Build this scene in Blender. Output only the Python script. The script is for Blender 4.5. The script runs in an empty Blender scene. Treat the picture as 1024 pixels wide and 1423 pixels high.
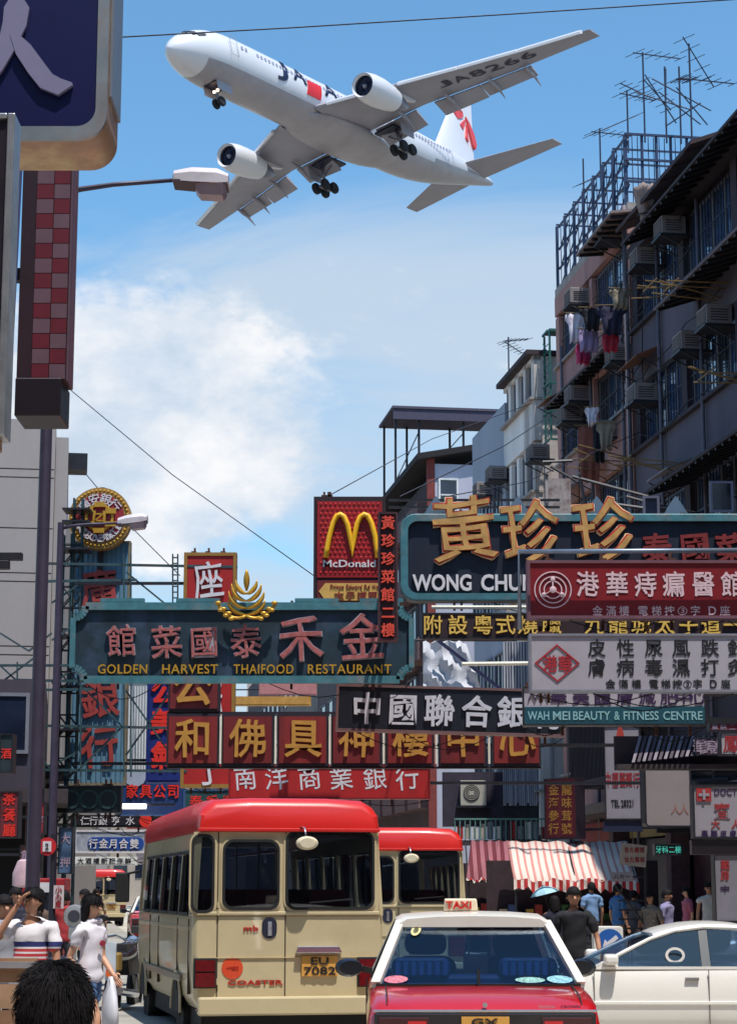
import bpy, bmesh, math, random
from math import sin, cos, pi, radians, atan2, sqrt, hypot
from mathutils import Vector, Matrix
random.seed(7)
SC = bpy.context.scene
COL = SC.collection
# ---------------------------------------------------------------- camera
F, CX, CY, HOR = 2800.0, 512.0, 711.5, 1238.0
PITCH = math.atan((HOR - CY) / F)
cd = bpy.data.cameras.new('camera'); cam = bpy.data.objects.new('camera', cd); COL.objects.link(cam)
cam.location = (0, 0, 1.65); cam.rotation_euler = (pi / 2 + PITCH, 0, 0)
cd.sensor_fit = 'HORIZONTAL'; cd.sensor_width = 36; cd.lens = F / 1024 * 36
cd.clip_start = .1; cd.clip_end = 6000
SC.camera = cam
# ---------------------------------------------------------------- light
SUNV = Vector((.15, -.30, .94)).normalized()
W = bpy.data.worlds.new('World'); SC.world = W; W.use_nodes = True
def build_world():
    nt = W.node_tree; nt.nodes.clear(); N = nt.nodes.new; L = nt.links.new
    out = N('ShaderNodeOutputWorld'); bg = N('ShaderNodeBackground'); bg.inputs[1].default_value = .12
    sky = N('ShaderNodeTexSky'); sky.sky_type = 'NISHITA'; sky.sun_disc = False
    sky.sun_elevation = math.asin(SUNV.z); sky.sun_rotation = atan2(SUNV.x, SUNV.y)
    sky.air_density = 1.0; sky.dust_density = .6; sky.ozone_density = 2.2
    tc = N('ShaderNodeTexCoord')
    def math_(op, a, b=None, c=None):
        m = N('ShaderNodeMath'); m.operation = op
        for i, v in enumerate((a, b, c)):
            if v is None: continue
            if isinstance(v, (int, float)): m.inputs[i].default_value = v
            else: L(v, m.inputs[i])
        return m.outputs[0]
    sep = N('ShaderNodeSeparateXYZ'); L(tc.outputs['Generated'], sep.inputs[0])
    # cloud deck: directions projected on a high flat layer, so clouds flatten towards the horizon everywhere
    zz = math_('ADD', math_('MAXIMUM', sep.outputs[2], 0.0), .22)
    cx = math_('DIVIDE', sep.outputs[0], zz); cy = math_('DIVIDE', sep.outputs[1], zz)
    cmb = N('ShaderNodeCombineXYZ'); L(cx, cmb.inputs[0]); L(cy, cmb.inputs[1])
    def noise(scale, detail, rough, dist, off, vec=None, sc=(1, 1, 1)):
        mp = N('ShaderNodeMapping'); mp.inputs['Location'].default_value = off; mp.inputs['Scale'].default_value = sc
        L(vec or cmb.outputs[0], mp.inputs['Vector'])
        n = N('ShaderNodeTexNoise'); n.inputs['Scale'].default_value = scale; n.inputs['Detail'].default_value = detail
        n.inputs['Roughness'].default_value = rough; n.inputs['Distortion'].default_value = dist
        L(mp.outputs[0], n.inputs['Vector']); return n.outputs['Fac']
    def ramp(v, a, b, smooth=True):
        m = N('ShaderNodeMapRange'); m.interpolation_type = 'SMOOTHSTEP' if smooth else 'LINEAR'
        L(v, m.inputs[0]); m.inputs[1].default_value = a; m.inputs[2].default_value = b
        return m.outputs[0]
    big = noise(2.6, 9, .60, .25, (3.1, 1.2, .0), tc.outputs['Generated'], (1, 1, 1.9))
    fine = noise(9, 8, .6, .1, (.4, .3, 0), tc.outputs['Generated'], (1, 1, 1.5))
    thin = noise(1.3, 6, .62, .7, (5.2, 2.0, 0), None, (1, 1.7, 1))
    # a cumulus bank low in the sky up the street, thin high veil above it, both fading towards the clear zenith
    def blob(d, w, wz):
        d = Vector(d).normalized(); vx = N('ShaderNodeVectorMath'); vx.operation = 'SUBTRACT'
        L(tc.outputs['Generated'], vx.inputs[0]); vx.inputs[1].default_value = d
        vs = N('ShaderNodeVectorMath'); vs.operation = 'MULTIPLY'; L(vx.outputs[0], vs.inputs[0]); vs.inputs[1].default_value = (1 / w, .2, 1 / wz)
        ln = N('ShaderNodeVectorMath'); ln.operation = 'LENGTH'; L(vs.outputs[0], ln.inputs[0])
        return math_('SUBTRACT', 1.0, math_('MINIMUM', ln.outputs['Value'], 1.0))
    b1 = blob((-.125, 1, .225), .13, .10)
    b2 = blob((.04, 1, .27), .34, .10)
    elev = ramp(sep.outputs[2], .36, .05)
    cum = math_('ADD', math_('MULTIPLY', b1, .46), big)
    cum = math_('ADD', cum, math_('MULTIPLY', math_('SUBTRACT', fine, .5), .55))
    cumm = math_('MULTIPLY', ramp(cum, .55, .66), ramp(sep.outputs[2], .345, .27))
    veil = math_('ADD', math_('ADD', math_('MULTIPLY', elev, .25), math_('MULTIPLY', b2, .30)), thin)
    veilm = math_('MULTIPLY', ramp(veil, .46, .86), math_('MULTIPLY', .88, ramp(sep.outputs[2], .375, .29)))
    tint = N('ShaderNodeMix'); tint.data_type = 'RGBA'; tint.blend_type = 'MULTIPLY'; tint.inputs[0].default_value = 1
    L(sky.outputs[0], tint.inputs[6]); tint.inputs[7].default_value = SKY_TINT
    mx = N('ShaderNodeMix'); mx.data_type = 'RGBA'; L(veilm, mx.inputs[0]); L(tint.outputs[2], mx.inputs[6]); mx.inputs[7].default_value = (4.2, 5.0, 5.9, 1)
    cc = N('ShaderNodeMix'); cc.data_type = 'RGBA'; L(ramp(fine, .35, .65), cc.inputs[0])
    cc.inputs[6].default_value = (4.2, 5.0, 6.0, 1); cc.inputs[7].default_value = (7.6, 7.4, 7.3, 1)
    m2 = N('ShaderNodeMix'); m2.data_type = 'RGBA'; L(math_('MULTIPLY', cumm, .9), m2.inputs[0]); L(mx.outputs[2], m2.inputs[6]); L(cc.outputs[2], m2.inputs[7])
    L(m2.outputs[2], bg.inputs[0]); L(bg.outputs[0], out.inputs[0])
SKY_TINT = (.90, 1.33, 1.42, 1)
build_world()
sd = bpy.data.lights.new('sun', 'SUN'); sd.energy = 4.8; sd.angle = radians(.53); sd.color = (1, .955, .88)
sun = bpy.data.objects.new('sun', sd); COL.objects.link(sun); sun.rotation_euler = SUNV.to_track_quat('Z', 'Y').to_euler()
sun.location = (0, 0, 60)
vs = SC.view_settings; vs.view_transform = 'Standard'; vs.look = 'None'; vs.gamma = 1; vs.exposure = 0.22; vs.use_curve_mapping = False
# ---------------------------------------------------------------- placing by distance
_fw = Vector((0, cos(PITCH), sin(PITCH))); _up = Vector((0, -sin(PITCH), cos(PITCH))); EYE = Vector((0, 0, 1.65))
def ray(px, py): return _fw + Vector((1, 0, 0)) * ((px - CX) / F) + _up * ((CY - py) / F)
def at(px, py, D):
    r = ray(px, py); return EYE + r * (D / r.y)
def gnd(px, D): p = at(px, HOR, D); return Vector((p.x, p.y, 0))
# ---------------------------------------------------------------- materials
def lin(c):
    r = []
    for v in c[:3]:
        v = v / 255.0; r.append(v / 12.92 if v <= .04045 else ((v + .055) / 1.055) ** 2.4)
    return r
MATS = {}
def M(key, rgb=(128, 128, 128), rough=.6, metal=0, var=.12, scale=4, bump=0, streak=False, dirt=0, dirtc=(60, 52, 45), coat=0, emit=None, spec=None, stain=1.0):
    if key in MATS: return MATS[key]
    m = bpy.data.materials.new(key); m.use_nodes = True; nt = m.node_tree; N = nt.nodes.new; L = nt.links.new
    b = nt.nodes['Principled BSDF']; b.inputs['Roughness'].default_value = rough; b.inputs['Metallic'].default_value = metal
    if coat: b.inputs['Coat Weight'].default_value = coat; b.inputs['Coat Roughness'].default_value = .06
    if spec is not None: b.inputs['Specular IOR Level'].default_value = spec
    c = lin(rgb)
    if emit: b.inputs['Emission Color'].default_value = (*c, 1); b.inputs['Emission Strength'].default_value = emit
    tc = N('ShaderNodeTexCoord'); mp = N('ShaderNodeMapping'); L(tc.outputs['Object'], mp.inputs['Vector'])
    mp.inputs['Scale'].default_value = (1, 1, .14) if streak else (1, 1, 1)
    n = N('ShaderNodeTexNoise'); n.inputs['Scale'].default_value = scale; n.inputs['Detail'].default_value = 6; n.inputs['Roughness'].default_value = .62
    L(mp.outputs[0], n.inputs['Vector'])
    mr = N('ShaderNodeMapRange'); L(n.outputs['Fac'], mr.inputs[0]); mr.inputs[1].default_value = .3; mr.inputs[2].default_value = .7
    mr.inputs[3].default_value = 1 - var; mr.inputs[4].default_value = 1 + var
    mx = N('ShaderNodeMix'); mx.data_type = 'RGBA'; mx.blend_type = 'MULTIPLY'; mx.inputs[0].default_value = 1
    mx.inputs[6].default_value = (*c, 1); L(mr.outputs[0], mx.inputs[7]); last = mx.outputs[2]
    if dirt:
        n2 = N('ShaderNodeTexNoise'); n2.inputs['Scale'].default_value = scale * .45 * stain; n2.inputs['Detail'].default_value = 9; n2.inputs['Roughness'].default_value = .7
        L(mp.outputs[0], n2.inputs['Vector'])
        m2 = N('ShaderNodeMapRange'); L(n2.outputs['Fac'], m2.inputs[0]); m2.inputs[1].default_value = .5; m2.inputs[2].default_value = .68; m2.inputs[4].default_value = dirt
        mm = N('ShaderNodeMix'); mm.data_type = 'RGBA'; L(m2.outputs[0], mm.inputs[0]); L(last, mm.inputs[6]); mm.inputs[7].default_value = (*lin(dirtc), 1); last = mm.outputs[2]
    L(last, b.inputs['Base Color'])
    if bump:
        bp = N('ShaderNodeBump'); bp.inputs['Strength'].default_value = bump; bp.inputs['Distance'].default_value = .02
        n3 = N('ShaderNodeTexNoise'); n3.inputs['Scale'].default_value = scale * 8; n3.inputs['Detail'].default_value = 5
        L(tc.outputs['Object'], n3.inputs['Vector']); L(n3.outputs['Fac'], bp.inputs['Height']); L(bp.outputs[0], b.inputs['Normal'])
    MATS[key] = m; return m
def glassM(key, tint, refl=.12, rough=.02, spread=.22):
    if key in MATS: return MATS[key]
    m = bpy.data.materials.new(key); m.use_nodes = True; nt = m.node_tree; nt.nodes.clear(); N = nt.nodes.new; L = nt.links.new
    o = N('ShaderNodeOutputMaterial'); t = N('ShaderNodeBsdfTransparent'); t.inputs[0].default_value = (*tint, 1)
    g = N('ShaderNodeBsdfGlossy'); g.inputs['Roughness'].default_value = rough
    lw = N('ShaderNodeLayerWeight'); lw.inputs[0].default_value = .35
    mr = N('ShaderNodeMapRange'); L(lw.outputs['Fresnel'], mr.inputs[0]); mr.inputs[3].default_value = refl; mr.inputs[4].default_value = min(1, refl + spread)
    s = N('ShaderNodeMixShader'); L(mr.outputs[0], s.inputs[0]); L(t.outputs[0], s.inputs[1]); L(g.outputs[0], s.inputs[2]); L(s.outputs[0], o.inputs[0])
    MATS[key] = m; return m
def stripeM(key, a, b, freq, axis=0, duty=.5, rough=.8, check=None, var=.1):
    """cloth or paint in two colours laid in stripes along one object axis"""
    if key in MATS: return MATS[key]
    m = M(key, a, rough, var=var); nt = m.node_tree; N = nt.nodes.new; L = nt.links.new
    bs = nt.nodes['Principled BSDF']; src = bs.inputs['Base Color'].links[0].from_socket
    tc = N('ShaderNodeTexCoord'); sp = N('ShaderNodeSeparateXYZ'); L(tc.outputs['Object'], sp.inputs[0])
    def mth(op, x, y):
        q = N('ShaderNodeMath'); q.operation = op
        for i, v in enumerate((x, y)):
            if isinstance(v, (int, float)): q.inputs[i].default_value = v
            else: L(v, q.inputs[i])
        return q.outputs[0]
    f = mth('FRACT', mth('MULTIPLY', mth('ADD', sp.outputs[axis], 100.0), freq), 0)
    g = mth('GREATER_THAN', f, duty)
    mx = N('ShaderNodeMix'); mx.data_type = 'RGBA'; L(g, mx.inputs[0]); L(src, mx.inputs[6]); mx.inputs[7].default_value = (*lin(b), 1)
    L(mx.outputs[2], bs.inputs['Base Color']); return m
# ---------------------------------------------------------------- mesh builder
class MB:
    def __init__(s): s.v = []; s.f = []
    def add(s, vs, fs):
        o = len(s.v); s.v += [tuple(v) for v in vs]; s.f += [tuple(i + o for i in f) for f in fs]; return s
    def box(s, x0, x1, y0, y1, z0, z1):
        return s.add([(x0,y0,z0),(x1,y0,z0),(x1,y1,z0),(x0,y1,z0),(x0,y0,z1),(x1,y0,z1),(x1,y1,z1),(x0,y1,z1)],
                     [(0,3,2,1),(4,5,6,7),(0,1,5,4),(1,2,6,5),(2,3,7,6),(3,0,4,7)])
    def cbox(s, c, d, mat=None):
        vs = [Vector((sx*d[0]/2, sy*d[1]/2, sz*d[2]/2)) for sz in (-1,1) for sy in (-1,1) for sx in (-1,1)]
        if mat: vs = [mat @ v for v in vs]
        vs = [v + Vector(c) for v in vs]
        return s.add(vs, [(0,2,3,1),(4,5,7,6),(0,1,5,4),(1,3,7,5),(3,2,6,7),(2,0,4,6)])
    def prism(s, poly, y0, y1):
        """outline poly in (x,z), extruded from y0 to y1"""
        n = len(poly); vs = [(x, y0, z) for x, z in poly] + [(x, y1, z) for x, z in poly]
        fs = [tuple(range(n)), tuple(range(2*n-1, n-1, -1))] + [(i, i+n, (i+1) % n + n, (i+1) % n) for i in range(n)]
        return s.add(vs, fs)
    def loft(s, rings, cap=True, closed=True):
        n = len(rings[0]); o = len(s.v); s.v += [tuple(p) for r in rings for p in r]
        for k in range(len(rings) - 1):
            for i in range(n if closed else n - 1):
                j = (i + 1) % n; s.f.append((o+k*n+i, o+k*n+j, o+(k+1)*n+j, o+(k+1)*n+i))
        if cap:
            s.f.append(tuple(o + i for i in range(n))[::-1]); s.f.append(tuple(o + (len(rings)-1)*n + i for i in range(n)))
        return s
    def tube(s, pts, r, n=6, r2=None, cap=True):
        pts = [Vector(p) for p in pts]; rings = []
        for i, p in enumerate(pts):
            d = (pts[min(i+1, len(pts)-1)] - pts[max(i-1, 0)]).normalized()
            a = d.orthogonal().normalized() if i == 0 or abs(d.dot(a0)) > .99 else (a0 - d * a0.dot(d)).normalized()
            a0 = a; b = d.cross(a); rr = r if r2 is None else r + (r2 - r) * i / (len(pts) - 1)
            rings.append([p + a * rr * cos(2*pi*k/n) + b * rr * sin(2*pi*k/n) for k in range(n)])
        return s.loft(rings, cap)
    def bar(s, a, b, w, h=None):
        a = Vector(a); b = Vector(b); h = h or w; d = (b - a).normalized(); u = d.cross(Vector((0, 0, 1)))
        u = Vector((1, 0, 0)) if u.length < .01 else u.normalized(); t = u.cross(d)
        r = [[p + u*w/2*i + t*h/2*j for i, j in ((-1,-1),(1,-1),(1,1),(-1,1))] for p in (a, b)]
        return s.loft(r)
    def lathe(s, prof, axis='z', n=16, c=(0,0,0), cap=True):
        rings = []
        for r, h in prof:
            ring = []
            for k in range(n):
                a = 2*pi*k/n; q = (r*cos(a), r*sin(a), h) if axis == 'z' else ((h, r*cos(a), r*sin(a)) if axis == 'x' else (r*sin(a), h, r*cos(a)))
                ring.append((q[0]+c[0], q[1]+c[1], q[2]+c[2]))
            rings.append(ring)
        return s.loft(rings, cap)
    def ball(s, c, r, n=10, m=7, sc=(1,1,1)):
        rings = []
        for i in range(m + 1):
            t = pi * i / m; rr = max(sin(t), .02)
            rings.append([(c[0]+r*sc[0]*rr*cos(2*pi*k/n), c[1]+r*sc[1]*rr*sin(2*pi*k/n), c[2]-r*sc[2]*cos(t)) for k in range(n)])
        return s.loft(rings)
    def xf(s, mat): s.v = [tuple(mat @ Vector(v)) for v in s.v]; return s
    def build(s, name, mat, parent=None, loc=None, smooth=False, bevel=0, seg=2, sub=0, label=None, auto=True):
        me = bpy.data.meshes.new(name); me.from_pydata(s.v, [], s.f)
        bm = bmesh.new(); bm.from_mesh(me); bmesh.ops.recalc_face_normals(bm, faces=bm.faces); bm.to_mesh(me); bm.free()
        if mat: me.materials.append(mat)
        if smooth:
            for p in me.polygons: p.use_smooth = True
            if smooth == 'auto': me.set_sharp_from_angle(angle=radians(38))
        o = bpy.data.objects.new(name, me); COL.objects.link(o)
        if parent: o.parent = parent
        if loc is not None: o.location = loc
        if bevel:
            md = o.modifiers.new('bevel', 'BEVEL'); md.width = bevel; md.segments = seg; md.limit_method = 'ANGLE'; md.angle_limit = radians(35)
        if sub: md = o.modifiers.new('sub', 'SUBSURF'); md.levels = sub; md.render_levels = sub
        if label: o['label'] = label
        return o
def thing(name, label, cat, loc=(0,0,0), rz=0, group=None):
    o = bpy.data.objects.new(name, None); COL.objects.link(o); o.empty_display_size = .3
    o.location = loc; o.rotation_euler = (0, 0, rz); o['label'] = label; o['category'] = cat
    if group: o['group'] = group
    return o
def tag(o, label, cat, group=None):
    o['label'] = label; o['category'] = cat
    if group: o['group'] = group
    return o
def struct(o): o['kind'] = 'structure'; return o
def stuff(o): o['kind'] = 'stuff'; return o
CH = {}
def kids(o):
    return [c for c in bpy.data.objects if c.parent == o]
def copy_tree(root, loc, rz=None, label=None, group=None, scale=None):
    def cp(o, par):
        c = o.copy(); COL.objects.link(c); c.parent = par
        for k in tree.get(o.name, []): cp(k, c)
        return c
    tree = {}
    for o in list(bpy.data.objects):
        if o.parent: tree.setdefault(o.parent.name, []).append(o)
    r = cp(root, None); r.location = loc
    if rz is not None: r.rotation_euler = (0, 0, rz)
    if label: r['label'] = label
    if group: r['group'] = group
    if scale: r.scale = (scale,)*3
    return r
def rrect(x0, x1, z0, z1, r, n=5):
    p = []
    for cx_, cz_, a0 in ((x1-r, z1-r, 0), (x0+r, z1-r, 90), (x0+r, z0+r, 180), (x1-r, z0+r, 270)):
        for k in range(n + 1):
            a = radians(a0 + 90*k/n); p.append((cx_ + r*cos(a), cz_ + r*sin(a)))
    return p
def ringband(mb, outer, inner, y0, y1):
    n = len(outer)
    rings = [[(x, y0, z) for x, z in inner], [(x, y0, z) for x, z in outer], [(x, y1, z) for x, z in outer], [(x, y1, z) for x, z in inner], [(x, y0, z) for x, z in inner]]
    return mb.loft(rings, cap=False)
# ---------------------------------------------------------------- lettering
GL = {}
def glyph(body, ext, bold, mat, res=2, space=1.0, warp=0):
    k = (body, round(ext, 4), bold, mat.name, space)
    if k in GL: return GL[k]
    cu = bpy.data.curves.new('lettering', 'FONT'); cu.body = body; cu.extrude = ext; cu.offset = min(bold, .008); cu.resolution_u = res; cu.space_character = space
    ob = bpy.data.objects.new('lettering', cu); COL.objects.link(ob)
    me = bpy.data.meshes.new_from_object(ob); bpy.data.objects.remove(ob); bpy.data.curves.remove(cu)
    if bold > .012:                                   # heavier weight: the same outline laid again slightly to each side
        s_ = (bold - .010)*.62; src = [v.co.copy() for v in me.vertices]; fs = [tuple(q.vertices) for q in me.polygons]
        vs_ = []; ff = []
        for i, (dx, dy) in enumerate(((s_, s_), (-s_, s_), (s_, -s_), (-s_, -s_))):
            o_ = len(vs_); vs_ += [(v.x + dx, v.y + dy, v.z + .0012*i) for v in src]; ff += [tuple(a + o_ for a in f) for f in fs]
        me = bpy.data.meshes.new('lettering'); me.from_pydata(vs_, [], ff)
    if warp:                                          # loosen the strokes like a brush
        for v in me.vertices:
            x, y = v.co.x, v.co.y
            v.co.x += warp*(sin(9*y+3*x+len(GL))*.5 + sin(17*y)*.3); v.co.y += warp*(sin(8*x+2*y+1+len(GL))*.6 + .3*sin(15*x))
    me.materials.clear(); me.materials.append(mat)
    xs = [v.co.x for v in me.vertices]; ys = [v.co.y for v in me.vertices]
    GL[k] = (me, min(xs), max(xs), min(ys), max(ys)); return GL[k]
def put(me, name, parent, loc, sx, sy, rot=(pi/2, 0, 0), sz=1):
    o = bpy.data.objects.new(name, me); COL.objects.link(o); o.parent = parent; o.location = loc; o.rotation_euler = rot; o.scale = (sx, sy, sz); return o
def char(ch, parent, x, z, w, h, mat, y=-.02, bold=.012, ext=.03, slant=0, warp=.022):
    """one Chinese character, a raised piece centred on (x, z) of a board facing -Y"""
    me = glyph(ch, ext, bold, mat, 2, 1.0, warp)[0]
    a = slant
    o = put(me, 'character', parent, (x - .5*w*cos(a) + .38*h*sin(a), y, z - .38*h*cos(a) - .5*w*sin(a)), w, h, (pi/2, -a, 0)); return o
def word(body, parent, x0, x1, z0, z1, mat, y=-.02, bold=0, ext=.015, name='lettering', space=1.0, rot=(pi/2, 0, 0)):
    me, a, b, c, d = glyph(body, ext, bold, mat, 3, space)
    sx = (x1 - x0) / (b - a); sy = (z1 - z0) / (d - c)
    return put(me, name, parent, (x0 - a*sx, y, z0 - c*sy), sx, sy, rot)
# ---------------------------------------------------------------- the street frame
YAW = math.atan((512 - 90) / 2849.0)
A0 = Vector((5.7, 59.0, 0))                       # a point of the right building line
AL = Vector((-sin(YAW), cos(YAW), 0)); RT = Vector((cos(YAW), sin(YAW), 0))
def fac(px, py, off=0.0, left=None):
    """world ray met with the vertical plane `off` metres in front of the right building line -> (y along street, z)"""
    r = ray(px, py); o = A0 - RT * off
    t = (o - EYE).dot(RT) / r.dot(RT); p = EYE + r * t
    return (p - A0).dot(AL), p.z
def fw(x, y, z=0): return A0 + RT * x + AL * y + Vector((0, 0, z))
def facX(D): return 5.7 + (59 - D) * math.tan(YAW)
# ---------------------------------------------------------------- ground
def ground():
    m = M('concrete_road', (176, 170, 158), .85, var=.10, scale=.5, dirt=.35, dirtc=(120, 114, 104), bump=.25)
    MB().add([(-900, -60, 0), (900, -60, 0), (900, 2500, 0), (-900, 2500, 0)], [(0, 1, 2, 3)]).build('ground', M('ground_dust', (120, 114, 104), .9, var=.2, scale=.1))
    struct(bpy.data.objects['ground'])
    P = lambda x, y, z: tuple(fw(x, y, z))
    def strip(name, x0, x1, y0, y1, z, mat, h=0):
        mb = MB(); vs = [P(x0,y0,z), P(x1,y0,z), P(x1,y1,z), P(x0,y1,z)]
        if h: vs2 = [P(x0,y0,z+h), P(x1,y0,z+h), P(x1,y1,z+h), P(x0,y1,z+h)]; mb.add(vs + vs2, [(0,1,2,3),(4,5,6,7),(0,1,5,4),(1,2,6,5),(2,3,7,6),(3,0,4,7)])
        else: mb.add(vs, [(0,1,2,3)])
        return struct(mb.build(name, mat))
    strip('road', -22, 30, -75, 260, .006, m)
    pv = M('pavement_stone', (150, 146, 138), .85, var=.15, scale=1.5, dirt=.4, bump=.2)
    strip('pavement', -3.4, 30, -75, 260, .0, pv, .13)
    strip('left_pavement', -30, -12.0, -60, 260, .0, pv, .13)
    tar = M('road_joint', (70, 66, 62), .9)
    for k in range(26):
        y = -40 + k * 6.0; strip('road_joint' , -11.9, -3.5, y, y + .05, .011, tar)
    strip('road_joint', -7.75, -7.70, -60, 200, .011, tar)
ground()
# ---------------------------------------------------------------- building kit
STEEL = M('painted_steel', (52, 78, 84), .55, .3, var=.3, scale=6, dirt=.5, dirtc=(70, 42, 30))
DSTEEL = M('dark_steel', (40, 42, 50), .5, .4, var=.25, scale=5, dirt=.3, dirtc=(64, 40, 30))
BLACK = M('black_void', (16, 15, 18), .8, var=.2)
WGLASS = M('window_glass', (52, 78, 120), .08, .0, var=.5, scale=.8, coat=.6, spec=.9)
WGLASS2 = M('window_glass_dark', (26, 34, 52), .08, .0, var=.6, scale=.9, spec=.9)
PALEM = M('pale_concrete', (176, 172, 176), .85, var=.16, scale=1.2, streak=True, dirt=.65, dirtc=(96, 88, 84), bump=.3)
LEDGE = M('ledge_cement', (150, 142, 138), .85, var=.2, scale=2, dirt=.4)
def window_part(root, x, y0, y1, z0, z1, fm, gm, mull=2, bars=0, sash=None, depth=.10, cut=True):
    """window in the wall plane x (local), facing -x: frame > pane(s), bar(s)"""
    b = MB(); t = .05
    for (a, c, d, e) in ((y0, y1, z0, z0+t), (y0, y1, z1-t, z1), (y0, y0+t, z0+t, z1-t), (y1-t, y1, z0+t, z1-t)):
        b.box(x, x+depth, a, c, d, e)
    fr = b.build('window', fm, root)
    w = (y1 - y0 - 2*t) / mull
    for k in range(mull):
        ya = y0 + t + k*w
        if k: MB().box(x+.01, x+depth-.02, ya-.02, ya+.02, z0+t+.002, z1-t-.002).build('mullion', fm, fr)
        MB().box(x+.055, x+.07, ya+(.022 if k else .002), ya+w-(.022 if k < mull-1 else .002), z0+t+.002, z1-t-.002).build('pane', gm if random.random() < .8 else WGLASS2, fr)
    for k in range(bars):
        yb = y0 + (y1-y0)*(k+.5)/bars; MB().box(x-.07, x-.05, yb-.012, yb+.012, z0, z1).build('bar', DSTEEL, fr)
    if bars:
        for zz in (z0+.1, (z0+z1)/2, z1-.1): MB().box(x-.085, x-.071, y0, y1, zz-.015, zz+.015).build('bar', DSTEEL, fr)
    return fr
def canopy(root, y0, y1, z, out, drop, mat, thick=.07, ribs=True, name='canopy'):
    c = MB().loft([[(0, y, z), (-out, y, z-drop), (-out, y, z-drop-thick), (0, y, z-thick)] for y in (y0, y1)]).build(name, mat, root)
    if ribs:
        n = int((y1-y0)/.45)
        for k in range(n):
            y = y0 + (k+.5)*(y1-y0)/n
            MB().loft([[(-.02, q, z-thick-.005), (-out+.03, q, z-drop-thick-.005), (-out+.03, q, z-drop-thick-.07), (-.02, q, z-thick-.1)] for q in (y-.04, y+.04)]).build('rib', DSTEEL, c)
    return c
# ---------------------------------------------------------------- right: pink block
def pink_block():
    t = thing('apartment_building', 'tall pink rendered tenement with caged rooftop, laundry and air conditioners along its street front', 'building', A0, YAW)
    pink = M('pink_render', (164, 122, 116), .85, var=.16, scale=1.0, streak=True, dirt=.45, dirtc=(84, 66, 66), bump=.3)
    dark = M('tenement_inner_wall', (62, 56, 62), .85, var=.2, scale=1)
    MB().box(.45, 14, -8, 0, 0, 19.4).build('wall', dark, t)
    MB().box(.0, 14, -8, .12, 19.4, 19.65).build('roof', LEDGE, t)
    for k, zs in enumerate((4.9, 8.0, 11.1, 14.1, 17.1)):
        MB().box(0, .44, -8, .1, zs-1.35, zs).build('spandrel', pink, t, bevel=.01)
        MB().box(-.10, .3, -8.0, .14, zs+.002, zs+.07).build('ledge', LEDGE, t)
        MB().box(.0, .44, -.3, .1, zs+.075, zs+1.62).build('pier', pink, t)
        MB().box(.0, .44, -4.2, -3.9, zs+.075, zs+1.62).build('pier', pink, t)
        MB().box(.0, .44, -8, -7.75, zs+.075, zs+1.62).build('pier', pink, t)
        for a, b in ((-7.73, -5.9), (-5.88, -4.22), (-3.88, -2.1), (-2.08, -.32)):
            window_part(t, .16, a, b, zs+.09, zs+1.6, M('window_frame_grey', (110, 112, 122), .6), WGLASS, 2, 7)
    MB().box(-.02, .44, -8, .1, 18.78, 19.38).build('parapet', pink, t)
    # drain pipe at the party wall
    MB().tube([(-.12, -8.1, 0), (-.12, -8.1, 19.5)], .07, 8).build('drain_pipe', M('pipe_grey', (92, 84, 92), .6, var=.2), t, smooth=True)
    # balcony hood at the top floor
    y0, z0 = fac(800, 360, .75); y1, z1 = fac(849, 293, .75)
    canopy(t, y1, y0, z1+.12, .75, .1, M('hood_sheet', (128, 112, 108), .8, var=.3, dirt=.4))
    canopy(t, -7.4, -.4, 15.95, .55, .12, M('hood_sheet2', (66, 58, 62), .8, var=.3))
    return t
pink_block()
def roof_cage():
    t = thing('rooftop_cage', 'blue steel lattice cage standing on the roof of the pink tenement', 'cage', A0 + Vector((0, 0, 19.66)), YAW)
    bl = M('cage_steel', (44, 58, 88), .5, .3, var=.2)
    H = 1.95
    ys = [-.1, -1.1, -2.2, -3.3, -4.4, -5.5, -6.6, -7.75]
    for y in ys: MB().box(.0, .08, y-.04, y+.04, 0, H).build('post', bl, t)
    for z in (.02, .62, 1.24, H): MB().box(.085, .13, -7.8, -.06, z-.03, z+.03).build('rail', bl, t)
    for k in range(7):
        a, b = ys[k], ys[k+1]
        for j in range(3): MB().bar((.15, a, .05+.62*j), (.15, b, .6+.62*j), .035).build('brace', bl, t)
    for k in range(14): y = -.5 - k*.53; MB().box(.05, .07, y-.012, y+.012, 0, H).build('bar', bl, t)
    for x in (.5, .9, 1.3, 1.75, 2.2, 2.7): MB().box(x-.03, x+.03, -7.84, -7.76, 0, H).build('post', bl, t)
    for z in (.62, 1.24, H): MB().box(0, 2.75, -7.9, -7.845, z-.03, z+.03).build('rail', bl, t)
    for k in range(7): y = ys[k]; MB().box(.02, 2.75, y-.025, y+.025, H+.035, H+.08).build('rafter', bl, t)
    for k in range(18): x = .1+k*.15; MB().box(x-.01, x+.01, -7.74, -7.72, 0, H).build('bar', bl, t)
    for k in range(4): MB().bar((2.7, ys[k*2], .0), (2.7, ys[min(k*2+1, 7)], H), .04).build('brace', bl, t)
roof_cage()
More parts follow.
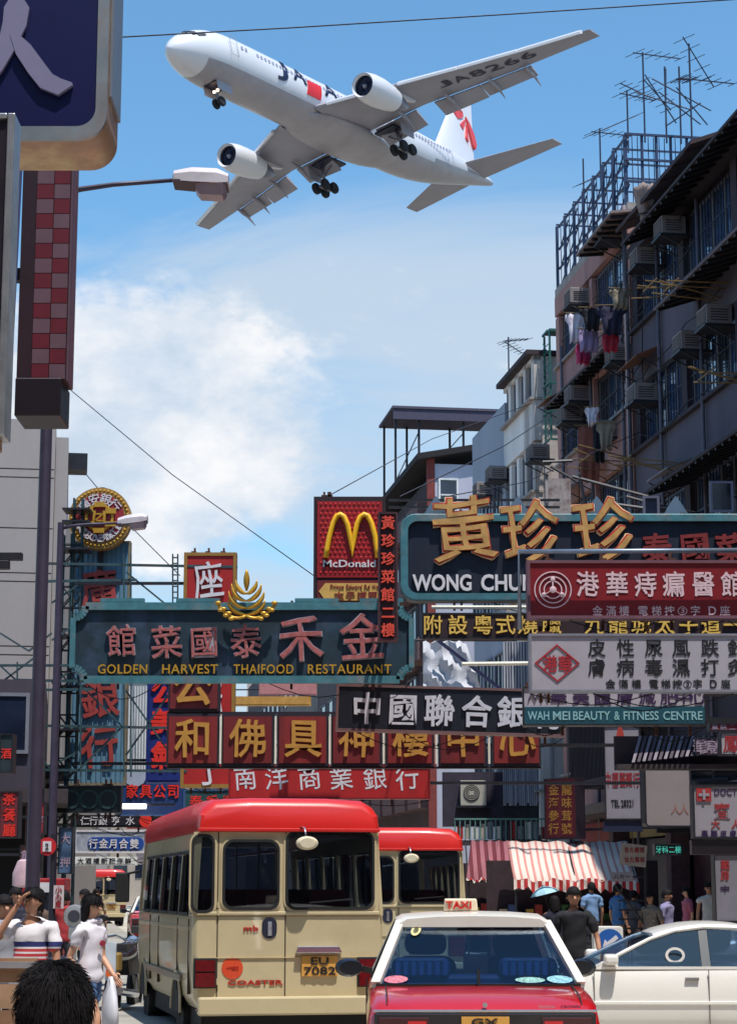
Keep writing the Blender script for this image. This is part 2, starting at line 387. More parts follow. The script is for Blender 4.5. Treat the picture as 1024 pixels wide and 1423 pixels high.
# ---------------------------------------------------------------- right: dark nearer block
def dark_block():
    t = thing('apartment_building', 'dark shaded tenement at the right edge with blue barred windows and long sheet hoods', 'building', A0, YAW)
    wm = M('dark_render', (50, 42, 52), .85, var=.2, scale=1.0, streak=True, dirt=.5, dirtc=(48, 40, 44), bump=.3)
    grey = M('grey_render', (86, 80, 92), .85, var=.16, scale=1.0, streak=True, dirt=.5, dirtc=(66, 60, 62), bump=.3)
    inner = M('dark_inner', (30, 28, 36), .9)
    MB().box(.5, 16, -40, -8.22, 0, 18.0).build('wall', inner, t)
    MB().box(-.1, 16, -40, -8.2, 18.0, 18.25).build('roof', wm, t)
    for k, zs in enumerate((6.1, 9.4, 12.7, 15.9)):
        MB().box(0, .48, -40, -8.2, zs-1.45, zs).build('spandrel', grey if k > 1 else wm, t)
        MB().box(-.12, .3, -40, -8.2, zs+.002, zs+.09).build('ledge', wm, t)
        for q in range(8):
            y = -8.2 - q*4.0
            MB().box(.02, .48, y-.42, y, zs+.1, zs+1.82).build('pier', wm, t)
            if y - 4.0 > -40 and q < 5:
                for a in (0, 1): window_part(t, .18, y-.44-1.78*(a+1)+.02, y-.44-1.78*a, zs+.11, zs+1.8, M('window_frame_grey'), WGLASS, 2, 8)
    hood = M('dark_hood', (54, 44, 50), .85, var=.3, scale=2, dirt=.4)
    lit = M('worn_hood', (96, 86, 92), .85, var=.3, scale=2, dirt=.4)  # paler copy of the hood sheet, the light on it put into the colour
    # sheet hoods over the windows, running up the street towards us
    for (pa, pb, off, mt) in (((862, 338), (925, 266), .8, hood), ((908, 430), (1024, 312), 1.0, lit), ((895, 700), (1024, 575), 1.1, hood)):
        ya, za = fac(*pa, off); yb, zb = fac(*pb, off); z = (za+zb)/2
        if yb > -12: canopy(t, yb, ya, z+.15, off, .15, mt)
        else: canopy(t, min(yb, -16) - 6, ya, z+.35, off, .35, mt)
    # stepped tile eaves of the roof
    tile = M('roof_tile_dark', (56, 38, 44), .8, var=.35, scale=3)
    for k in range(13):
        y = -8.4 - k*.5
        MB().loft([[(-.45, q, 18.62 - .02*(k % 2)), (1.8, q, 19.5), (1.8, q, 19.58), (-.45, q, 18.72)] for q in (y-.5, y)]).build('roof_tile', tile, t)
    MB().box(-.05, 1.75, -34, -8.3, 18.26, 18.6).build('eaves', wm, t)
    MB().box(1.0, 6, -40, -15.2, 18.26, 19.6).build('roof_house', M('roof_house', (70, 62, 72), .85, var=.25), t)
dark_block()
# ---------------------------------------------------------------- right: white block beyond the gap
def white_block():
    yc, _ = fac(745, 600, 0)
    yf, _ = fac(702, 600, 0)
    t = thing('apartment_building', 'white weathered tenement with a bare sunlit end wall beyond the pink block', 'building', A0, YAW)
    H = 18.6; D = yf - yc
    side = M('white_render', (222, 216, 212), .85, var=.2, scale=.9, streak=True, dirt=.85, dirtc=(120, 106, 104), bump=.35)
    MB().box(.2, 13, yc+.02, yf, 0, H-.3).build('wall', side, t)
    for i in range(12):                                            # rendered ribs of the end wall
        x = .25 + i * .55; MB().box(x, x+.1, yc-.06, yc+.018, 1, H-3.2 - .5*(i % 3)).build('rib', PALEM, t)
    for k, zs in enumerate((4.6, 7.7, 10.8, 13.9, 16.9)):
        MB().box(-.05, .198, yc, yf, zs-1.3, zs).build('spandrel', side, t)
        MB().box(-.2, .198, yc-.05, yf, zs+.003, zs+.08).build('ledge', LEDGE, t)
        n = 4; w = D / n
        for q in range(n):
            MB().box(-.05, .198, yc+q*w, yc+q*w+w*.32, zs+.085, zs+1.6).build('pier', side, t)
            window_part(t, .06, yc+q*w+w*.34, yc+(q+1)*w-.03, zs+.1, zs+1.55, M('window_frame_grey'), WGLASS2, 1, 0)
    MB().box(-.3, 3, yc-.1, yf, H-.25, H-.1).build('eaves', M('dark_hood'), t)
    MB().box(-.05, 2.3, yc, yf, 18.2, H-.27).build('parapet', side, t)
    br = M('white_brick', (150, 142, 140), .9, var=.3, scale=4, dirt=.4)
    for r in range(9):
        for c in range(5):
            x = 1.25 + c*.42 + (.2 if r % 2 else 0); MB().box(x, x+.4, yc-.2, yc-.07, 15.6+r*.3, 15.88+r*.3).build('brick', br, t)
    return yc, yf
wyc, wyf = white_block()
def green_cage():
    t = thing('rooftop_cage', 'green barred cage hanging on the top corner of the white tenement', 'cage', A0, YAW)
    g = M('green_steel', (40, 92, 88), .5, .2, var=.3)
    x0, x1, z0, z1, y = .25, 1.2, 15.4, 18.9, wyc - .95
    for x in (x0, x1): 
        for yy in (y, wyc-.25): MB().box(x-.03, x+.03, yy-.03, yy+.03, z0, z1).build('post', g, t)
    for z in (z0, z0+.9, z0+1.8, z1):
        MB().box(x0, x1+1.5, y-.085, y-.035, z-.03, z+.03).build('rail', g, t); MB().box(x0-.085, x0-.035, y, wyc-.25, z-.03, z+.03).build('rail', g, t)
    for k in range(14): z = z0 + .2 + k*.22; MB().box(x0-.06, x0-.04, y, wyc-.25, z-.01, z+.01).build('slat', g, t)
    for k in range(6): MB().bar((x0-.05, y, z0+k*.55), (x0-.05, wyc-.25, z0+k*.55+.5), .02).build('brace', g, t)
    MB().box(x0, x1+1.6, y, wyc-.2, z1+.035, z1+.075).build('roof', g, t)
green_cage()
# ---------------------------------------------------------------- right: further blocks
def far_blocks():
    t = thing('apartment_building', 'plain pale grey block with a blank parapet wall behind the white tenement', 'building', A0, YAW)
    y1, _ = fac(656, 600)
    gr = M('grey_wall_far', (150, 158, 172), .85, var=.1, scale=.7, streak=True, dirt=.3, dirtc=(120, 120, 124))
    MB().box(0, 12, wyf+.03, y1, 0, 17.9).build('wall', gr, t)
    for z in (5, 8, 11, 14):
        for k in range(3): y = wyf+.6+k*1.8; window_part(t, -.06, y, y+1.3, z, z+1.5, M('window_frame_grey'), WGLASS2, 2)
    t = thing('apartment_building', 'low block with a small window in its white end wall and a dark sloping roof', 'building', A0, YAW)
    ya, _ = fac(594, 660); yb, _ = fac(502, 660)
    xr = 5.0
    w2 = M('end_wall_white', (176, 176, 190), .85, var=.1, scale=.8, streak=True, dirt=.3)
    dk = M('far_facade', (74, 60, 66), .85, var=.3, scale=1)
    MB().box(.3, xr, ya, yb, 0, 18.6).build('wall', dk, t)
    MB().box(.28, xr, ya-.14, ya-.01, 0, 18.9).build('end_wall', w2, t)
    MB().box(-.05, .26, ya-.2, ya-.01, 0, 19.2).build('pillar', M('brick_red', (120, 52, 48), .85, var=.2), t)
    MB().loft([[(-.5, y, 19.0), (xr+.3, y, 20.1), (xr+.3, y, 20.35), (-.5, y, 19.25)] for y in (ya-.5, yb)]).build('roof', M('dark_roof_felt', (34, 28, 34), .9), t)
    f = thing  # end wall window
    p = at(625, 642, 1); 
    zc = 17.3
    fr = MB(); wx0, wx1, z0, z1 = 0.42, 1.25, 16.9, 18.3
    ringband(fr, [(wx0,z0),(wx1,z0),(wx1,z1),(wx0,z1)], [(wx0+.08,z0+.08),(wx1-.08,z0+.08),(wx1-.08,z1-.08),(wx0+.08,z1-.08)], ya-.22, ya-.15)
    wf = fr.build('window', M('white_paint', (205, 205, 205), .5), t)
    MB().box(wx0+.085, wx1-.085, ya-.19, ya-.17, z0+.085, z1-.085).build('pane', WGLASS2, wf)
    MB().box(wx0+.09, wx1-.09, ya-.215, ya-.195, (z0+z1)/2-.03, (z0+z1)/2+.03).build('mullion', M('white_paint'), wf)
    for k in range(6):
        for z in (6, 9, 12, 15): window_part(t, .2, ya+.8+k*3.4, ya+3.0+k*3.4, z, z+1.6, M('window_frame_grey'), WGLASS2, 2)
        for z in (5.6, 8.6, 11.6, 14.6, 17.2): MB().box(-.35, .28, ya+.5+k*3.4, ya+3.2+k*3.4, z-.7, z+.2).build('balcony', M('balcony_far', (110, 84, 84), .85, var=.3), t)
    # rooftop shelter on posts
    s = thing('rooftop_shelter', 'open flat roofed shelter on thin posts above the dark sloping roof', 'shelter', A0, YAW)
    yy, zz = fac(530, 640); zt = 23.6; ys = yb - 9
    x1 = 7.6
    for x in (.3, 1.4, 3.5, 7.3):
        for q in (ys, ys+3.4): MB().box(x-.05, x+.05, q-.05, q+.05, 19.4, zt).build('post', DSTEEL, s)
    MB().loft([[(.1, y, zt), (x1, y, zt), (x1, y, zt+.12), (.1, y, zt+.12)] for y in (ys-.4, ys+3.8)]).build('roof', M('shelter_roof', (70, 66, 84), .7), s)
    MB().box(.15, x1-.1, ys-.35, ys-.25, zt-.5, zt-.02).build('fascia', M('shelter_fascia', (62, 58, 80), .7), s)
    for a, b in ((.3, 1.4), (1.4, 3.5)): MB().bar((a, ys, 20.2), (b, ys, 22.6), .05).build('brace', DSTEEL, s)
    # rest of the canyon
    y = yb + .4; k = 0
    cols = [((84, 74, 76), 'tan'), ((120, 112, 108), 'pale'), ((72, 64, 70), 'grey'), ((120, 100, 90), 'buff'), ((92, 88, 96), 'slate'), ((112, 106, 104), 'cream')]
    lbl = ['brown grey block next beyond the dark sloping roof', 'pale block third along the far right side of the street', 'grey block far along the right side of the street', 'buff block far along the right side near the street end', 'slate grey block second last on the far right side', 'cream block last on the far right side of the street']
    for (c, nm), lb in zip(cols, lbl):
        L_ = 17 + 4*(k % 3); H = [17.2, 16.5, 17.8, 15.5, 17, 16][k]
        t = thing('apartment_building', lb, 'building', A0, YAW)
        m = M('far_' + nm, c, .85, var=.15, scale=.6, streak=True, dirt=.4)
        MB().box(0, 12, y, y+L_, 0, H).build('wall', m, t)
        for z in range(4, int(H)-1, 3):
            for q in range(int(L_/3.2)): window_part(t, -.06, y+.6+q*3.2, y+2.8+q*3.2, z+.6, z+2.0, M('window_frame_grey'), WGLASS2, 1)
        y += L_ + .3; k += 1
far_blocks()
# ---------------------------------------------------------------- left buildings
def left_buildings():
    D = 46; x1 = at(72, 800, D).x; H = at(60, 583, D).z
    t = thing('apartment_building', 'beige building with horizontal joints behind the lamp posts at the left edge', 'building', (x1, D, 0), YAW)
    m = M('beige_wall', (158, 150, 148), .85, var=.07, scale=.6, streak=True, dirt=.3, dirtc=(126, 116, 112), bump=.15)
    MB().box(-16, 0, .06, 12, 4.4, H-.05).build('wall', m, t)
    zs = [4.4, 5.3, 6.25, 6.45, 8.2, 8.38, 9.2, 10.3, 11.05, 11.25, H]
    z0 = 4.4
    for i, z in enumerate([5.4, 6.95, 7.15, 8.65, 8.85, 9.9, 11.1, 11.3, H]):
        for x in range(4):
            MB().box(-16 + 4*x + .01, -12.01 + 4*x, 0, .055, z0+.015, z-.015).build('panel', m, t)
        z0 = z
    MB().box(.01, .3, .1, 12, 4.4, H-.4).build('pilaster', m, t)
    MB().box(.3, .75, .5, 1.2, at(60, 645, D).z, at(60, 628, D).z+.1).build('vent_box', DSTEEL, t)
    MB().box(-16, .2, .5, 12, 0, 4.38).build('shop_wall', M('shop_dark', (44, 34, 40), .8, var=.4, scale=2), t)
    for k in range(6): MB().box(-15.8+k*2.7, -15.5+k*2.7, -.3, .45, 0, 4.3).build('pillar', M('shop_pillar', (84, 62, 66), .8, var=.3), t)
    MB().box(-16, .9, -1.6, .45, 4.05, 4.36).build('balcony', M('dark_render'), t)
    # shops under it, lower dark building towards the camera
    t = thing('shophouse', 'dark two storey shophouse with a canopy under the beige wall', 'building', (at(62, 1000, 40).x, 40, 0), YAW)
    H2 = at(30, 945, 40).z
    dk = M('shop_upper', (62, 54, 66), .85, var=.3, scale=1.2, streak=True, dirt=.4)
    MB().box(-14, 0, 0, 5.8, 3.6, H2).build('wall', dk, t)
    MB().box(-14, 0, .5, 5.8, 0, 3.58).build('shop_front', BLACK, t)
    MB().box(-14, .5, -1.3, 6, 3.3, 3.56).build('canopy', M('dark_hood'), t)
    for k in range(3):
        fr = MB(); a = -1.6 - 1.9*k; ringband(fr, [(a,4.3),(a+1.3,4.3),(a+1.3,5.5),(a,5.5)], [(a+.07,4.37),(a+1.23,4.37),(a+1.23,5.43),(a+.07,5.43)], -.08, -.005)
        w = fr.build('window', M('window_frame_grey'), t); MB().box(a+.075, a+1.225, -.05, -.03, 4.375, 5.425).build('pane', WGLASS2, w)
    for k in range(5): MB().box(-.3-2*k, -.08-2*k, -.6, -.35, 0, 3.28).build('pillar', M('shop_pillar'), t)
    # far blocks on the left line, seen edge on, and the end of the street
    for i, (D, lb) in enumerate(((75, 'grey block behind the beige building on the left side'), (120, 'pale block further along the left side of the street'))):
        t = thing('apartment_building', lb, 'building', fw(-13.2, D-59+i*4), YAW)
        MB().box(-14, 0, 0, 34, 0, 15 - 2*i).build('wall', M('far_pale'), t)
        for z in (4, 7, 10):
            for q in range(8): MB().box(.0, .12, 1+q*4, 3.4+q*4, z, z+1.6).build('window', WGLASS2, t)
    for i, (px0, px1, top, c, lb) in enumerate(((60, 150, 1050, (150, 142, 138), 'pale far block closing the street at its left side'), (150, 260, 1062, (170, 160, 150), 'cream far block closing the street in the middle'), (260, 340, 1030, (140, 130, 130), 'grey brown far block closing the street behind the red panels'), (340, 470, 948, (168, 156, 150), 'tall buff block seen under the teal sign'))):
        D = 225 + i*3; a = at(px0, 1238, D).x; b = at(px1, 1238, D).x; H = at(300, top, D).z
        t = thing('apartment_building', lb, 'building', (a, D, 0), 0)
        MB().box(0, b-a-.2, 0, 12, 0, H).build('wall', M('endblock%d' % i, c, .85, var=.12, scale=.4, dirt=.3), t)
        for z in range(3, int(H)-2, 3):
            for q in range(int((b-a)/2.4)): MB().box(.6+q*2.4, 2.1+q*2.4, -.08, -.01, z, z+1.5).build('window', WGLASS2, t)
left_buildings()
# ---------------------------------------------------------------- hanging signs
class Board:
    """a sign face standing across the street at distance D; L() gives its own (x, z) for a point of the face"""
    def __init__(s, label, x0, y0, x1, y1, D, cat='sign', name='street_sign', group=None, rz=0, thick=.25):
        s.D = D; s.k = D / 2849.0; s.rz = rz
        c = at((x0+x1)/2, (y0+y1)/2, D); s.c = c; s.t = thing(name, label, cat, c, rz, group)
        s.x0, s.z1 = s.L(x0, y0); s.x1, s.z0 = s.L(x1, y1); s.th = thick
    def L(s, px, py):
        r = ray(px, py)
        n = Vector((sin(s.rz), -cos(s.rz), 0)); tt = (s.c - EYE).dot(n) / r.dot(n); p = EYE + r*tt - s.c
        return p.dot(Vector((cos(s.rz), sin(s.rz), 0))), p.z
    def rect(s, name, x0, y0, x1, y1, mat, ya=-.03, yb=0.0, bevel=0, r=0, parent=None):
        a, d = s.L(x0, y0); b, c = s.L(x1, y1)
        mb = MB().prism(rrect(a, b, c, d, r), ya, yb) if r else MB().box(a, b, ya, yb, c, d)
        return mb.build(name, mat, parent or s.t, bevel=bevel)
    def body(s, mat, fmat=None, fw_=.05, r=0, name='panel', back='casing'):
        if r: MB().prism(rrect(s.x0, s.x1, s.z0, s.z1, r), 0, s.th).build(back, fmat or mat, s.t)
        else: MB().box(s.x0, s.x1, 0, s.th, s.z0, s.z1).build(back, fmat or mat, s.t)
        e = fw_
        if r: MB().prism(rrect(s.x0+e, s.x1-e, s.z0+e, s.z1-e, max(.01, r-e)), -.012, -.001).build(name, mat, s.t)
        else: MB().box(s.x0+e, s.x1-e, -.012, -.001, s.z0+e, s.z1-e).build(name, mat, s.t)
        if fmat:
            o = rrect(s.x0, s.x1, s.z0, s.z1, r) if r else [(s.x0,s.z0),(s.x1,s.z0),(s.x1,s.z1),(s.x0,s.z1)]
            i = rrect(s.x0+e, s.x1-e, s.z0+e, s.z1-e, max(.01, r-e)) if r else [(s.x0+e,s.z0+e),(s.x1-e,s.z0+e),(s.x1-e,s.z1-e),(s.x0+e,s.z1-e)]
            mb = MB(); ringband(mb, o, i, -.035, -.0005); mb.build('frame', fmat, s.t)
        return s
    def ch(s, c, px, py, w, h, mat, bold=.014, y=-.04, ext=.02, slant=0):
        if ext <= .012 and y > -.05: ext, y = .0015, -.017      # printed, not raised
        x, z = s.L(px, py); return char(c, s.t, x, z, w*s.k, h*s.k, mat, y, bold, ext, slant)
    def wd(s, t, x0, x1, ytop, ybot, mat, bold=0, y=-.03, ext=.012, space=1.0):
        if ext <= .012 and y > -.05: ext, y = .0015, y + .008 if y < -.03 else -.017
        a, d = s.L(x0, ytop); b, c = s.L(x1, ybot); return word(t, s.t, a, b, c, d, mat, y, bold, ext, space=space)
    def beams(s, to, zs=None, mat=None, right=True):
        """steel outriggers behind the sign back to the wall it hangs from (world x = to)"""
        xe = (to - s.c.x) / cos(s.rz)
        for z in (zs or (s.z0 + .15*(s.z1-s.z0), s.z1 - .15*(s.z1-s.z0))):
            a, b = (s.x0+.1, xe) if right else (xe, s.x1-.1)
            MB().box(a, b, s.th+.003, s.th+.063, z-.03, z+.03).build('support_beam', mat or DSTEEL, s.t)
        return s
TEAL = M('teal_paint', (8, 38, 52), .6, var=.5, scale=2.2, dirt=.55, dirtc=(58, 74, 104), stain=1.6)
TEALF = M('teal_frame', (62, 112, 122), .5, .1, var=.25, scale=5, dirt=.45, dirtc=(150, 120, 110))
NAVY = M('navy_board', (8, 17, 38), .5, var=.4, scale=2.5, streak=True, dirt=.6, dirtc=(26, 48, 66))
GOLD = M('gold_leaf', (196, 150, 52), .4, .35, var=.2, scale=8)
GOLDP = M('gold_paint', (204, 160, 70), .6, var=.15, scale=6)
DRED = M('deep_red_board', (108, 20, 26), .55, var=.2, scale=2, dirt=.45, dirtc=(60, 16, 20))
RED = M('bright_red_board', (164, 22, 24), .55, var=.16, scale=2, streak=True, dirt=.4, dirtc=(110, 24, 28))
WHITE = M('white_letter', (205, 200, 205), .55, var=.08)
NEONR = M('faded_red_neon', (158, 84, 82), .5, var=.35, scale=8, dirt=.4, dirtc=(130, 130, 140), stain=2)
def golden():
    s = Board('wide teal signboard with notched corners, golden rice ear and gold English letters', 103, 843, 572, 945, 32)
    k = s.k; n = 17*k
    def notch(e=0):
        a, b, c, d = s.x0+e, s.x1-e, s.z0+e, s.z1-e; p = []
        for cx_, cz_, a0 in ((b, d, 270), (a, d, 0), (a, c, 90), (b, c, 180)):
            q = []
            for i in range(6):
                t = radians(a0 - 90*i/5); q.append((cx_ + n*cos(t), cz_ + n*sin(t)))
            p += q
        return p
    def ccw():
        a, b, c, d = s.x0, s.x1, s.z0, s.z1; p = []
        for cx_, cz_, a0, a1 in ((a, d, 0, -90), (a, c, 90, 0), (b, c, 180, 90), (b, d, 270, 180)):
            for i in range(7):
                t = radians(a0 + (a1-a0)*i/6); p.append((cx_ + n*cos(t), cz_ + n*sin(t)))
        return p
    P = ccw()
    MB().prism(P, 0, .3).build('panel', TEAL, s.t)
    mb = MB(); pts = [(x, -.02, z) for x, z in P] + [(P[0][0], -.02, P[0][1])]
    for i in range(len(pts)-1): mb.bar(pts[i], pts[i+1], .085, .12) if (Vector(pts[i])-Vector(pts[i+1])).length > .001 else None
    mb.build('frame', TEALF, s.t)
    for c, px, py, w in (('館', 170, 891, 44), ('菜', 232, 893, 46), ('國', 284, 893, 42), ('泰', 342, 892, 46), ('禾', 418, 888, 66), ('金', 503, 886, 66)):
        s.ch(c, px, py, w, w*1.08, M('letter_pale', (150, 142, 152), .6, var=.3), .022, -.035, .03, slant=.06)
        s.ch(c, px, py, w, w*1.08, NEONR, .004, -.075, .013, slant=.06)
    for t, a, b in (('GOLDEN', 137, 205), ('HARVEST', 226, 303), ('THAIFOOD', 325, 408), ('RESTAURANT', 428, 544)):
        s.wd(t, a, b, 924, 937, GOLD, .012, -.05, .02, 1.1)
    s.beams(at(92, 900, 32).x, right=False)
    for px in (170, 275, 440, 530):          # lamp tubes on the top edge
        x, z = s.L(px, 842); MB().box(x-.35, x+.35, -.02, .1, z+.06, z+.12).build('tube_holder', TEALF, s.t)
    # rice-ear emblem, standing in front of the board
    x, z = s.L(343, 862); e = s
    em = bpy.data.objects.new('rice_ear_emblem', None); COL.objects.link(em); em.parent = s.t; em.location = (x, -.16, z)
    def leaf(a, b, w, bend=0):
        a = Vector(a); b = Vector(b); mb = MB(); rings = []
        for i in range(7):
            t = i/6; p = a.lerp(b, t) + Vector((b.z-a.z, 0, a.x-b.x)) * bend * sin(pi*t); r = w*sin(pi*min(.98, max(.05, t*.85+.08)))
            rings.append([(p.x + r*cos(q), p.y + .5*r*sin(q), p.z) for q in (0, pi/2, pi, 3*pi/2)])
        return mb.loft(rings)
    q = k
    for i, (w, z0, h) in enumerate(((26, 6, 22), (25, 15, 25), (21, 25, 25), (15, 35, 20))):
        for sg in (-1, 1):
            rings = []
            for a in range(9):
                t = a/8; x, z, r = sg*w*sin(t*pi/2*1.02), z0 + h*(1-cos(t*pi/2))**.9, 3.6*sin(pi*min(.97, .12+t*.86))
                ang = atan2(h*sin(t*pi/2)+.3, w*cos(t*pi/2)+.01)
                nx, nz = -sin(ang)*sg, cos(ang)
                rings.append([((x+nx*r*c)*q, -.03*i + r*.5*q*d, (z+nz*r*c)*q) for c, d in ((1, 0), (0, 1), (-1, 0), (0, -1))])
            MB().loft(rings).build('leaf', GOLD, em, smooth=True)
    leaf((0, 0, 40*q), (0, -.05, 70*q), 4.5*q).build('leaf', GOLD, em, smooth=True)
    for sg in (-1, 1):
        pts = [(sg*t*42*q, -.02, (4 - 6*sin(pi*min(1, t*1.0)) + 18*t*t)*q) for t in [i/8 for i in range(9)]]
        MB().tube(pts, 2.2*q, 6).build('stem', GOLD, em, smooth=True)
        for i in range(6):
            t = .5 + i*.09; px_, _, pz = (sg*t*42*q, 0, (4 - 6*sin(pi*t) + 18*t*t)*q)
            MB().ball((px_, -.05, pz + (3 if i % 2 else -3)*q), 3.6*q, 8, 5, (1.3, .7, .8)).build('grain', GOLD, em, smooth=True)
golden()
def wong():
    s = Board('long navy signboard with rounded turquoise frame and big golden brush characters', 556, 715, 1060, 836, 34)
    s.body(NAVY, NAVY, .02, r=22*s.k)
    mb = MB(); o = rrect(s.x0, s.x1, s.z0, s.z1, 22*s.k, 5); i = rrect(s.x0+.13, s.x1-.13, s.z0+.13, s.z1-.13, 14*s.k, 5)
    ringband(mb, o, i, -.1, -.013); mb.build('frame', TEALF, s.t, bevel=.02)
    OR = M('orange_gold', (196, 150, 88), .45, .15, var=.4, scale=3); PA = M('pale_edge', (238, 214, 170), .5, var=.1); RD = M('neon_red_edge', (180, 52, 30), .5)
    for c, px, py, w, h in (('黃', 644, 736, 96, 100), ('珍', 736, 740, 86, 98), ('珍', 838, 738, 92, 100)):
        s.ch(c, px, py, w, h, PA, .030, -.05, .02, .10); s.ch(c, px, py, w, h, RD, .022, -.085, .013, .10); s.ch(c, px, py, w, h, OR, .004, -.105, .0125, .10)
    for c, px in (('泰', 912), ('國', 965), ('菜', 1014)):
        s.ch(c, px, 763, 44, 46, M('red_neon_char', (120, 34, 34), .5, var=.3, scale=9), .03, -.05, .03, .08)
    s.wd('WONG', 573, 655, 799, 822, WHITE, .035, -.04, .03); s.wd('CHUN', 668, 744, 799, 822, WHITE, .035, -.04, .03); s.wd('CHUN', 760, 830, 799, 822, WHITE, .035, -.04, .03)
    s.beams(facX(34)); 
    for px in (606, 720, 830, 940):
        a, z = s.L(px, 715); MB().prism([(a-.22, z), (a+.22, z), (a+.1, z+.2), (a, z+.34), (a-.1, z+.2)], .05, .1).build('finial', M('blue_grey_plate', (84, 106, 128), .6), s.t)
    for yy in (690, 700):
        a, z = s.L(540, yy); b, _ = s.L(780, yy); MB().box(a, b, .3, .34, z-.02, z+.02).build('rail', DSTEEL, s.t)
    # gold-lettered strip under it
    s = Board('dark brown strip sign with gold characters under the navy board', 586, 852, 1040, 888, 33.6)
    s.body(M('brown_board', (44, 24, 28), .5, var=.2), DSTEEL, .03)
    YG = M('yellow_gold', (214, 176, 84), .5, var=.2, scale=7)
    for c, px in zip('附設粵式燒臘', (601, 636, 671, 702, 733, 766)): s.ch(c, px, 869, 29, 29, YG, .014)
    for c, px in zip('九龍城太子道一', (825, 858, 890, 923, 956, 987, 1018)): s.ch(c, px, 869, 29, 29, YG, .014)
    s.beams(facX(33.6))
    a, z = s.L(600, 843); b, _ = s.L(735, 843); MB().tube([(a, .1, z), (b, .1, z)], .03).build('tube_light', M('tube_off', (220, 216, 200), .3), s.t)
wong()
def clinic():
    fr = M('alu_frame', (150, 148, 158), .4, .5, var=.15)
    s = Board('red clinic sign with white concentric ring emblem at the right edge', 732, 779, 1075, 860, 27, group=None)
    s.body(M('clinic_red', (118, 10, 20), .45, var=.12, dirt=.2, dirtc=(90, 20, 26)), M('clinic_frame', (116, 80, 92), .5, .3), .04)
    pk = M('pinkish_white', (206, 176, 184), .6, var=.1)
    cx_, cz_ = s.L(768, 820); 
    for r in (26, 19, 12.5): MB().loft([[( cx_+(r+dr)*s.k*cos(2*pi*i/28), yy, cz_+(r+dr)*s.k*sin(2*pi*i/28)) for i in range(28)] for dr, yy in ((-.8,-.016),(-.8,-.028),(.8,-.028),(.8,-.016))], cap=False).build('ring', pk, s.t)
    for a in (90, 210, 330):
        x = cx_+15*s.k*cos(radians(a)); z = cz_+15*s.k*sin(radians(a))
        MB().ball((x, -.03, z), 3.6*s.k, 8, 5, (1, .3, 1)).build('dot', pk, s.t)
        MB().bar((cx_, -.028, cz_), (x, -.028, z), 2.2*s.k, .01).build('spoke', pk, s.t)
    MB().ball((cx_, -.03, cz_), 5*s.k, 10, 5, (1, .3, 1)).build('dot', pk, s.t)
    for c, px in zip('港華痔瘺醫館', (816, 857, 897, 936, 977, 1017)): s.ch(c, px, 812, 33, 38, pk, .02, -.03, .012)
    def small(yy, m, x0=823):
        for c, px in zip('金滿樓', (830, 849, 867)): s.ch(c, px, yy, 15, 15, m, .01, -.03, .008)
        for c, px in zip('電梯按', (893, 912, 930)): s.ch(c, px, yy, 15, 15, m, .01, -.03, .008)
        s.ch('③', 948, yy, 16, 15, m, .004, -.03, .008); s.ch('字', 966, yy, 15, 15, m, .01, -.03, .008)
        s.wd('D', 984, 995, yy-6, yy+6, m, .02); s.ch('座', 1007, yy, 15, 15, m, .01, -.03, .008)
    small(849, pk)
    s.beams(facX(27))
    a, z = s.L(719, 771); b, _ = s.L(1060, 768); a2, z2 = s.L(719, 878)
    MB().tube([(a, -.25, z2), (a, -.25, z), (b, -.25, z+.02)], .035, 8).build('pipe_frame', M('galvanised', (128, 140, 158), .4, .6), s.t, smooth=True)
    # white one below
    s = Board('white clinic sign with red diamond emblem and two rows of black characters', 735, 881, 1075, 962, 27)
    s.body(M('dirty_acrylic', (156, 150, 158), .5, var=.08, scale=1.5, dirt=.25, dirtc=(118, 108, 116)), fr, .03)  # white acrylic with shade put into its grey base, dirt mottled over it
    bk = M('black_letter', (14, 13, 22), .85); rd = M('diamond_red', (156, 30, 40), .5)
    cx_, cz_ = s.L(774, 922); w, h = 32*s.k, 27*s.k
    MB().loft([[(cx_+w*f, y, cz_), (cx_, y, cz_+h*f), (cx_-w*f, y, cz_), (cx_, y, cz_-h*f)] for f, y in ((.9,-.014),(.9,-.026),(1,-.026),(1,-.014))], cap=False).build('diamond', rd, s.t)
    s.ch('港', 764, 923, 21, 25, rd, .03, -.025, .01); s.ch('華', 785, 923, 21, 25, rd, .03, -.025, .01)
    for r, yy in (('皮性尿風跌針', 901), ('膚病毒濕打灸', 928)):
        for c, px in zip(r, (829, 869, 908, 946, 986, 1023)): s.ch(c, px, yy, 26, 26, bk, .02, -.025, .01)
    s.k *= 1
    for c, px in zip('金滿樓', (848, 866, 884)): s.ch(c, px, 951, 14, 14, bk, .014, -.025, .008)
    for c, px in zip('電梯按', (908, 925, 941)): s.ch(c, px, 951, 14, 14, bk, .014, -.025, .008)
    s.ch('③', 955, 951, 14, 14, bk, .006, -.025, .008); s.ch('字', 969, 951, 14, 14, bk, .014, -.025, .008)
    s.wd('D', 986, 996, 945, 957, bk, .03, -.025); s.ch('座', 1008, 951, 14, 14, bk, .014, -.025, .008)
    s.beams(facX(27))
    # beauty centre
    s = Board('white sign over a teal band with purple characters naming a beauty and fitness centre', 726, 955, 982, 1008, 28.2, rz=-.04)
    s.body(M('dirty_acrylic2', (164, 160, 174), .5, var=.08, dirt=.2, dirtc=(120, 110, 120)), M('dark_steel'), .02)  # another white face greyed in its base colour for shade, plus dirt
    s.rect('band', 728, 983, 980, 1006, M('teal_band', (12, 70, 88), .5, var=.15), -.024, -.013)
    pu = M('purple_letter', (44, 16, 70), .8); lb = M('light_teal_letter', (130, 176, 188), .5)
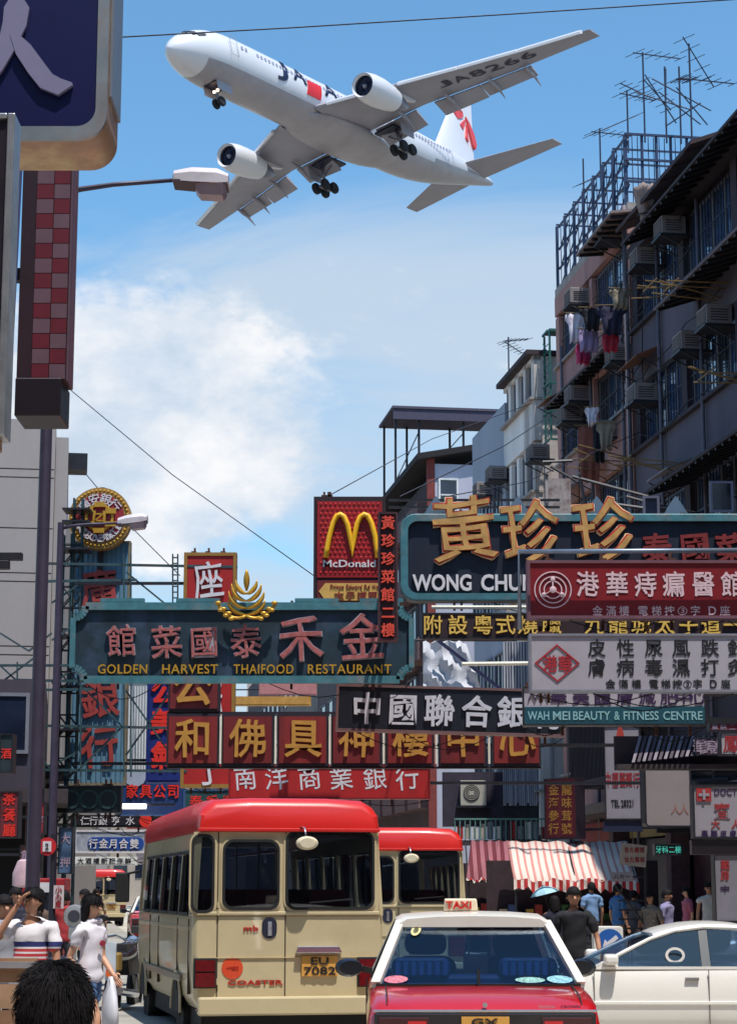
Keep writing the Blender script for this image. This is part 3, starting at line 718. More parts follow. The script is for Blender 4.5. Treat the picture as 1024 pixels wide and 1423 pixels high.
    for c, px in zip('華美護膚減肥中心', (776, 807, 837, 868, 899, 929, 950, 970)): s.ch(c, px, 969, 25, 23, pu, .02, -.02, .008)
    for w_, a, b in (('WAH', 733, 763), ('MEI', 768, 792), ('BEAUTY', 796, 848), ('&', 853, 861), ('FITNESS', 866, 915), ('CENTRE', 921, 976)): s.wd(w_, a, b, 989, 1001, lb, .02, -.034, .01)
    for i in range(3):
        a = 734 + i*9; x0, z0 = s.L(a, 973); x1, z1 = s.L(a+5, 963); x2, _ = s.L(a+10, 973)
        MB().bar((x0, -.02, z0), (x1, -.02, z1), .035, .01).build('wave', pu, s.t); MB().bar((x1, -.02, z1), (x2, -.02, z0), .035, .01).build('wave', pu, s.t)
    s.beams(facX(28.2))
clinic()
def bank_strip():
    s = Board('long dark navy bank sign with white characters slanting towards the right', 467, 955, 785, 1020, 33, rz=.0)
    # it hangs slightly out of level
    s.t.rotation_euler = (0, radians(1.6), 0)
    s.body(M('bank_navy', (14, 18, 32), .45, var=.25, dirt=.2, dirtc=(30, 30, 46)), M('brown_edge', (112, 84, 84), .5, .2), .04)
    for c, px in zip('中國聯合銀行', (510, 560, 610, 662, 712, 762)): s.ch(c, px, 988, 44, 46, M('silver_letter', (186, 186, 196), .5, var=.12), .03, -.035, .02)
    s.beams(facX(33), zs=[0])
bank_strip()
def fast_food():
    s = Board('square dark red sign with a large golden arch letter above a yellow arrow panel', 436, 690, 536, 838, 37)
    s.body(M('maroon_case', (34, 12, 22), .6), None)
    s.rect('panel', 441, 697, 531, 803, M('arch_red', (142, 16, 20), .45, var=.2, scale=5), -.04, -.013)
    rr = M('arch_red_light', (160, 26, 28), .4, var=.2)
    mb = MB()
    for r in range(15):                              # dimpled face
        for c in range(13):
            x, z = s.L(446+c*6.6+(3 if r % 2 else 0), 701+r*6.8)
            if x < s.L(527, 0+740)[0]: mb.lathe([(2.4*s.k, -.041), (1.2*s.k, -.055)], 'y', 6, (x, 0, z))
    stuff(mb.build('dimples', rr, s.t))
    g = M('arch_yellow', (232, 176, 28), .45, var=.08)
    P = [(453, 776), (454.5, 764), (458, 746), (463, 728), (468, 718), (473, 716), (478, 719), (483, 730), (487, 750), (489.5, 774), (492, 750), (496, 730), (501, 719), (506, 716), (511, 718), (516, 728), (521, 746), (523.5, 764), (525, 776)]
    pts = [(s.L(px, py)[0], -.09, s.L(px, py)[1]) for px, py in P]
    MB().tube(pts, 3.9*s.k, 8).build('arch_letter', g, s.t, smooth=True)
    s.wd('McDonald', 449, 522, 779, 789, WHITE, .02, -.055, .01)
    s.rect('lower_panel', 441, 807, 531, 838, DRED, -.03, -.013)
    a = [s.L(*p) for p in ((443, 822), (452, 811), (452, 811), (531, 811), (531, 835), (452, 835))]
    MB().prism([a[0], a[5], a[4], a[3], a[1]], -.045, -.031).build('arrow', M('arrow_yellow', (196, 156, 78), .6, var=.1), s.t)
    tr = M('arrow_text', (128, 44, 36), .6)
    for w_, x0, x1 in (('Prince', 459, 478), ('Edward', 481, 503), ('Rd', 506, 514), ('West', 517, 529)): s.wd(w_, x0, x1, 813, 819, tr, .01, -.055, .006)
    for c, px in zip('太子道西', (471, 487, 503, 518)): s.ch(c, px, 828, 14, 12, tr, .03, -.055, .006)
    s.beams(facX(37), zs=[-.9])
fast_food()
def narrow():
    s = Board('narrow dark vertical sign with seven small glowing red characters beside the golden arch sign', 525, 712, 553, 890, 30)
    s.body(M('maroon_case'), M('narrow_frame', (58, 24, 34), .6), .03)
    for c, py in zip('黃珍珍菜館二樓', (727, 752, 777, 802, 827, 852, 876)): s.ch(c, 539, py, 20, 20, M('glow_red', (206, 70, 52), .5, var=.4, scale=12), .03, -.04, .02)
    for z in (s.z1-.3, 0, s.z0+.3): MB().box(-.03, .03, s.th, 3.4, z-.03, z+.03).build('support_beam', DSTEEL, s.t)
narrow()
def temple_row():
    t = None
    s = Board('row of seven square red boxes with gold characters, one more above its left end', 232, 948, 752, 1066, 36)
    bx = M('box_red', (104, 20, 24), .55, var=.2, scale=2, streak=True, dirt=.5, dirtc=(60, 14, 20)); fr = M('box_frame', (30, 20, 34), .6)
    g = M('dull_gold', (176, 126, 52), .55, var=.15)
    xs = [(232, 304), (308, 380), (385, 456), (460, 530), (536, 603), (609, 676), (683, 752)]
    for i, (c, (a, b)) in enumerate(zip('和佛具神樓中心', xs)):
        s.rect('box', a, 992, b, 1065, fr, 0, .25)
        p = s.rect('panel', a+3, 996, b-3, 1061, bx if i % 2 else M('box_red2', (118, 26, 26), .55, var=.2, streak=True, dirt=.5, dirtc=(70, 18, 22)), -.02, -.001)
        s.ch(c, (a+b)/2+1, 1026, 54, 56, g, .019, -.045, .02)
        if i < 6:
            x, z0 = s.L((b+xs[i+1][0])/2, 1062); _, z1 = s.L(b, 996)
            MB().tube([(x, -.03, z0), (x, -.03, z1)], .022, 6).build('tube_light', M('tube_off'), s.t)
    s.rect('box', 234, 940, 305, 988, fr, 0, .25); s.rect('panel', 237, 943, 302, 985, bx, -.02, -.001); s.ch('公', 268, 952, 58, 60, g, .026, -.045, .02)
    s.rect('rail', 232, 989, 752, 991.6, fr, .05, .2); s.rect('rail', 232, 1065.5, 752, 1068, fr, .05, .2)
    s.beams(facX(36), zs=[-.35])
temple_row()
def others():
    s = Board('bright red banner sign with white brush characters under the row of red boxes', 318, 1064, 598, 1111, 39)
    s.body(RED, M('red_frame', (120, 20, 26), .5), .03)
    for c, px in zip('南洋商業銀行', (341, 384, 430, 474, 521, 566)): s.ch(c, px, 1081, 34, 36, WHITE, .004, -.03, .012, .1)
    s.beams(facX(39), zs=[0])
    s = Board('tall red vertical sign with gold border topped by one white character', 256, 768, 325, 1095, 41, rz=0)
    s.body(M('tall_red', (160, 26, 24), .5, var=.15, scale=2), M('gold_border', (150, 110, 52), .5, .2), .07)
    s.ch('座', 290, 806, 44, 56, WHITE, .012, -.04, .02, .12)
    s.ch('廣', 290, 975, 44, 56, WHITE, .012, -.04, .02, .12); s.ch('了', 290, 1068, 44, 50, WHITE, .012, -.04, .02, .12)
    s.beams(at(100, 900, 41).x, right=False, zs=[s.z1-.6, s.z1-1.4, 0, s.z0+.5])
    # vertical bank sign and its round emblem
    s = Board('tall pale blue ribbed vertical sign with red characters at the left', 103, 752, 174, 1091, 43)
    s.body(M('ribbed_blue', (92, 132, 156), .6, var=.25, scale=3, streak=True, dirt=.4, dirtc=(30, 60, 90)), M('gold_thin', (128, 118, 96), .5, .2), .04)
    rb = M('rib_blue', (78, 114, 140), .6, var=.3, scale=3)
    for k in range(11): x = s.x0+.09+k*(s.x1-s.x0-.18)/10; MB().box(x-.012, x+.012, -.04, -.013, s.z0+.05, s.z1-.05).build('rib', rb, s.t)
    rc = M('vivid_red_char', (150, 56, 52), .5, var=.25)
    for c, py in zip('廣安銀行', (818, 893, 970, 1038)): s.ch(c, 139, py, 56, 60, rc, .02, -.06, .025, .12)
    xb = at(96, 900, 43).x
    s.beams(xb, right=False, zs=[s.z1-.4, s.z1-1.9, .2, s.z0+.4, s.z0+1.4])
    s = Board('round gold rimmed red bank emblem on top of the blue ribbed sign', 93, 675, 184, 765, 42.6)
    cx_, cz_ = 0, 0; R = 45*s.k
    MB().lathe([(R, 0), (R, .3)], 'y', 40).build('casing', M('gold_rim', (168, 128, 66), .5, .25, var=.15), s.t)
    MB().lathe([(R*.79, -.03), (R*.79, -.001)], 'y', 40).build('disc', M('emblem_red', (140, 30, 40), .5, var=.1), s.t)
    for k in range(44):
        a = 2*pi*k/44; MB().ball((R*.9*cos(a), -.01, R*.9*sin(a)), .03, 6, 4).build('bulb', GOLD, s.t)
    mb = MB(); ringband(mb, [(R*.46*cos(2*pi*i/30), R*.46*sin(2*pi*i/30)) for i in range(30)], [(R*.38*cos(2*pi*i/30), R*.38*sin(2*pi*i/30)) for i in range(30)], -.07, -.031); mb.build('ring', GOLD, s.t)
    for a in (0, 60, 120, 180, 240, 300):
        r = R*.42; w_ = R*.17; x = r*cos(radians(a+90)); z = r*sin(radians(a+90)); MB().box(x-w_, x+w_, -.1, -.071, z-.055, z+.055).build('bar', GOLD, s.t)
    for sg in (-1, 1):
        MB().bar((sg*R*.16, -.08, -R*.22), (sg*R*.16, -.08, R*.22), .06, .03).build('bar', GOLD, s.t)
    MB().bar((-R*.12, -.115, R*.1), (R*.12, -.115, R*.1), .06, .03).build('bar', GOLD, s.t); MB().bar((R*.12, -.115, R*.1), (-R*.12, -.115, -R*.12), .06, .03).build('bar', GOLD, s.t)
    MB().bar((-R*.12, -.115, -R*.12), (R*.14, -.115, -R*.12), .06, .03).build('bar', GOLD, s.t)
    txt = 'KWONG ON BANK LTD'
    for i, c in enumerate(txt):
        if c == ' ': continue
        a = radians(200 + 140*i/(len(txt)-1)); me, x0, x1, y0, y1 = glyph(c, .01, .01, WHITE)
        r = R*.66; sc = .24; th = a + pi/2
        put(me, 'letter', s.t, (r*cos(a) - sc*.35*cos(th) + sc*.33*sin(th)*1, -.04, r*sin(a) - sc*.35*sin(th) - sc*.33*cos(th)), sc, sc, (pi/2, -th, 0))
    for i, c in enumerate('行銀安廣'):
        a = radians(40 + 100*i/3); r = R*.63; th = a - pi/2; sc = .26; me = glyph(c, .01, .012, WHITE)[0]
        put(me, 'letter', s.t, (r*cos(a) - sc*.5*cos(th) + sc*.38*sin(th), -.04, r*sin(a) - sc*.5*sin(th) - sc*.38*cos(th)), sc, sc, (pi/2, -th, 0))
    MB().box(-.05, .05, .31, .4, -R*1.6, R*1.1).build('support_beam', DSTEEL, s.t)
    # deep blue sign with red characters
    s = Board('deep blue vertical sign with bright red characters beside the red boxes', 205, 948, 251, 1088, 44)
    s.body(M('deep_blue', (16, 36, 112), .5, var=.15), None)
    for c, py in zip('公美氣', (961, 1003, 1050)): s.ch(c, 229, py, 40, 40, M('hot_red', (214, 44, 34), .5), .04, -.03, .02)
    s.beams(at(98, 900, 44).x, right=False, zs=[s.z0+.5])
    s = Board('white ribbed panel sign standing between the pale blue and deep blue signs', 175, 948, 204, 1072, 46)
    s.body(M('white_ribbed', (214, 216, 220), .6, var=.08), M('gold_thin'), .02)
    for k in range(7): x = s.x0+.07+k*(s.x1-s.x0-.14)/6; MB().box(x-.012, x+.012, -.035, -.013, s.z0+.04, s.z1-.04).build('rib', M('grey_rib', (150, 156, 164), .6), s.t)
    s.beams(at(98, 900, 46).x, right=False)
    # lower cluster over the road
    s = Board('dark green sign with round medallions below the pale blue sign', 78, 1092, 168, 1130, 41.5)
    s.body(M('dark_green', (10, 30, 34), .5, var=.3), DSTEEL, .03)
    for px in (98, 124, 150):
        x, z = s.L(px, 1111); MB().loft([[(x+r*cos(2*pi*i/20), y, z+r*sin(2*pi*i/20)) for i in range(20)] for r, y in ((.15,-.013),(.15,-.03),(.2,-.03),(.2,-.013))], cap=False).build('medallion', M('medal_green', (34, 62, 62), .5), s.t)
    s.beams(at(60, 900, 41.5).x, right=False)
    s = Board('blue sign with small red characters above a white lit tube lamp', 168, 1074, 256, 1134, 48)
    s.body(M('mid_blue', (24, 52, 104), .5, var=.2), M('blue_edge', (40, 80, 130), .5), .03)
    for c, px in zip('家具公司', (184, 203, 222, 241)): s.ch(c, px, 1100, 18, 20, M('hot_red'), .02, -.03, .015)
    x, z = s.L(188, 1083); MB().prism([(x-.35, z+.2), (x-.2, z-.1), (x, z-.22), (x+.2, z-.1), (x+.35, z+.2)], -.04, -.013).build('badge', M('badge_grey', (150, 160, 180), .5), s.t)
    s.beams(at(98, 900, 48).x, right=False)
    t = thing('tube_lamp', 'small white lit tube lamp glaring below the blue sign', 'lamp', at(186, 1121, 47), 0)
    MB().tube([(-.28, 0, 0), (.28, 0, 0)], .055, 8).build('tube', M('lit_tube', (255, 246, 226), .4, emit=9), t)
    MB().box(-.62, .95, .06, .14, .02, .07).build('holder', DSTEEL, t)
    MB().box(-.05, .05, .1, .9, .03, .06).build('support_beam', DSTEEL, t)
    s = Board('black strip sign with small white characters and a red disc over the road', 98, 1133, 244, 1150, 52)
    s.body(M('black_board', (24, 20, 30), .5, var=.2), None)
    for c, px in zip('仁行銀亨水', (118, 130, 143, 161, 181)): s.ch(c, px, 1141, 13, 13, WHITE, .01, -.03, .012)
    x, z = s.L(203, 1141); MB().lathe([(.17, -.04), (.17, -.013)], 'y', 16, (x, 0, z)).build('disc', M('hot_red'), s.t)
    s.beams(at(60, 900, 52).x, right=False)
    s = Board('pale sign with a blue oval naming characters in white over the road', 104, 1154, 216, 1186, 58)
    s.body(M('pale_sign', (150, 156, 170), .5, var=.25, scale=5, dirt=.4, dirtc=(90, 90, 120)), WHITE, .05)
    a, d = s.L(122, 1164); b, c_ = s.L(200, 1182); MB().prism(rrect(a, b, c_, d, (d-c_)/2.05, 6), -.03, -.013).build('oval', M('oval_blue', (24, 66, 140), .5), s.t)
    for c, px in zip('行金月合雙', (130, 144, 158, 172, 187)): s.ch(c, px, 1173, 13, 14, WHITE, .02, -.052, .008)
    s.beams(at(60, 900, 58).x, right=False)
    s = Board('long white strip sign low over the far road', 100, 1191, 190, 1203, 66)
    s.body(M('white_strip', (206, 204, 198), .5, var=.1), None)
    for c, px in zip('大酒樓新記海鮮', (112, 123, 134, 145, 156, 167, 178)): s.ch(c, px, 1197, 9, 9, M('black_letter'), .02, -.02, .008)
    s.beams(at(60, 900, 66).x, right=False)
    s = Board('grey faded sign behind the white strip sign', 190, 1150, 262, 1200, 80)
    s.body(M('faded_grey', (128, 120, 128), .6, var=.3, scale=2), None)
    s.beams(at(98, 900, 80).x, right=False, zs=[0])
    s = Board('red sign with white characters low on the right of the far road', 176, 1140, 258, 1152, 74)
    s.body(RED, None); s.beams(at(98, 900, 74).x, right=False, zs=[0])
    s = Board('yellow framed sign under the teal board', 325, 968, 432, 981, 70)
    s.body(M('ochre_board', (176, 130, 60), .6, var=.2), None)
    s.beams(at(98, 900, 70).x, right=False, zs=[0])
    s = Board('small pink sign with a slanting roof shape high over the far road', 360, 950, 440, 966, 95)
    s.body(M('pink_far', (180, 120, 120), .6), None); s.beams(at(98, 900, 95).x, right=False, zs=[0])
    s = Board('small green and red sign above the minibus roof', 252, 1098, 340, 1130, 55)
    s.body(M('green_small', (24, 66, 70), .5, var=.3), M('blue_edge'), .03)
    for c, px in zip('泰香園', (272, 295, 318)): s.ch(c, px, 1114, 18, 18, M('hot_red'), .02, -.03, .012)
    s.beams(at(98, 900, 55).x, right=False, zs=[0])
others()
# ---------------------------------------------------------------- near signs at the left
def near_left():
    s = Board('big dark blue sign with one white character at the top left corner', -150, -260, 162, 225, 12.5, thick=0)
    F_ = 12.0
    t = s.t; t.location = at(0, 60, F_); s.c = at(0, 60, F_)
    x1, z0 = s.L(148, 196); x0 = -2.6 + 0; z1 = s.L(0, -280)[1]
    al = M('sign_alu', (150, 156, 160), .35, .55, var=.2, scale=3, dirt=.5, dirtc=(170, 120, 80))
    al2 = M('sign_underside', (164, 128, 104), .5, .2, var=.25, scale=4, dirt=.5, dirtc=(220, 200, 150))
    x0 = s.L(-150, 60)[0]
    MB().prism(rrect(x0, x1, z0, z1, .17, 8), 0, .52).build('casing', al2, t, smooth='auto')
    mb = MB(); ringband(mb, rrect(x0, x1, z0, z1, .17, 8), rrect(x0+.07, x1-.07, z0+.09, z1-.07, .12, 8), -.03, -.001); mb.build('frame', al, t)
    MB().prism(rrect(x0+.072, x1-.072, z0+.092, z1-.072, .12, 8), -.018, -.001).build('panel', M('royal_navy', (12, 12, 66), .35, var=.15, scale=2), t)
    xx, zz = s.L(160, 60); MB().box(x1+.002, x1+.02, .05, .5, z0+.32, z1-.3).build('side_plate', M('side_grey', (120, 124, 134), .4, .3), t)
    # brush-drawn character as one raised piece per stroke
    def stroke(P, w, y=-.05):
        mb = MB(); L_ = []; R_ = []
        pts = [Vector(s.L(*p)) for p in P]
        for i, p in enumerate(pts):
            d = (pts[min(i+1, len(pts)-1)] - pts[max(0, i-1)]).normalized(); n = Vector((-d.y, d.x)) * w[i] * s.k * .96
            L_.append(p + n); R_.append(p - n)
        return mb.loft([[(a.x, y, a.y), (b.x, y, b.y), (b.x, -.02, b.y), (a.x, -.02, a.y)] for a, b in zip(L_, R_)])
    wc = M('grey_white_char', (118, 114, 146), .6, var=.06)
    stroke([(24, 2), (25, 14), (22, 36), (10, 70), (-4, 95), (-30, 130), (-60, 160)], [11, 19, 18, 13, 12, 11, 3]).build('stroke', wc, t)
    MB; stroke([(20, 50), (34, 72), (52, 98), (66, 116), (84, 124), (102, 120)], [5, 13, 14, 14, 13, 2], -.053).build('stroke', wc, t)
    MB().box(x0-1.5, x0-.01, .15, .3, .2, .35).build('support_beam', DSTEEL, t)
    # dark sign with a metal edge, nearest
    D = 9.5
    t = thing('street_sign', 'tall dark sign with a bare metal edge before the big blue sign', 'sign', at(0, 400, D), 0)
    b = Board.__new__(Board); b.c = at(0, 400, D); b.rz = 0; b.D = D; b.k = D/2849; b.t = t
    xa, za = b.L(22, 158); xb, zb = b.L(20, 606)
    MB().box(xa-1.2, xa-.04, 0, .12, zb+.02, za-.03).build('panel', M('near_dark', (34, 26, 34), .35, var=.5, scale=3, coat=.5), t)
    MB().box(xa-.038, xa, -.02, .16, zb, za).build('frame', M('bright_alu', (176, 176, 180), .3, .7, var=.3, scale=6), t, bevel=.006)
    MB().box(xa-1.2, xa-.04, -.02, .16, zb-.05, zb+.018).build('frame', al2, t, bevel=.006); MB().box(xa-1.2, xa-.04, -.02, .16, za-.028, za).build('frame', M('bright_alu'), t, bevel=.006)
    MB().box(xa-2.5, xa-1.21, .02, .1, .2, .3).build('support_beam', DSTEEL, t)
    # chequered vertical lightbox
    D = 15.5
    t = thing('chequered_sign', 'tall dark lightbox with pink and red chequered tiles under the blue sign', 'sign', at(62, 400, D), 0)
    b.c = at(62, 400, D); b.D = D; b.k = D/2849; b.t = t
    x0, z1 = b.L(33, 215); x1, z0 = b.L(91, 527)
    MB().box(x0, x1, 0, .35, z0, z1).build('casing', M('check_dark', (38, 14, 26), .45, var=.2), t)
    pk = M('tile_pink', (92, 66, 78), .5, var=.12); rd = M('tile_red', (92, 16, 34), .45, var=.12)
    n = 15; h = (z1-z0)/n; w1 = (x1-x0)
    for i in range(n):
        for j, (a, c) in enumerate(((.30, .66), (.66, .995))):
            MB().box(x0+w1*a+.003, x0+w1*c-.003, -.012, -.001, z0+i*h+.003, z0+(i+1)*h-.003).build('tile', pk if (i+j) % 2 else rd, t)
    for k in range(5): MB().box(x1+.001, x1+.01, .02+.065*k, .08+.065*k, z0, z1).build('tile', rd if k % 2 else pk, t)
    xa, za = b.L(23, 527); xb, zb = b.L(85, 580)
    MB().box(xa, xb, -.06, .42, zb, za).build('base_box', M('near_black', (22, 12, 22), .4, var=.2), t, bevel=.01)
    xc, zc = b.L(30, 240); MB().tube([(xc, -.05, z1), (xc-.03, -.05, z0+.1)], .02, 6).build('cable', M('blue_steel', (60, 70, 110), .5), t)
    xc, zc = b.L(26, 240); MB().tube([(xc-.02, .1, z1), (xc-.02, .1, z0+.8)], .015, 6).build('cable', DSTEEL, t)
    MB().box(x0-1.6, x0-.001, .1, .2, .1, .2).build('support_beam', DSTEEL, t)
near_left()
def lamps():
    def lamp(px, D, top, label, headpx, thick, grow=None):
        base = gnd(px, D); zt = at(px, top, D).z
        t = thing('street_lamp', label, 'street lamp', base, 0, 'street lamps on the left pavement')
        pm = M('lamp_post_paint', (62, 54, 72), .5, .2, var=.2)
        MB().tube([(0, 0, .0), (0, 0, zt*.5), (0, 0, zt+.05)], thick, 12, thick*.72).build('pole', pm, t, smooth='auto')
        MB().tube([(0, 0, 0), (0, 0, 1.3)], thick*1.35, 12).build('pole_base', pm, t, smooth='auto')
        h0 = at(headpx[0], headpx[1], D).x - base.x; h1 = at(headpx[2], headpx[3], D).x - base.x; z0 = at(headpx[0], headpx[1], D).z; z1 = at(headpx[2], headpx[3], D).z
        MB().tube([(0, 0, zt-.06), (.3, 0, zt), (h0*.5, 0, zt+(z0-zt)*.5), (h0, 0, z0)], .035, 8, .022).build('arm', pm, t, smooth=True)
        al = M('lamp_shell', (196, 186, 190), .45, .1, var=.1, dirt=.3)
        L_ = h1-h0
        hd = MB().loft([[(h0+L_*u, w*.5*c1, z0+(z1-z0)*u+hh*s1) for c1, s1 in ((1,-.35),(1,.3),(.6,.75),(-.6,.75),(-1,.3),(-1,-.35))] for u, w, hh in ((0, .1, .05), (.03, .24, .11), (.35, .32, .16), (.8, .34, .16), (1, .26, .1))]).build('lamp_head', al, t, smooth='auto')
        MB().loft([[(h0+L_*u, w*.5*c1, z0+(z1-z0)*u-d) for c1, d in ((1,.045),(.7,hh),(-.7,hh),(-1,.045))] for u, w, hh in ((.42, .26, .12), (.5, .3, .17), (.9, .3, .17), (.96, .24, .12))]).build('lens', M('lamp_lens', (150, 130, 140), .3, var=.2), t, smooth='auto')
        MB().loft([[(h0+L_*u, w*.5*c1, z0+(z1-z0)*u-d) for c1, d in ((1,.03),(1,.06),(-1,.06),(-1,.03))] for u, w in ((.02, .25), (.4, .31), (.99, .27))]).build('rim', M('lamp_rim', (60, 44, 50), .5), t)
        return t
    lamp(45, 20, 262, 'near street lamp with a long arm reaching under the aircraft wing', (240, 250, 318, 254), .075)
    lamp(70, 38, 730, 'further street lamp whose head crosses the round bank emblem', (163, 727, 205, 722), .085)
lamps()
def lattice():
    D = 42
    for px0, px1, top, lb in ((74, 86, 742, 'thin dark steel lattice mast left of the pale blue sign'), (88, 100, 692, 'taller steel lattice mast touching the pale blue sign')):
        a = gnd(px0, D); b = gnd(px1, D); w = b.x-a.x; zt = at(px0, top, D).z; z0 = 3.0
        t = thing('lattice_mast', lb, 'mast', a, 0)
        for x in (0, w):
            for y in (0, w): MB().bar((x, y, 0), (x, y, zt), .04).build('post', STEEL, t)
        n = int(zt/.45)
        mb = MB()
        for k in range(n):
            z = k*.45+.3; s_ = -1 if k % 2 else 1
            for y in (0, w):
                mb.bar((0, y-.03, z), (w, y-.03, z+.22*s_), .025); mb.bar((0, y-.03, z), (w, y-.03, z), .02)
            mb.bar((-.03, 0, z), (-.03, w, z+.2), .025)
        stuff(mb.build('lacing', DSTEEL, t))
        if px0 > 80:
            for z in [at(px0, p, D).z for p in (705, 722, 760, 880, 950, 1010)]:
                MB().box(-.2, w+.2, -.3, .3, z-.1, z-.06).build('platform', DSTEEL, t)
    # cross beams from the masts over the road
    t = thing('sign_truss', 'blue green steel truss frame crossing behind the teal and pale blue signs', 'truss', at(55, 1000, 41), 0)
    c = at(55, 1000, 41)
    L = lambda px, py, y=0: (at(px, py, 41+y).x - c.x, y, at(px, py, 41+y).z - c.z)
    for a, b in (((55, 783), (330, 788)), ((55, 808), (190, 806)), ((0, 925), (110, 925)), ((20, 945), (250, 950)), ((10, 1008), (240, 1012)), ((20, 1070), (260, 1072)), ((10, 960), (130, 958))): MB().bar(L(*a), L(*b), .05).build('beam', STEEL, t)
    for a, b in (((175, 795), (228, 838)), ((175, 1050), (245, 950)), ((175, 960), (245, 1060)), ((72, 838), (110, 812)), ((72, 890), (130, 850)), ((0, 925), (38, 960)), ((72, 950), (110, 925)), ((0, 880), (40, 905)), ((40, 905), (72, 880)), ((72, 1065), (108, 1045)), ((30, 1030), (72, 1070)), ((0, 950), (60, 905)), ((110, 950), (170, 1010)), ((110, 1070), (170, 1010))):
        MB().bar(L(*a, .12), L(*b, .12), .035).build('brace', STEEL, t)
    for px in (24, 112, 172, 182, 240, 247): MB().bar(L(px, 1080 if px != 240 and px != 247 else 838, -.1), L(px, 920 if px < 200 and px != 182 and px != 172 else 770, -.1), .03).build('hanger', STEEL, t)
    for k in range(8): MB().bar(L(240, 775+k*8, -.1), L(247, 775+k*8, -.1), .025).build('rung', STEEL, t)
    MB().box(L(-20, 1008)[0]-1, 0, .3, .4, -.05, .05).build('beam', STEEL, t)
lattice()

def loose_cables():
    rg = random.Random(5); cb = M('cable_black', (26, 24, 30), .8); rust = M('rust_steel', (78, 44, 32), .8, var=.4, scale=8)
    for o in [q for q in bpy.data.objects if q.name.startswith('street_sign') and not q.parent]:
        c = [k for k in bpy.data.objects if k.parent == o and k.name.startswith(('casing', 'panel'))]
        if not c: continue
        v = [x.co for x in c[0].data.vertices]; x0, x1 = min(a.x for a in v), max(a.x for a in v); z0, z1 = min(a.z for a in v), max(a.z for a in v); yb = max(a.y for a in v)
        if 'round gold' in o['label'] or x1-x0 < .9 or o.location.y > 62 or o.location.y < 20: continue
        for i in range(3):
            a = rg.uniform(x0, x1-.5); b = min(x1, a+rg.uniform(.5, 2.2)); s_ = rg.uniform(.08, .3)
            MB().tube([(a+(b-a)*q/6, yb*.5, z0-.01-s_*sin(pi*q/6)) for q in range(7)], .010, 4).build('cable', cb, o)
        for i in range(3):
            a = rg.uniform(x0+.1, x1-.1); MB().box(a-.02, a+.02, yb+.001, yb+.05, z0-.12, z1+.14).build('hanger', rust, o)
            MB().box(a-.05, a+.05, .02, yb, z1+.001, z1+.035).build('bracket', rust, o)
loose_cables()
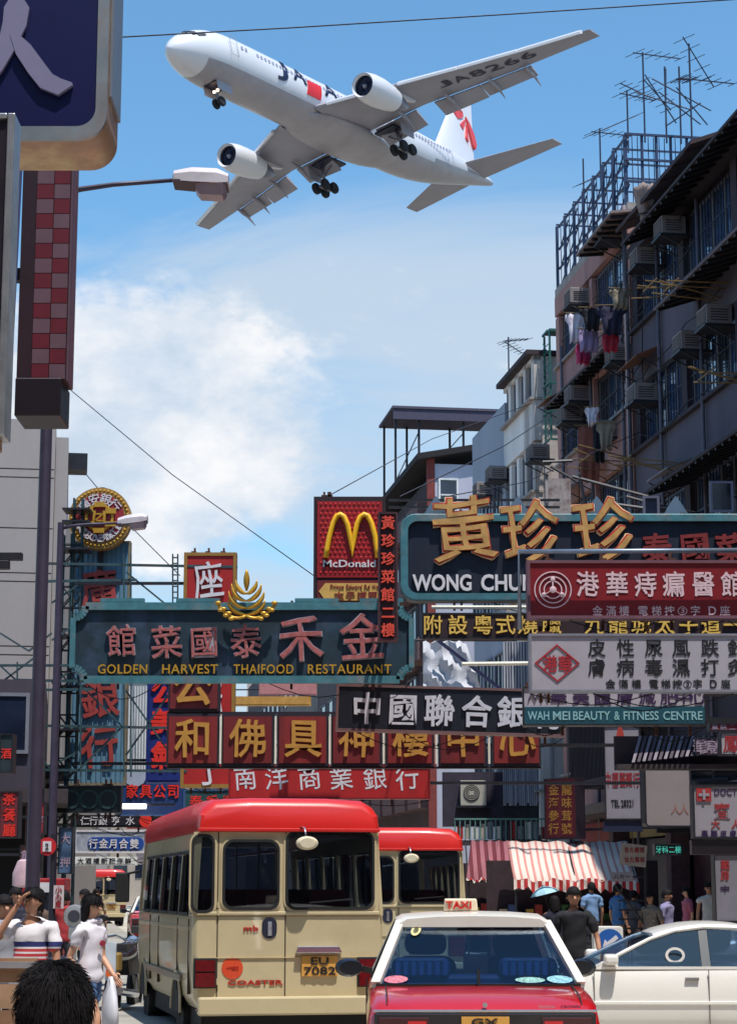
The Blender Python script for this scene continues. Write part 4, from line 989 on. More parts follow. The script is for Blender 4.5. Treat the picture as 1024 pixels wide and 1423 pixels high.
# ---------------------------------------------------------------- airliner
def airliner():
    R = Matrix(((-0.56225373, 0.80433872, -0.19211967), (-0.82617855, -0.55647844, 0.08809512), (-0.03605214, 0.20825696, 0.97740948)))
    T = Vector((-17.1, 160.3, 70.9 + 1.65))
    t = thing('airliner', 'white twin engined airliner with lowered wheels passing low over the rooftops', 'airliner', T)
    t.rotation_mode = 'QUATERNION'; t.rotation_quaternion = R.to_quaternion()
    # own frame: +x nose, +y port wing, +z up, nose at the origin
    wh = M('airliner_white', (206, 206, 212), .32, var=.03, scale=.3, coat=.3)
    gy = M('airliner_grey', (146, 144, 154), .5, .05, var=.08, scale=.4, streak=False, dirt=.15, dirtc=(108, 104, 108))
    be = M('airliner_belly', (158, 154, 160), .35, .15, var=.12, scale=.35, dirt=.2, dirtc=(120, 112, 108))
    dk = M('airliner_dark', (12, 18, 44), .5); tyre = M('tyre', (20, 20, 26), .8); mt = M('gear_metal', (120, 120, 132), .4, .6)
    st = [(0, .05, -.75), (-.25, .55, -.72), (-.8, 1.05, -.6), (-1.8, 1.6, -.42), (-3.2, 2.08, -.22), (-5, 2.4, -.06), (-7, 2.5, 0), (-12, 2.51, 0), (-20, 2.51, 0), (-30, 2.51, 0), (-35.5, 2.51, 0), (-39, 2.35, .15), (-43, 1.95, .5), (-47, 1.42, .95), (-51, .85, 1.35), (-53.6, .42, 1.55), (-54.6, .2, 1.6)]
    n = 32
    def ringat(x, r, zc): return [(x, r*cos(2*pi*k/n), zc + r*1.03*sin(2*pi*k/n)) for k in range(n)]
    # subdivide stations for smoothness
    mb = MB().loft([ringat(*s) for s in st]); f = mb.build('fuselage', wh, t, smooth='auto', sub=1)
    f.data.materials.append(be)
    for p in f.data.polygons:
        c = p.center
        rr = [s for s in st if s[0] <= c.x]; 
        zc = rr[0][2] if rr else 1.6; r = rr[0][1] if rr else .3
        if (c.z - zc) < -.55 * r and c.x < -2.5: p.material_index = 1
    MB().loft([[(x, w*cos(2*pi*k/20), z + h*sin(2*pi*k/20)) for k in range(20)] for x, w, h, z in ((-16.5, .3, .2, -2.2), (-18.5, 2.1, .75, -1.95), (-22, 2.6, 1.0, -1.85), (-29, 2.6, 1.0, -1.85), (-32, 1.9, .7, -1.9), (-34.5, .3, .2, -2.2))]).build('wing_fairing', be, t, smooth='auto', sub=1)
    # grey cheat curve where the belly paint begins is the fuselage's own second colour; cockpit glass
    for sg in (-1, 1):
        for (xa, xb, aa, ab) in ((-2.05, -1.75, 76, 52), (-2.3, -1.98, 50, 32), (-2.95, -2.45, 36, 24)):
            def sp(x, a, o=.04):
                q = [(p, s) for p, s in zip(st, st[1:]) if s[0] <= x <= p[0]][0]; u = (x-q[0][0])/(q[1][0]-q[0][0]); r = q[0][1]+(q[1][1]-q[0][1])*u+o; zc = q[0][2]+(q[1][2]-q[0][2])*u
                a = radians(a); return (x, sg*r*cos(a), zc + r*1.03*sin(a))
            MB().add([sp(xa-.15, aa), sp(xb+.1, aa-3), sp(xb, ab), sp(xa-.3, ab), sp(xa-.15, aa, 0), sp(xb+.1, aa-3, 0), sp(xb, ab, 0), sp(xa-.3, ab, 0)], [(0,1,2,3),(4,7,6,5),(0,4,5,1),(1,5,6,2),(2,6,7,3),(3,7,4,0)]).build('cockpit_window', dk, t)
    wn = M('cabin_window', (150, 154, 176), .3)
    mb = MB()
    for sg in (-1, 1):
        for i in range(62):
            x = -7.5 - i*.56
            if -9.2 < x < -8.6 or -24.5 < x < -23.8: continue
            a = radians(13); y = 2.53*cos(a); z = 2.6*sin(a)
            mb.box(x-.13, x+.13, sg*y-.02, sg*y+.02, z-.16, z+.16)
    stuff(mb.build('cabin_windows', wn, t))
    for sg in (-1, 1):
        for x in (-6.2, -26, -42.5):
            a = radians(6); r = 2.54 if x > -38 else 2.02
            mb = MB(); ringband(mb, [(x-.5, -.9), (x+.5, -.9), (x+.5, .9), (x-.5, .9)], [(x-.46, -.86), (x+.46, -.86), (x+.46, .86), (x-.46, .86)], sg*r-.01, sg*r+.012); mb.build('door', gy, t, loc=(0, 0, .3))
    # wings
    def foil(c, th): return [(c*u, th*c*w) for u, w in ((0, .0), (.02, .35), (.1, .7), (.3, 1.0), (.6, .75), (1, .04), (1, -.04), (.6, -.35), (.3, -.55), (.1, -.5), (.02, -.28))]
    W_ = [(2.0, 18.2, 9.6, -1.55, .13), (7.9, 22.0, 6.7, -.95, .12), (16, 27.6, 4.4, -.05, .11), (23.8, 33.0, 2.3, 1.15, .10)]
    def wing_at(y):
        for a, b in zip(W_, W_[1:]):
            if a[0] <= y <= b[0]:
                u = (y-a[0])/(b[0]-a[0]); return [a[i]+(b[i]-a[i])*u for i in range(5)]
    for sg in (-1, 1):
        rings = []
        for y, xl, c, z, th in W_: rings.append([(-xl - u, sg*y, z + w) for u, w in foil(c*.9, th*.55)])
        w = MB().loft(rings).build('wing', gy, t, smooth='auto')
        # lit leading edge slat, drooped
        for a, b in ((3.2, 7.0), (8.8, 13.4), (13.5, 18.2), (18.3, 23.2)):
            r = []
            for y in (a, b):
                _, xl, c, z, th = wing_at(y); r.append([(-xl + .55, sg*y, z-.42), (-xl + .62, sg*y, z-.22), (-xl + .2, sg*y, z+.1), (-xl - .35, sg*y, z+.16), (-xl - .2, sg*y, z-.02), (-xl + .15, sg*y, z-.3)])
            MB().loft(r).build('slat', wh, w, smooth='auto')
        # trailing edge flaps, extended and turned down
        for a, b, cf, dr in ((2.9, 7.1, 2.3, 1.25), (8.9, 13.0, 1.9, 1.0), (13.1, 17.6, 1.5, .85)):
            r = []
            for y in (a, b):
                _, xl, c, z, th = wing_at(y); x0 = -xl - c*.9 + .12; k = 1 - .12*(y-a)/(b-a)
                r.append([(x0, sg*y, z-.15), (x0-.3, sg*y, z-.05), (x0-cf*k*.9, sg*y, z-dr*k), (x0-cf*k*.92, sg*y, z-dr*k-.06), (x0-.3, sg*y, z-.4), (x0, sg*y, z-.3)])
            MB().loft(r).build('flap', gy, w, smooth='auto')
        for y in (6.2, 10.4, 14.2, 17.3):
            _, xl, c, z, th = wing_at(y)
            x0 = -xl - c*.55
            MB().loft([[(x, sg*y + .22*s*cos(a), zz + .32*s*sin(a)) for a in (0, pi/3, 2*pi/3, pi, 4*pi/3, 5*pi/3)] for x, zz, s in ((x0-.6, z-.35, .25), (x0-1.3, z-.5, .75), (x0-2.2, z-.7, .75), (x0-3.3, z-1.5, .2))]).build('flap_track_fairing', gy, w, smooth='auto')
        for y in (9.2, 12.9): 
            _, xl, c, z, th = wing_at(y); MB().box(-xl-c*.9-.28, -xl-c*.9-.02, sg*y-.05, sg*(y)+.05, z-.25, z-.05).build('flap_bracket', dk, w)
        # engine
        ex, ey, ez = -17.3, sg*7.9, -2.35
        e = MB().lathe([(.95, -.25), (1.12, 0), (1.22, .0-.25), (1.36, -1.1), (1.38, -2.4), (1.22, -4.0), (1.02, -5.0), (.95, -5.0)], 'x', 24, (ex, ey, ez), cap=False)
        eng = e.build('engine', wh, t, smooth='auto')
        MB().lathe([(1.12, .0), (1.15, -.12), (1.02, -.3), (.98, -.9)], 'x', 24, (ex+.02, ey, ez), cap=False).build('inlet_ring', mt, eng, smooth='auto')
        MB().lathe([(1.04, -.55), (1.04, -1.0)], 'x', 24, (ex, ey, ez)).build('fan', dk, eng)
        for k in range(16):
            a = 2*pi*k/16; MB().bar((ex-.5, ey+.25*cos(a), ez+.25*sin(a)), (ex-.53, ey+.98*cos(a+.25), ez+.98*sin(a+.25)), .1, .02).build('fan_blade', M('fan_blade', (40, 48, 84), .4, .5), eng)
        MB().lathe([(.02, -.1), (.15, -.3), (.26, -.5)], 'x', 12, (ex, ey, ez)).build('spinner', gy, eng, smooth=True)
        MB().lathe([(.85, -4.7), (.8, -5.6), (.55, -6.6), (.2, -7.3)], 'x', 18, (ex, ey, ez)).build('exhaust', mt, eng, smooth='auto')
        MB().loft([[(x, ey-.18, z0), (x, ey+.18, z0), (x, ey+.14, z1), (x, ey-.14, z1)] for x, z0, z1 in ((ex-1.6, ez+1.0, ez+1.3), (ex-3.4, ez+1.0, ez+1.7), (ex-6.5, ez+.6, ez+1.65), (ex-9, ez+1.1, ez+1.5))]).build('pylon', wh, eng, smooth='auto')
        # tailplane
        MB().loft([[(-xl-u, sg*y, z+w_) for u, w_ in foil(c, .05)] for y, xl, c, z in ((.5, 45.9, 5.6, 1.1), (9.3, 51.7, 2.1, 2.0))]).build('tailplane', gy, t, smooth='auto')
        # main gear
        gx, gy_, gz = -28.2, sg*4.65, -1.4
        g = MB().tube([(gx+.1, gy_*.93, gz), (gx, gy_, -4.1)], .2, 10, .15).build('main_gear', mt, t, smooth=True)
        MB().bar((gx, gy_, -3.2), (gx, sg*2.6, gz-.2), .13).build('side_brace', mt, g); MB().bar((gx, gy_, -3.2), (gx-1.3, sg*4.2, gz), .12).build('drag_brace', mt, g)
        MB().box(gx-.9, gx+.9, gy_-.12, gy_+.12, -4.32, -4.08).build('bogie', mt, g)
        for dx in (-.72, .72):
            for dy in (-.55, .55):
                wl = MB().lathe([(.3, -.21), (.5, -.21), (.58, -.12), (.58, .12), (.5, .21), (.3, .21)], 'y', 18, (gx+dx, gy_+dy, -4.2)).build('wheel', tyre, g, smooth='auto')
                MB().lathe([(.27, -.16), (.27, .16)], 'y', 12, (gx+dx, gy_+dy, -4.2)).build('rim', mt, wl)
        MB().box(gx-1.0, gx+1.0, sg*5.5-.04, sg*5.5+.04, gz-1.7, gz-.2).build('gear_door', gy, g)
        MB().box(gx-1.5, gx+1.3, sg*2.7 if sg > 0 else -4.9, 4.9 if sg > 0 else -2.7, gz-.68, gz-.5).build('gear_bay', dk, g)
    # nose gear
    g = MB().tube([(-6.0, 0, -2.3), (-6.0, 0, -4.05)], .13, 10).build('nose_gear', mt, t)
    MB().bar((-6, 0, -3.1), (-7.2, 0, -2.3), .1).build('drag_brace', mt, g)
    for dy in (-.32, .32): MB().lathe([(.2, -.15), (.4, -.15), (.47, -.08), (.47, .08), (.4, .15), (.2, .15)], 'y', 16, (-6, dy, -4.1)).build('wheel', tyre, g, smooth='auto')
    for dy in (-.75, .75): MB().box(-7.2, -5.2, dy-.03, dy+.03, -3.3, -2.2).build('gear_door', be, g)
    for dy in (-.2, .2): MB().lathe([(.11, 0), (.13, .12)], 'x', 10, (-5.95, dy, -3.0)).build('landing_light', M('landing_lamp', (255, 214, 180), .3, emit=5), g)
    MB().box(-7.0, -5.1, -.6, .6, -2.56, -2.45).build('gear_bay', dk, g)
    # fin
    F_ = [(2.0, -42.2, 8.6), (3.2, -43.6, 7.8), (10.9, -50.3, 3.5)]
    MB().loft([[(xl-u, w_, z) for u, w_ in foil(c, .055)] for z, xl, c in F_]).build('fin', wh, t, smooth='auto')
    rdm = M('fin_red', (204, 66, 66), .4)
    def petal(P):
        for sg in (1, -1):
            v = [(x, sg*.36, z) for x, z in P] + [(x, sg*.05, z) for x, z in P]; m_ = len(P)
            MB().add(v, [tuple(range(m_)), tuple(range(2*m_-1, m_-1, -1))] + [(i, (i+1) % m_, (i+1) % m_+m_, i+m_) for i in range(m_)]).build('emblem', rdm, t)
    def px2(u, v): return (-49.3 - u, 7.0 + v)       # u aft, v up, in metres on the fin
    petal([px2(.0, .7), px2(-.4, 1.3), px2(.0, 2.1), px2(.9, 2.3), px2(1.5, 1.9), px2(1.4, 1.3), px2(.7, .9)])
    petal([px2(2.0, 1.5), px2(2.5, .9), px2(3.0, -.3), px2(3.0, -1.6), px2(2.6, -2.2), px2(2.2, -1.8), px2(2.1, -.4)])
    petal([px2(.3, .1), px2(1.7, 1.1), px2(1.75, .9), px2(.7, -.4)])
    petal([px2(.9, -1.3), px2(1.75, .5), px2(1.85, .4), px2(1.3, -1.7)])
    # painted titles wrapped on the port side, one letter each
    nv = M('title_navy', (22, 26, 62), .4)
    def wrap(ch, x0, wdt, a0, hgt, m, side=1, bold=.02):
        me, a, b, c, d = glyph(ch, .0, bold, m, 4); me = me.copy(); bm = bmesh.new(); bm.from_mesh(me); bmesh.ops.subdivide_edges(bm, edges=bm.edges[:], cuts=1); bm.to_mesh(me); bm.free()
        for v in me.vertices:
            u = (v.co.x-a)/(b-a)*wdt; w = (v.co.y-c)/(d-c)*hgt; an = a0 + w/2.56
            v.co = (x0 - u - .25*w, 2.56*cos(an), 2.63*sin(an))
        o = bpy.data.objects.new('title_letter', me); COL.objects.link(o); o.parent = t
    wrap('J', -12.3, 1.5, -.30, 2.6, nv); wrap('A', -14.8, 2.1, -.02, 1.9, nv); wrap('A', -19.6, 2.3, -.06, 2.0, nv)
    mb = MB(); q = []
    for i in range(7):
        an = -.34 + i*.1; q.append([(-16.8-.25*i*.25, 2.575*cos(an), 2.645*sin(an)), (-18.9-.25*i*.25, 2.575*cos(an), 2.645*sin(an)), (-18.9-.25*i*.25, 2.50*cos(an), 2.57*sin(an)), (-16.8-.25*i*.25, 2.50*cos(an), 2.57*sin(an))])
    MB().loft(q).build('red_square', M('title_red', (206, 34, 34), .4), t)
    # registration under the port wing, tops of the letters towards the leading edge
    y0 = 10.6; regm = M('reg_dark', (30, 30, 56), .5)
    for i, c in enumerate('JA8266'):
        me, a, b, e, d = glyph(c, .0, .012, regm, 3); me = me.copy()
        yy = y0 + i*1.42
        for v in me.vertices:
            u = (v.co.x-a)/(b-a)*1.18; w = (v.co.y-e)/(d-e)*1.35
            Y = yy + u; _, xl, ch_, z, th = wing_at(Y); X = -xl - ch_*.9*.5 + w - .3
            v.co = (X, Y, z - .045*ch_*th*10*.6 - .06)
        o = bpy.data.objects.new('registration_letter', me); COL.objects.link(o); o.parent = t
airliner()
# ---------------------------------------------------------------- vehicles
TAN = M('minibus_cream', (190, 174, 138), .38, var=.05, scale=1.2, coat=.35, dirt=.38, dirtc=(138, 120, 88), bump=.04)
BRED = M('minibus_red', (196, 30, 24), .38, var=.05, scale=1.5, coat=.4)
CHROME = M('chrome', (200, 200, 206), .18, .9, var=.05)
RUB = M('rubber', (18, 18, 20), .7); TYRE = M('car_tyre', (24, 23, 24), .85); RIM = M('wheel_rim', (120, 120, 124), .4, .6)
BGL = glassM('minibus_glass', (.55, .60, .68), .07)
TAILR = M('tail_lamp', (96, 10, 16), .25, var=.3, scale=20, coat=.5); LETR = M('sticker_red', (176, 36, 28), .5)
PLATE = M('plate_orange', (206, 150, 70), .5, var=.08); PBLK = M('plate_black', (24, 20, 24), .6)
SEAM = M('seam', (70, 60, 44), .8)
def wheel(t, x, y, r, w, sg):
    o = MB().lathe([(r*.62, -w/2), (r*.93, -w/2), (r, -w*.3), (r, w*.3), (r*.93, w/2), (r*.62, w/2)], 'x', 24, (x, y, r)).build('wheel', TYRE, t, smooth='auto')
    MB().lathe([(r*.6, -w*.38), (r*.6, w*.38)], 'x', 20, (x, y, r)).build('rim', RIM, o)
    MB().lathe([(r*.2, 0), (r*.14, sg*w*.5)], 'x', 12, (x, y, r)).build('hub', RIM, o)
def minibus(label, detail=True):
    t = thing('minibus', label, 'minibus', (0, 0, 0), 0, 'red roofed cream minibuses in the street')
    L_ = 6.2
    # body shell: one closed loft along the length
    def sec(y, k=1.0, top=1.40, low=.45, ins=0):
        h = [(.90, low), (.97, low+.12), (1.0, .95), (.998, 1.25), (.995, min(top, 1.37)), (.99, min(top+.02, 1.395))]
        r = [(x*k-ins, y, z) for x, z in h]; return r + [(-x, y, z) for x, _, z in r[::-1]]
    MB().loft([sec(.0, .985, ins=.03), sec(.05, 1, ins=.0), sec(.3), sec(3), sec(5.4), sec(5.85, .97, 1.38), sec(6.15, .92, 1.3, .5)] ).build('body', TAN, t, smooth='auto', bevel=.012)
    # red roof
    def rs(y, k, zt, zb=2.245):
        h = [(.955, zb), (.965, zb+.07), (.950, zb+.17), (.90, zt-.09), (.78, zt-.02), (.4, zt)]
        r = [(x*k, y, z) for x, z in h]; return r + [(-x, y, z) for x, _, z in r[::-1]]
    MB().loft([rs(-.02, .97, 2.50), rs(.02, .99, 2.56), rs(.12, 1, 2.60), rs(1, 1, 2.62), rs(5.2, 1, 2.60), rs(5.8, .96, 2.5), rs(6.0, .9, 2.3)]).build('roof', BRED, t, smooth='auto')
    MB().box(-.955, .955, -.045, -.022, 2.25, 2.285).build('gutter', BRED, t, bevel=.006)
    R = lambda px: (px-402)/135.7; Z = lambda py: 1.65-(py-1238)/135.7
    def win(x0, x1, y0, y1, r=.09):
        a, b, c, d = R(x0), R(x1), Z(y1), Z(y0)
        mb = MB(); ringband(mb, rrect(a-.025, b+.025, c-.03, d+.025, r+.02), rrect(a, b, c, d, r), -.022, .01); f = mb.build('rear_window', RUB, t, smooth='auto')
        MB().prism(rrect(a+.001, b-.001, c+.001, d-.001, r), -.010, .006).build('pane', BGL, f)
        mb = MB(); ringband(mb, rrect(a-.045, b+.045, c-.055, d+.045, r+.04), rrect(a-.026, b+.026, c-.031, d+.026, r+.02), -.012, .01); mb.build('window_swage', TAN, f)
        return f
    # upper body built round the openings: rear wall strips, corner posts, side posts and rails
    hx = [-.948, R(267), R(293), R(311), R(385), R(400), R(521), .948]; zl, zh = 1.395, 2.244
    for a_, b_ in ((0, 1), (2, 3), (4, 5), (6, 7)): MB().box(hx[a_], hx[b_], .0, .05, zl, zh).build('rear_post', TAN, t)
    for a_, b_, lo, hi in ((1, 2, Z(1265), Z(1164)), (3, 4, Z(1261), Z(1171)), (5, 6, Z(1261), Z(1158))):
        MB().box(hx[a_]+.0005, hx[b_]-.0005, .001, .049, zl, lo).build('rear_panel', TAN, t); MB().box(hx[a_]+.0005, hx[b_]-.0005, .001, .049, hi, zh).build('rear_panel', TAN, t)
    for sg in (-1, 1):
        for y0, y1 in ((.0, .36), (1.24, 1.31), (2.19, 2.26), (3.14, 3.21), (4.09, 4.16), (4.94, 5.2)):
            MB().loft([[(sg*.998, y, 1.39), (sg*.945, y, 2.243), (sg*.905, y, 2.243), (sg*.955, y, 1.39)] for y in (y0, y1)]).build('side_post', TAN, t, bevel=.008)
        MB().loft([[(sg*.958, y, 2.05), (sg*.945, y, 2.242), (sg*.905, y, 2.242), (sg*.915, y, 2.05)] for y in (.361, 5.2)]).build('side_rail', TAN, t)
        MB().loft([[(sg*.95, y, 1.39), (sg*.90, y+dy, 2.243), (sg*.82, y+dy, 2.243), (sg*.87, y, 1.39)] for y, dy in ((5.98, -.15), (6.10, -.15))]).build('front_post', TAN, t)
    seat_m = M('bus_seat', (120, 40, 44), .7, var=.2); inn = M('bus_inside', (150, 146, 140), .8)
    for r_ in range(6):
        for x in (-.62, -.18, .52):
            MB().prism(rrect(x-.2, x+.2, 1.38, 1.66, .06), .5+r_*.82, .6+r_*.82).build('seat_back', seat_m, t)
    MB().box(-.9, .9, .3, 5.6, 2.20, 2.235).build('ceiling', inn, t); MB().tube([(.15, .3, 2.08), (.15, 5.4, 2.08)], .016, 6).build('hand_rail', CHROME, t)
    for y in (1.0, 3.0, 4.8): MB().tube([(.15, y, 1.4), (.15, y, 2.2)], .014, 6).build('hand_rail', CHROME, t)
    MB().box(-.86, .86, 5.5, 5.9, 1.3, 1.5).build('dashboard', RUB, t)
    win(267, 293, 1164, 1265, .07); win(311, 385, 1171, 1261); win(400, 521, 1158, 1261)
    for x in (301.5, 397): MB().box(R(x)-.006, R(x)+.006, -.006, .01, Z(1384), Z(1157)).build('seam', SEAM, t)
    MB().box(R(301.5), R(397), -.006, .01, Z(1385)-.005, Z(1384)+.004).build('seam', SEAM, t)
    MB().box(-.94, .94, -.014, .02, Z(1330)-.004, Z(1330)+.004).build('crease', TAN, t)
    MB().box(-.955, .955, -.02, .02, Z(1272), Z(1267)).build('moulding', TAN, t, bevel=.008)
    # bumper, tail lamps, plate
    MB().prism(rrect(-.94, .94, .40, .585, .03), -.12, -.002).build('bumper', TAN, t, bevel=.02)
    MB().box(-.9, .9, -.03, .1, .22, .44).build('under_panel', BLACK, t)
    MB().box(-.88, .88, .12, 6.0, .25, .44).build('chassis', BLACK, t)
    for sg in (-1, 1):
        a, b = (-.98, -.75) if sg < 0 else (.72, .98)
        f = MB().box(a, b, -.03, .02, Z(1371), Z(1330)).build('tail_lamp', RUB, t, bevel=.01)
        MB().box(a+.015, b-.015, -.042, -.031, Z(1348), Z(1333)).build('lens', TAILR, f); MB().box(a+.015, b-.015, -.042, -.031, Z(1369), Z(1350)).build('lens', TAILR, f)
        # side glazing: sliding panes in a dark band
        for k, (y0, y1) in enumerate(((.35, 1.25), (1.3, 2.2), (2.25, 3.15), (3.2, 4.1), (4.15, 4.95))):
            f = MB().bar((sg*1.0, y0, 1.41), (sg*1.0, y1, 1.41), .02, .03).bar((sg*.962, y0, 2.05), (sg*.962, y1, 2.05), .02, .03).bar((sg*.99, (y0+y1)/2, 1.43), (sg*.962, (y0+y1)/2, 2.03), .02, .03).build('side_window', RUB, t)
            MB().loft([[(sg*(1.004), y, 1.42), (sg*(.960), y, 2.02), (sg*.955, y, 2.02), (sg*.998, y, 1.42)] for y in (y0+.04, y1-.04)]).build('pane', BGL, f)
        MB().loft([[(sg*1.004, y, 1.25), (sg*.985, y, 1.22), (sg*.985, y, 1.30), (sg*1.004, y, 1.28)] for y in (.2, 5.5)]).build('moulding', TAN, t)
        for y in (.28, 1.27, 3.17, 4.12): MB().box(sg*.985-.022, sg*.985+.022, y-.006, y+.006, .6, 1.36).build('seam', SEAM, t)
        for y in (1.35, 4.9):
            wheel(t, sg*.84, y, .36, .22, sg)
            MB().loft([[(sg*(.99+q), y+.44*cos(a), .38+.44*sin(a)) for a in [pi*i/12 for i in range(13)]] + [(sg*(.99+q), y+.40*cos(a), .38+.40*sin(a)) for a in [pi*(12-i)/12 for i in range(13)]] for q in (0, .02)]).build('wheel_arch', TAN, t)
            MB().prism([(y+.39*cos(pi*i/12), .38+.39*sin(pi*i/12)) for i in range(13)], 0, .012).xf(Matrix(((0, sg, 0, sg*.985), (1, 0, 0, 0), (0, 0, 1, 0), (0, 0, 0, 1)))).build('wheel_well', BLACK, t)
        MB().box(sg*1.0-.02, sg*1.0+.02, .9, 4.5, .70, .78).build('rub_strip', M('rub_chrome', (130, 124, 112), .3, .6), t, bevel=.01)
        MB().tube([(sg*.98, 5.6, 1.9), (sg*1.2, 5.75, 1.85)], .015, 6).build('mirror_arm', RUB, t); MB().box(sg*1.2-.09, sg*1.2+.09, 5.7, 5.78, 1.5, 1.88).build('mirror', RUB, t, bevel=.02)
    f = MB().add([(-.88, 6.06, 1.36), (.88, 6.06, 1.36), (.84, 5.93, 2.2), (-.84, 5.93, 2.2), (-.88, 6.05, 1.36), (.88, 6.05, 1.36), (.84, 5.92, 2.2), (-.84, 5.92, 2.2)], [(0,1,2,3),(4,7,6,5),(0,4,5,1),(1,5,6,2),(2,6,7,3),(3,7,4,0)]).build('windscreen', BGL, t)
    MB().prism(rrect(-.92, .92, .4, .6, .03), 6.12, 6.25).build('front_bumper', TAN, t)
    a, b = R(420), R(471)
    p = MB().box(a, b, -.03, -.001, Z(1356), Z(1328)).build('number_plate', PLATE, t, bevel=.004)
    word('EU', p, R(433), R(458), Z(1340), Z(1330), PBLK, -.033, .02, .002); word('7082', p, R(423), R(468), Z(1354), Z(1343), PBLK, -.033, .02, .002)
    MB().prism([(R(411), Z(1324)), (R(477), Z(1324)), (R(472), Z(1315)), (R(414), Z(1315))], -.07, -.001).build('plate_lamp', CHROME, t, bevel=.006)
    # door handle pocket
    MB().prism(rrect(R(364), R(385), Z(1304), Z(1275), .07), -.008, .004).build('handle_pocket', M('handle_dark', (38, 40, 58), .4), t)
    MB().box(R(372), R(378), -.02, -.009, Z(1300), Z(1281)).build('handle', CHROME, t, bevel=.004)
    for yy in (1258, 1268, 1362): MB().tube([(R(302), -.02, Z(yy)-.03), (R(302), -.02, Z(yy)+.03)], .014, 8).build('hinge', TAN, t)
    word('mb', t, R(338), R(359), Z(1294), Z(1286), LETR, -.004, .03, .004)
    MB().lathe([(.11, -.006), (.11, .002)], 'y', 24, (R(323), 0, Z(1344))).build('round_sticker', M('sticker_orange', (206, 70, 34), .5, var=.1), t)
    for c, x in zip('十六座位', (-.048, -.016, .016, .048)): char(c, t, R(323)+x, Z(1344), .034, .045, LETR, -.008, .01, .002)
    o = word('COASTER', t, R(317), R(394), Z(1367), Z(1360.5), LETR, -.004, .03, .004)
    # crossing view mirror over the rear glass
    MB().tube([(R(418), -.02, 2.30), (R(419), -.2, 2.28), (R(421), -.24, 2.16)], .012, 8).build('mirror_arm', CHROME, t, smooth=True)
    MB().loft([[(R(421)+w*cos(2*pi*i/16), y, Z(1173)+h*sin(2*pi*i/16)) for i in range(16)] for y, w, h in ((-.30, .08, .05), (-.27, .115, .07), (-.24, .115, .07))]).build('rear_mirror', M('mirror_back', (206, 196, 170), .4), t, smooth='auto')
    # dim interior shapes behind glass are left to the dark glass; wiper and grab bars outside
    MB().bar((R(430), -.03, Z(1255)), (R(490), -.035, Z(1250)), .014).build('wiper', RUB, t)
    MB().tube([(R(272), -.05, Z(1400)), (R(276), -.05, Z(1400))], .01, 6).build('reflector', TAILR, t)
    return t
def buses():
    b = minibus('cream minibus with red roof nearest of the minibuses, filling the centre foreground')
    a = Vector((-1.80, 21.0, 0)); rz = radians(12)
    b.location = a + Vector((cos(rz), sin(rz), 0))*1.0; b.rotation_euler = (0, 0, rz)
    c = copy_tree(b, gnd(557, 31.2), radians(4), 'second cream minibus with red roof half hidden beyond the nearest one and behind the taxi')
    d = copy_tree(b, gnd(146, 96) + Vector((0, 0, .02)), radians(10), 'far cream minibus with red roof small down the street at the left')
    e = copy_tree(b, gnd(112, 128) + Vector((0, 0, .02)), radians(9), 'farthest cream minibus, only its red roof showing over the left pavement crowd')
buses()
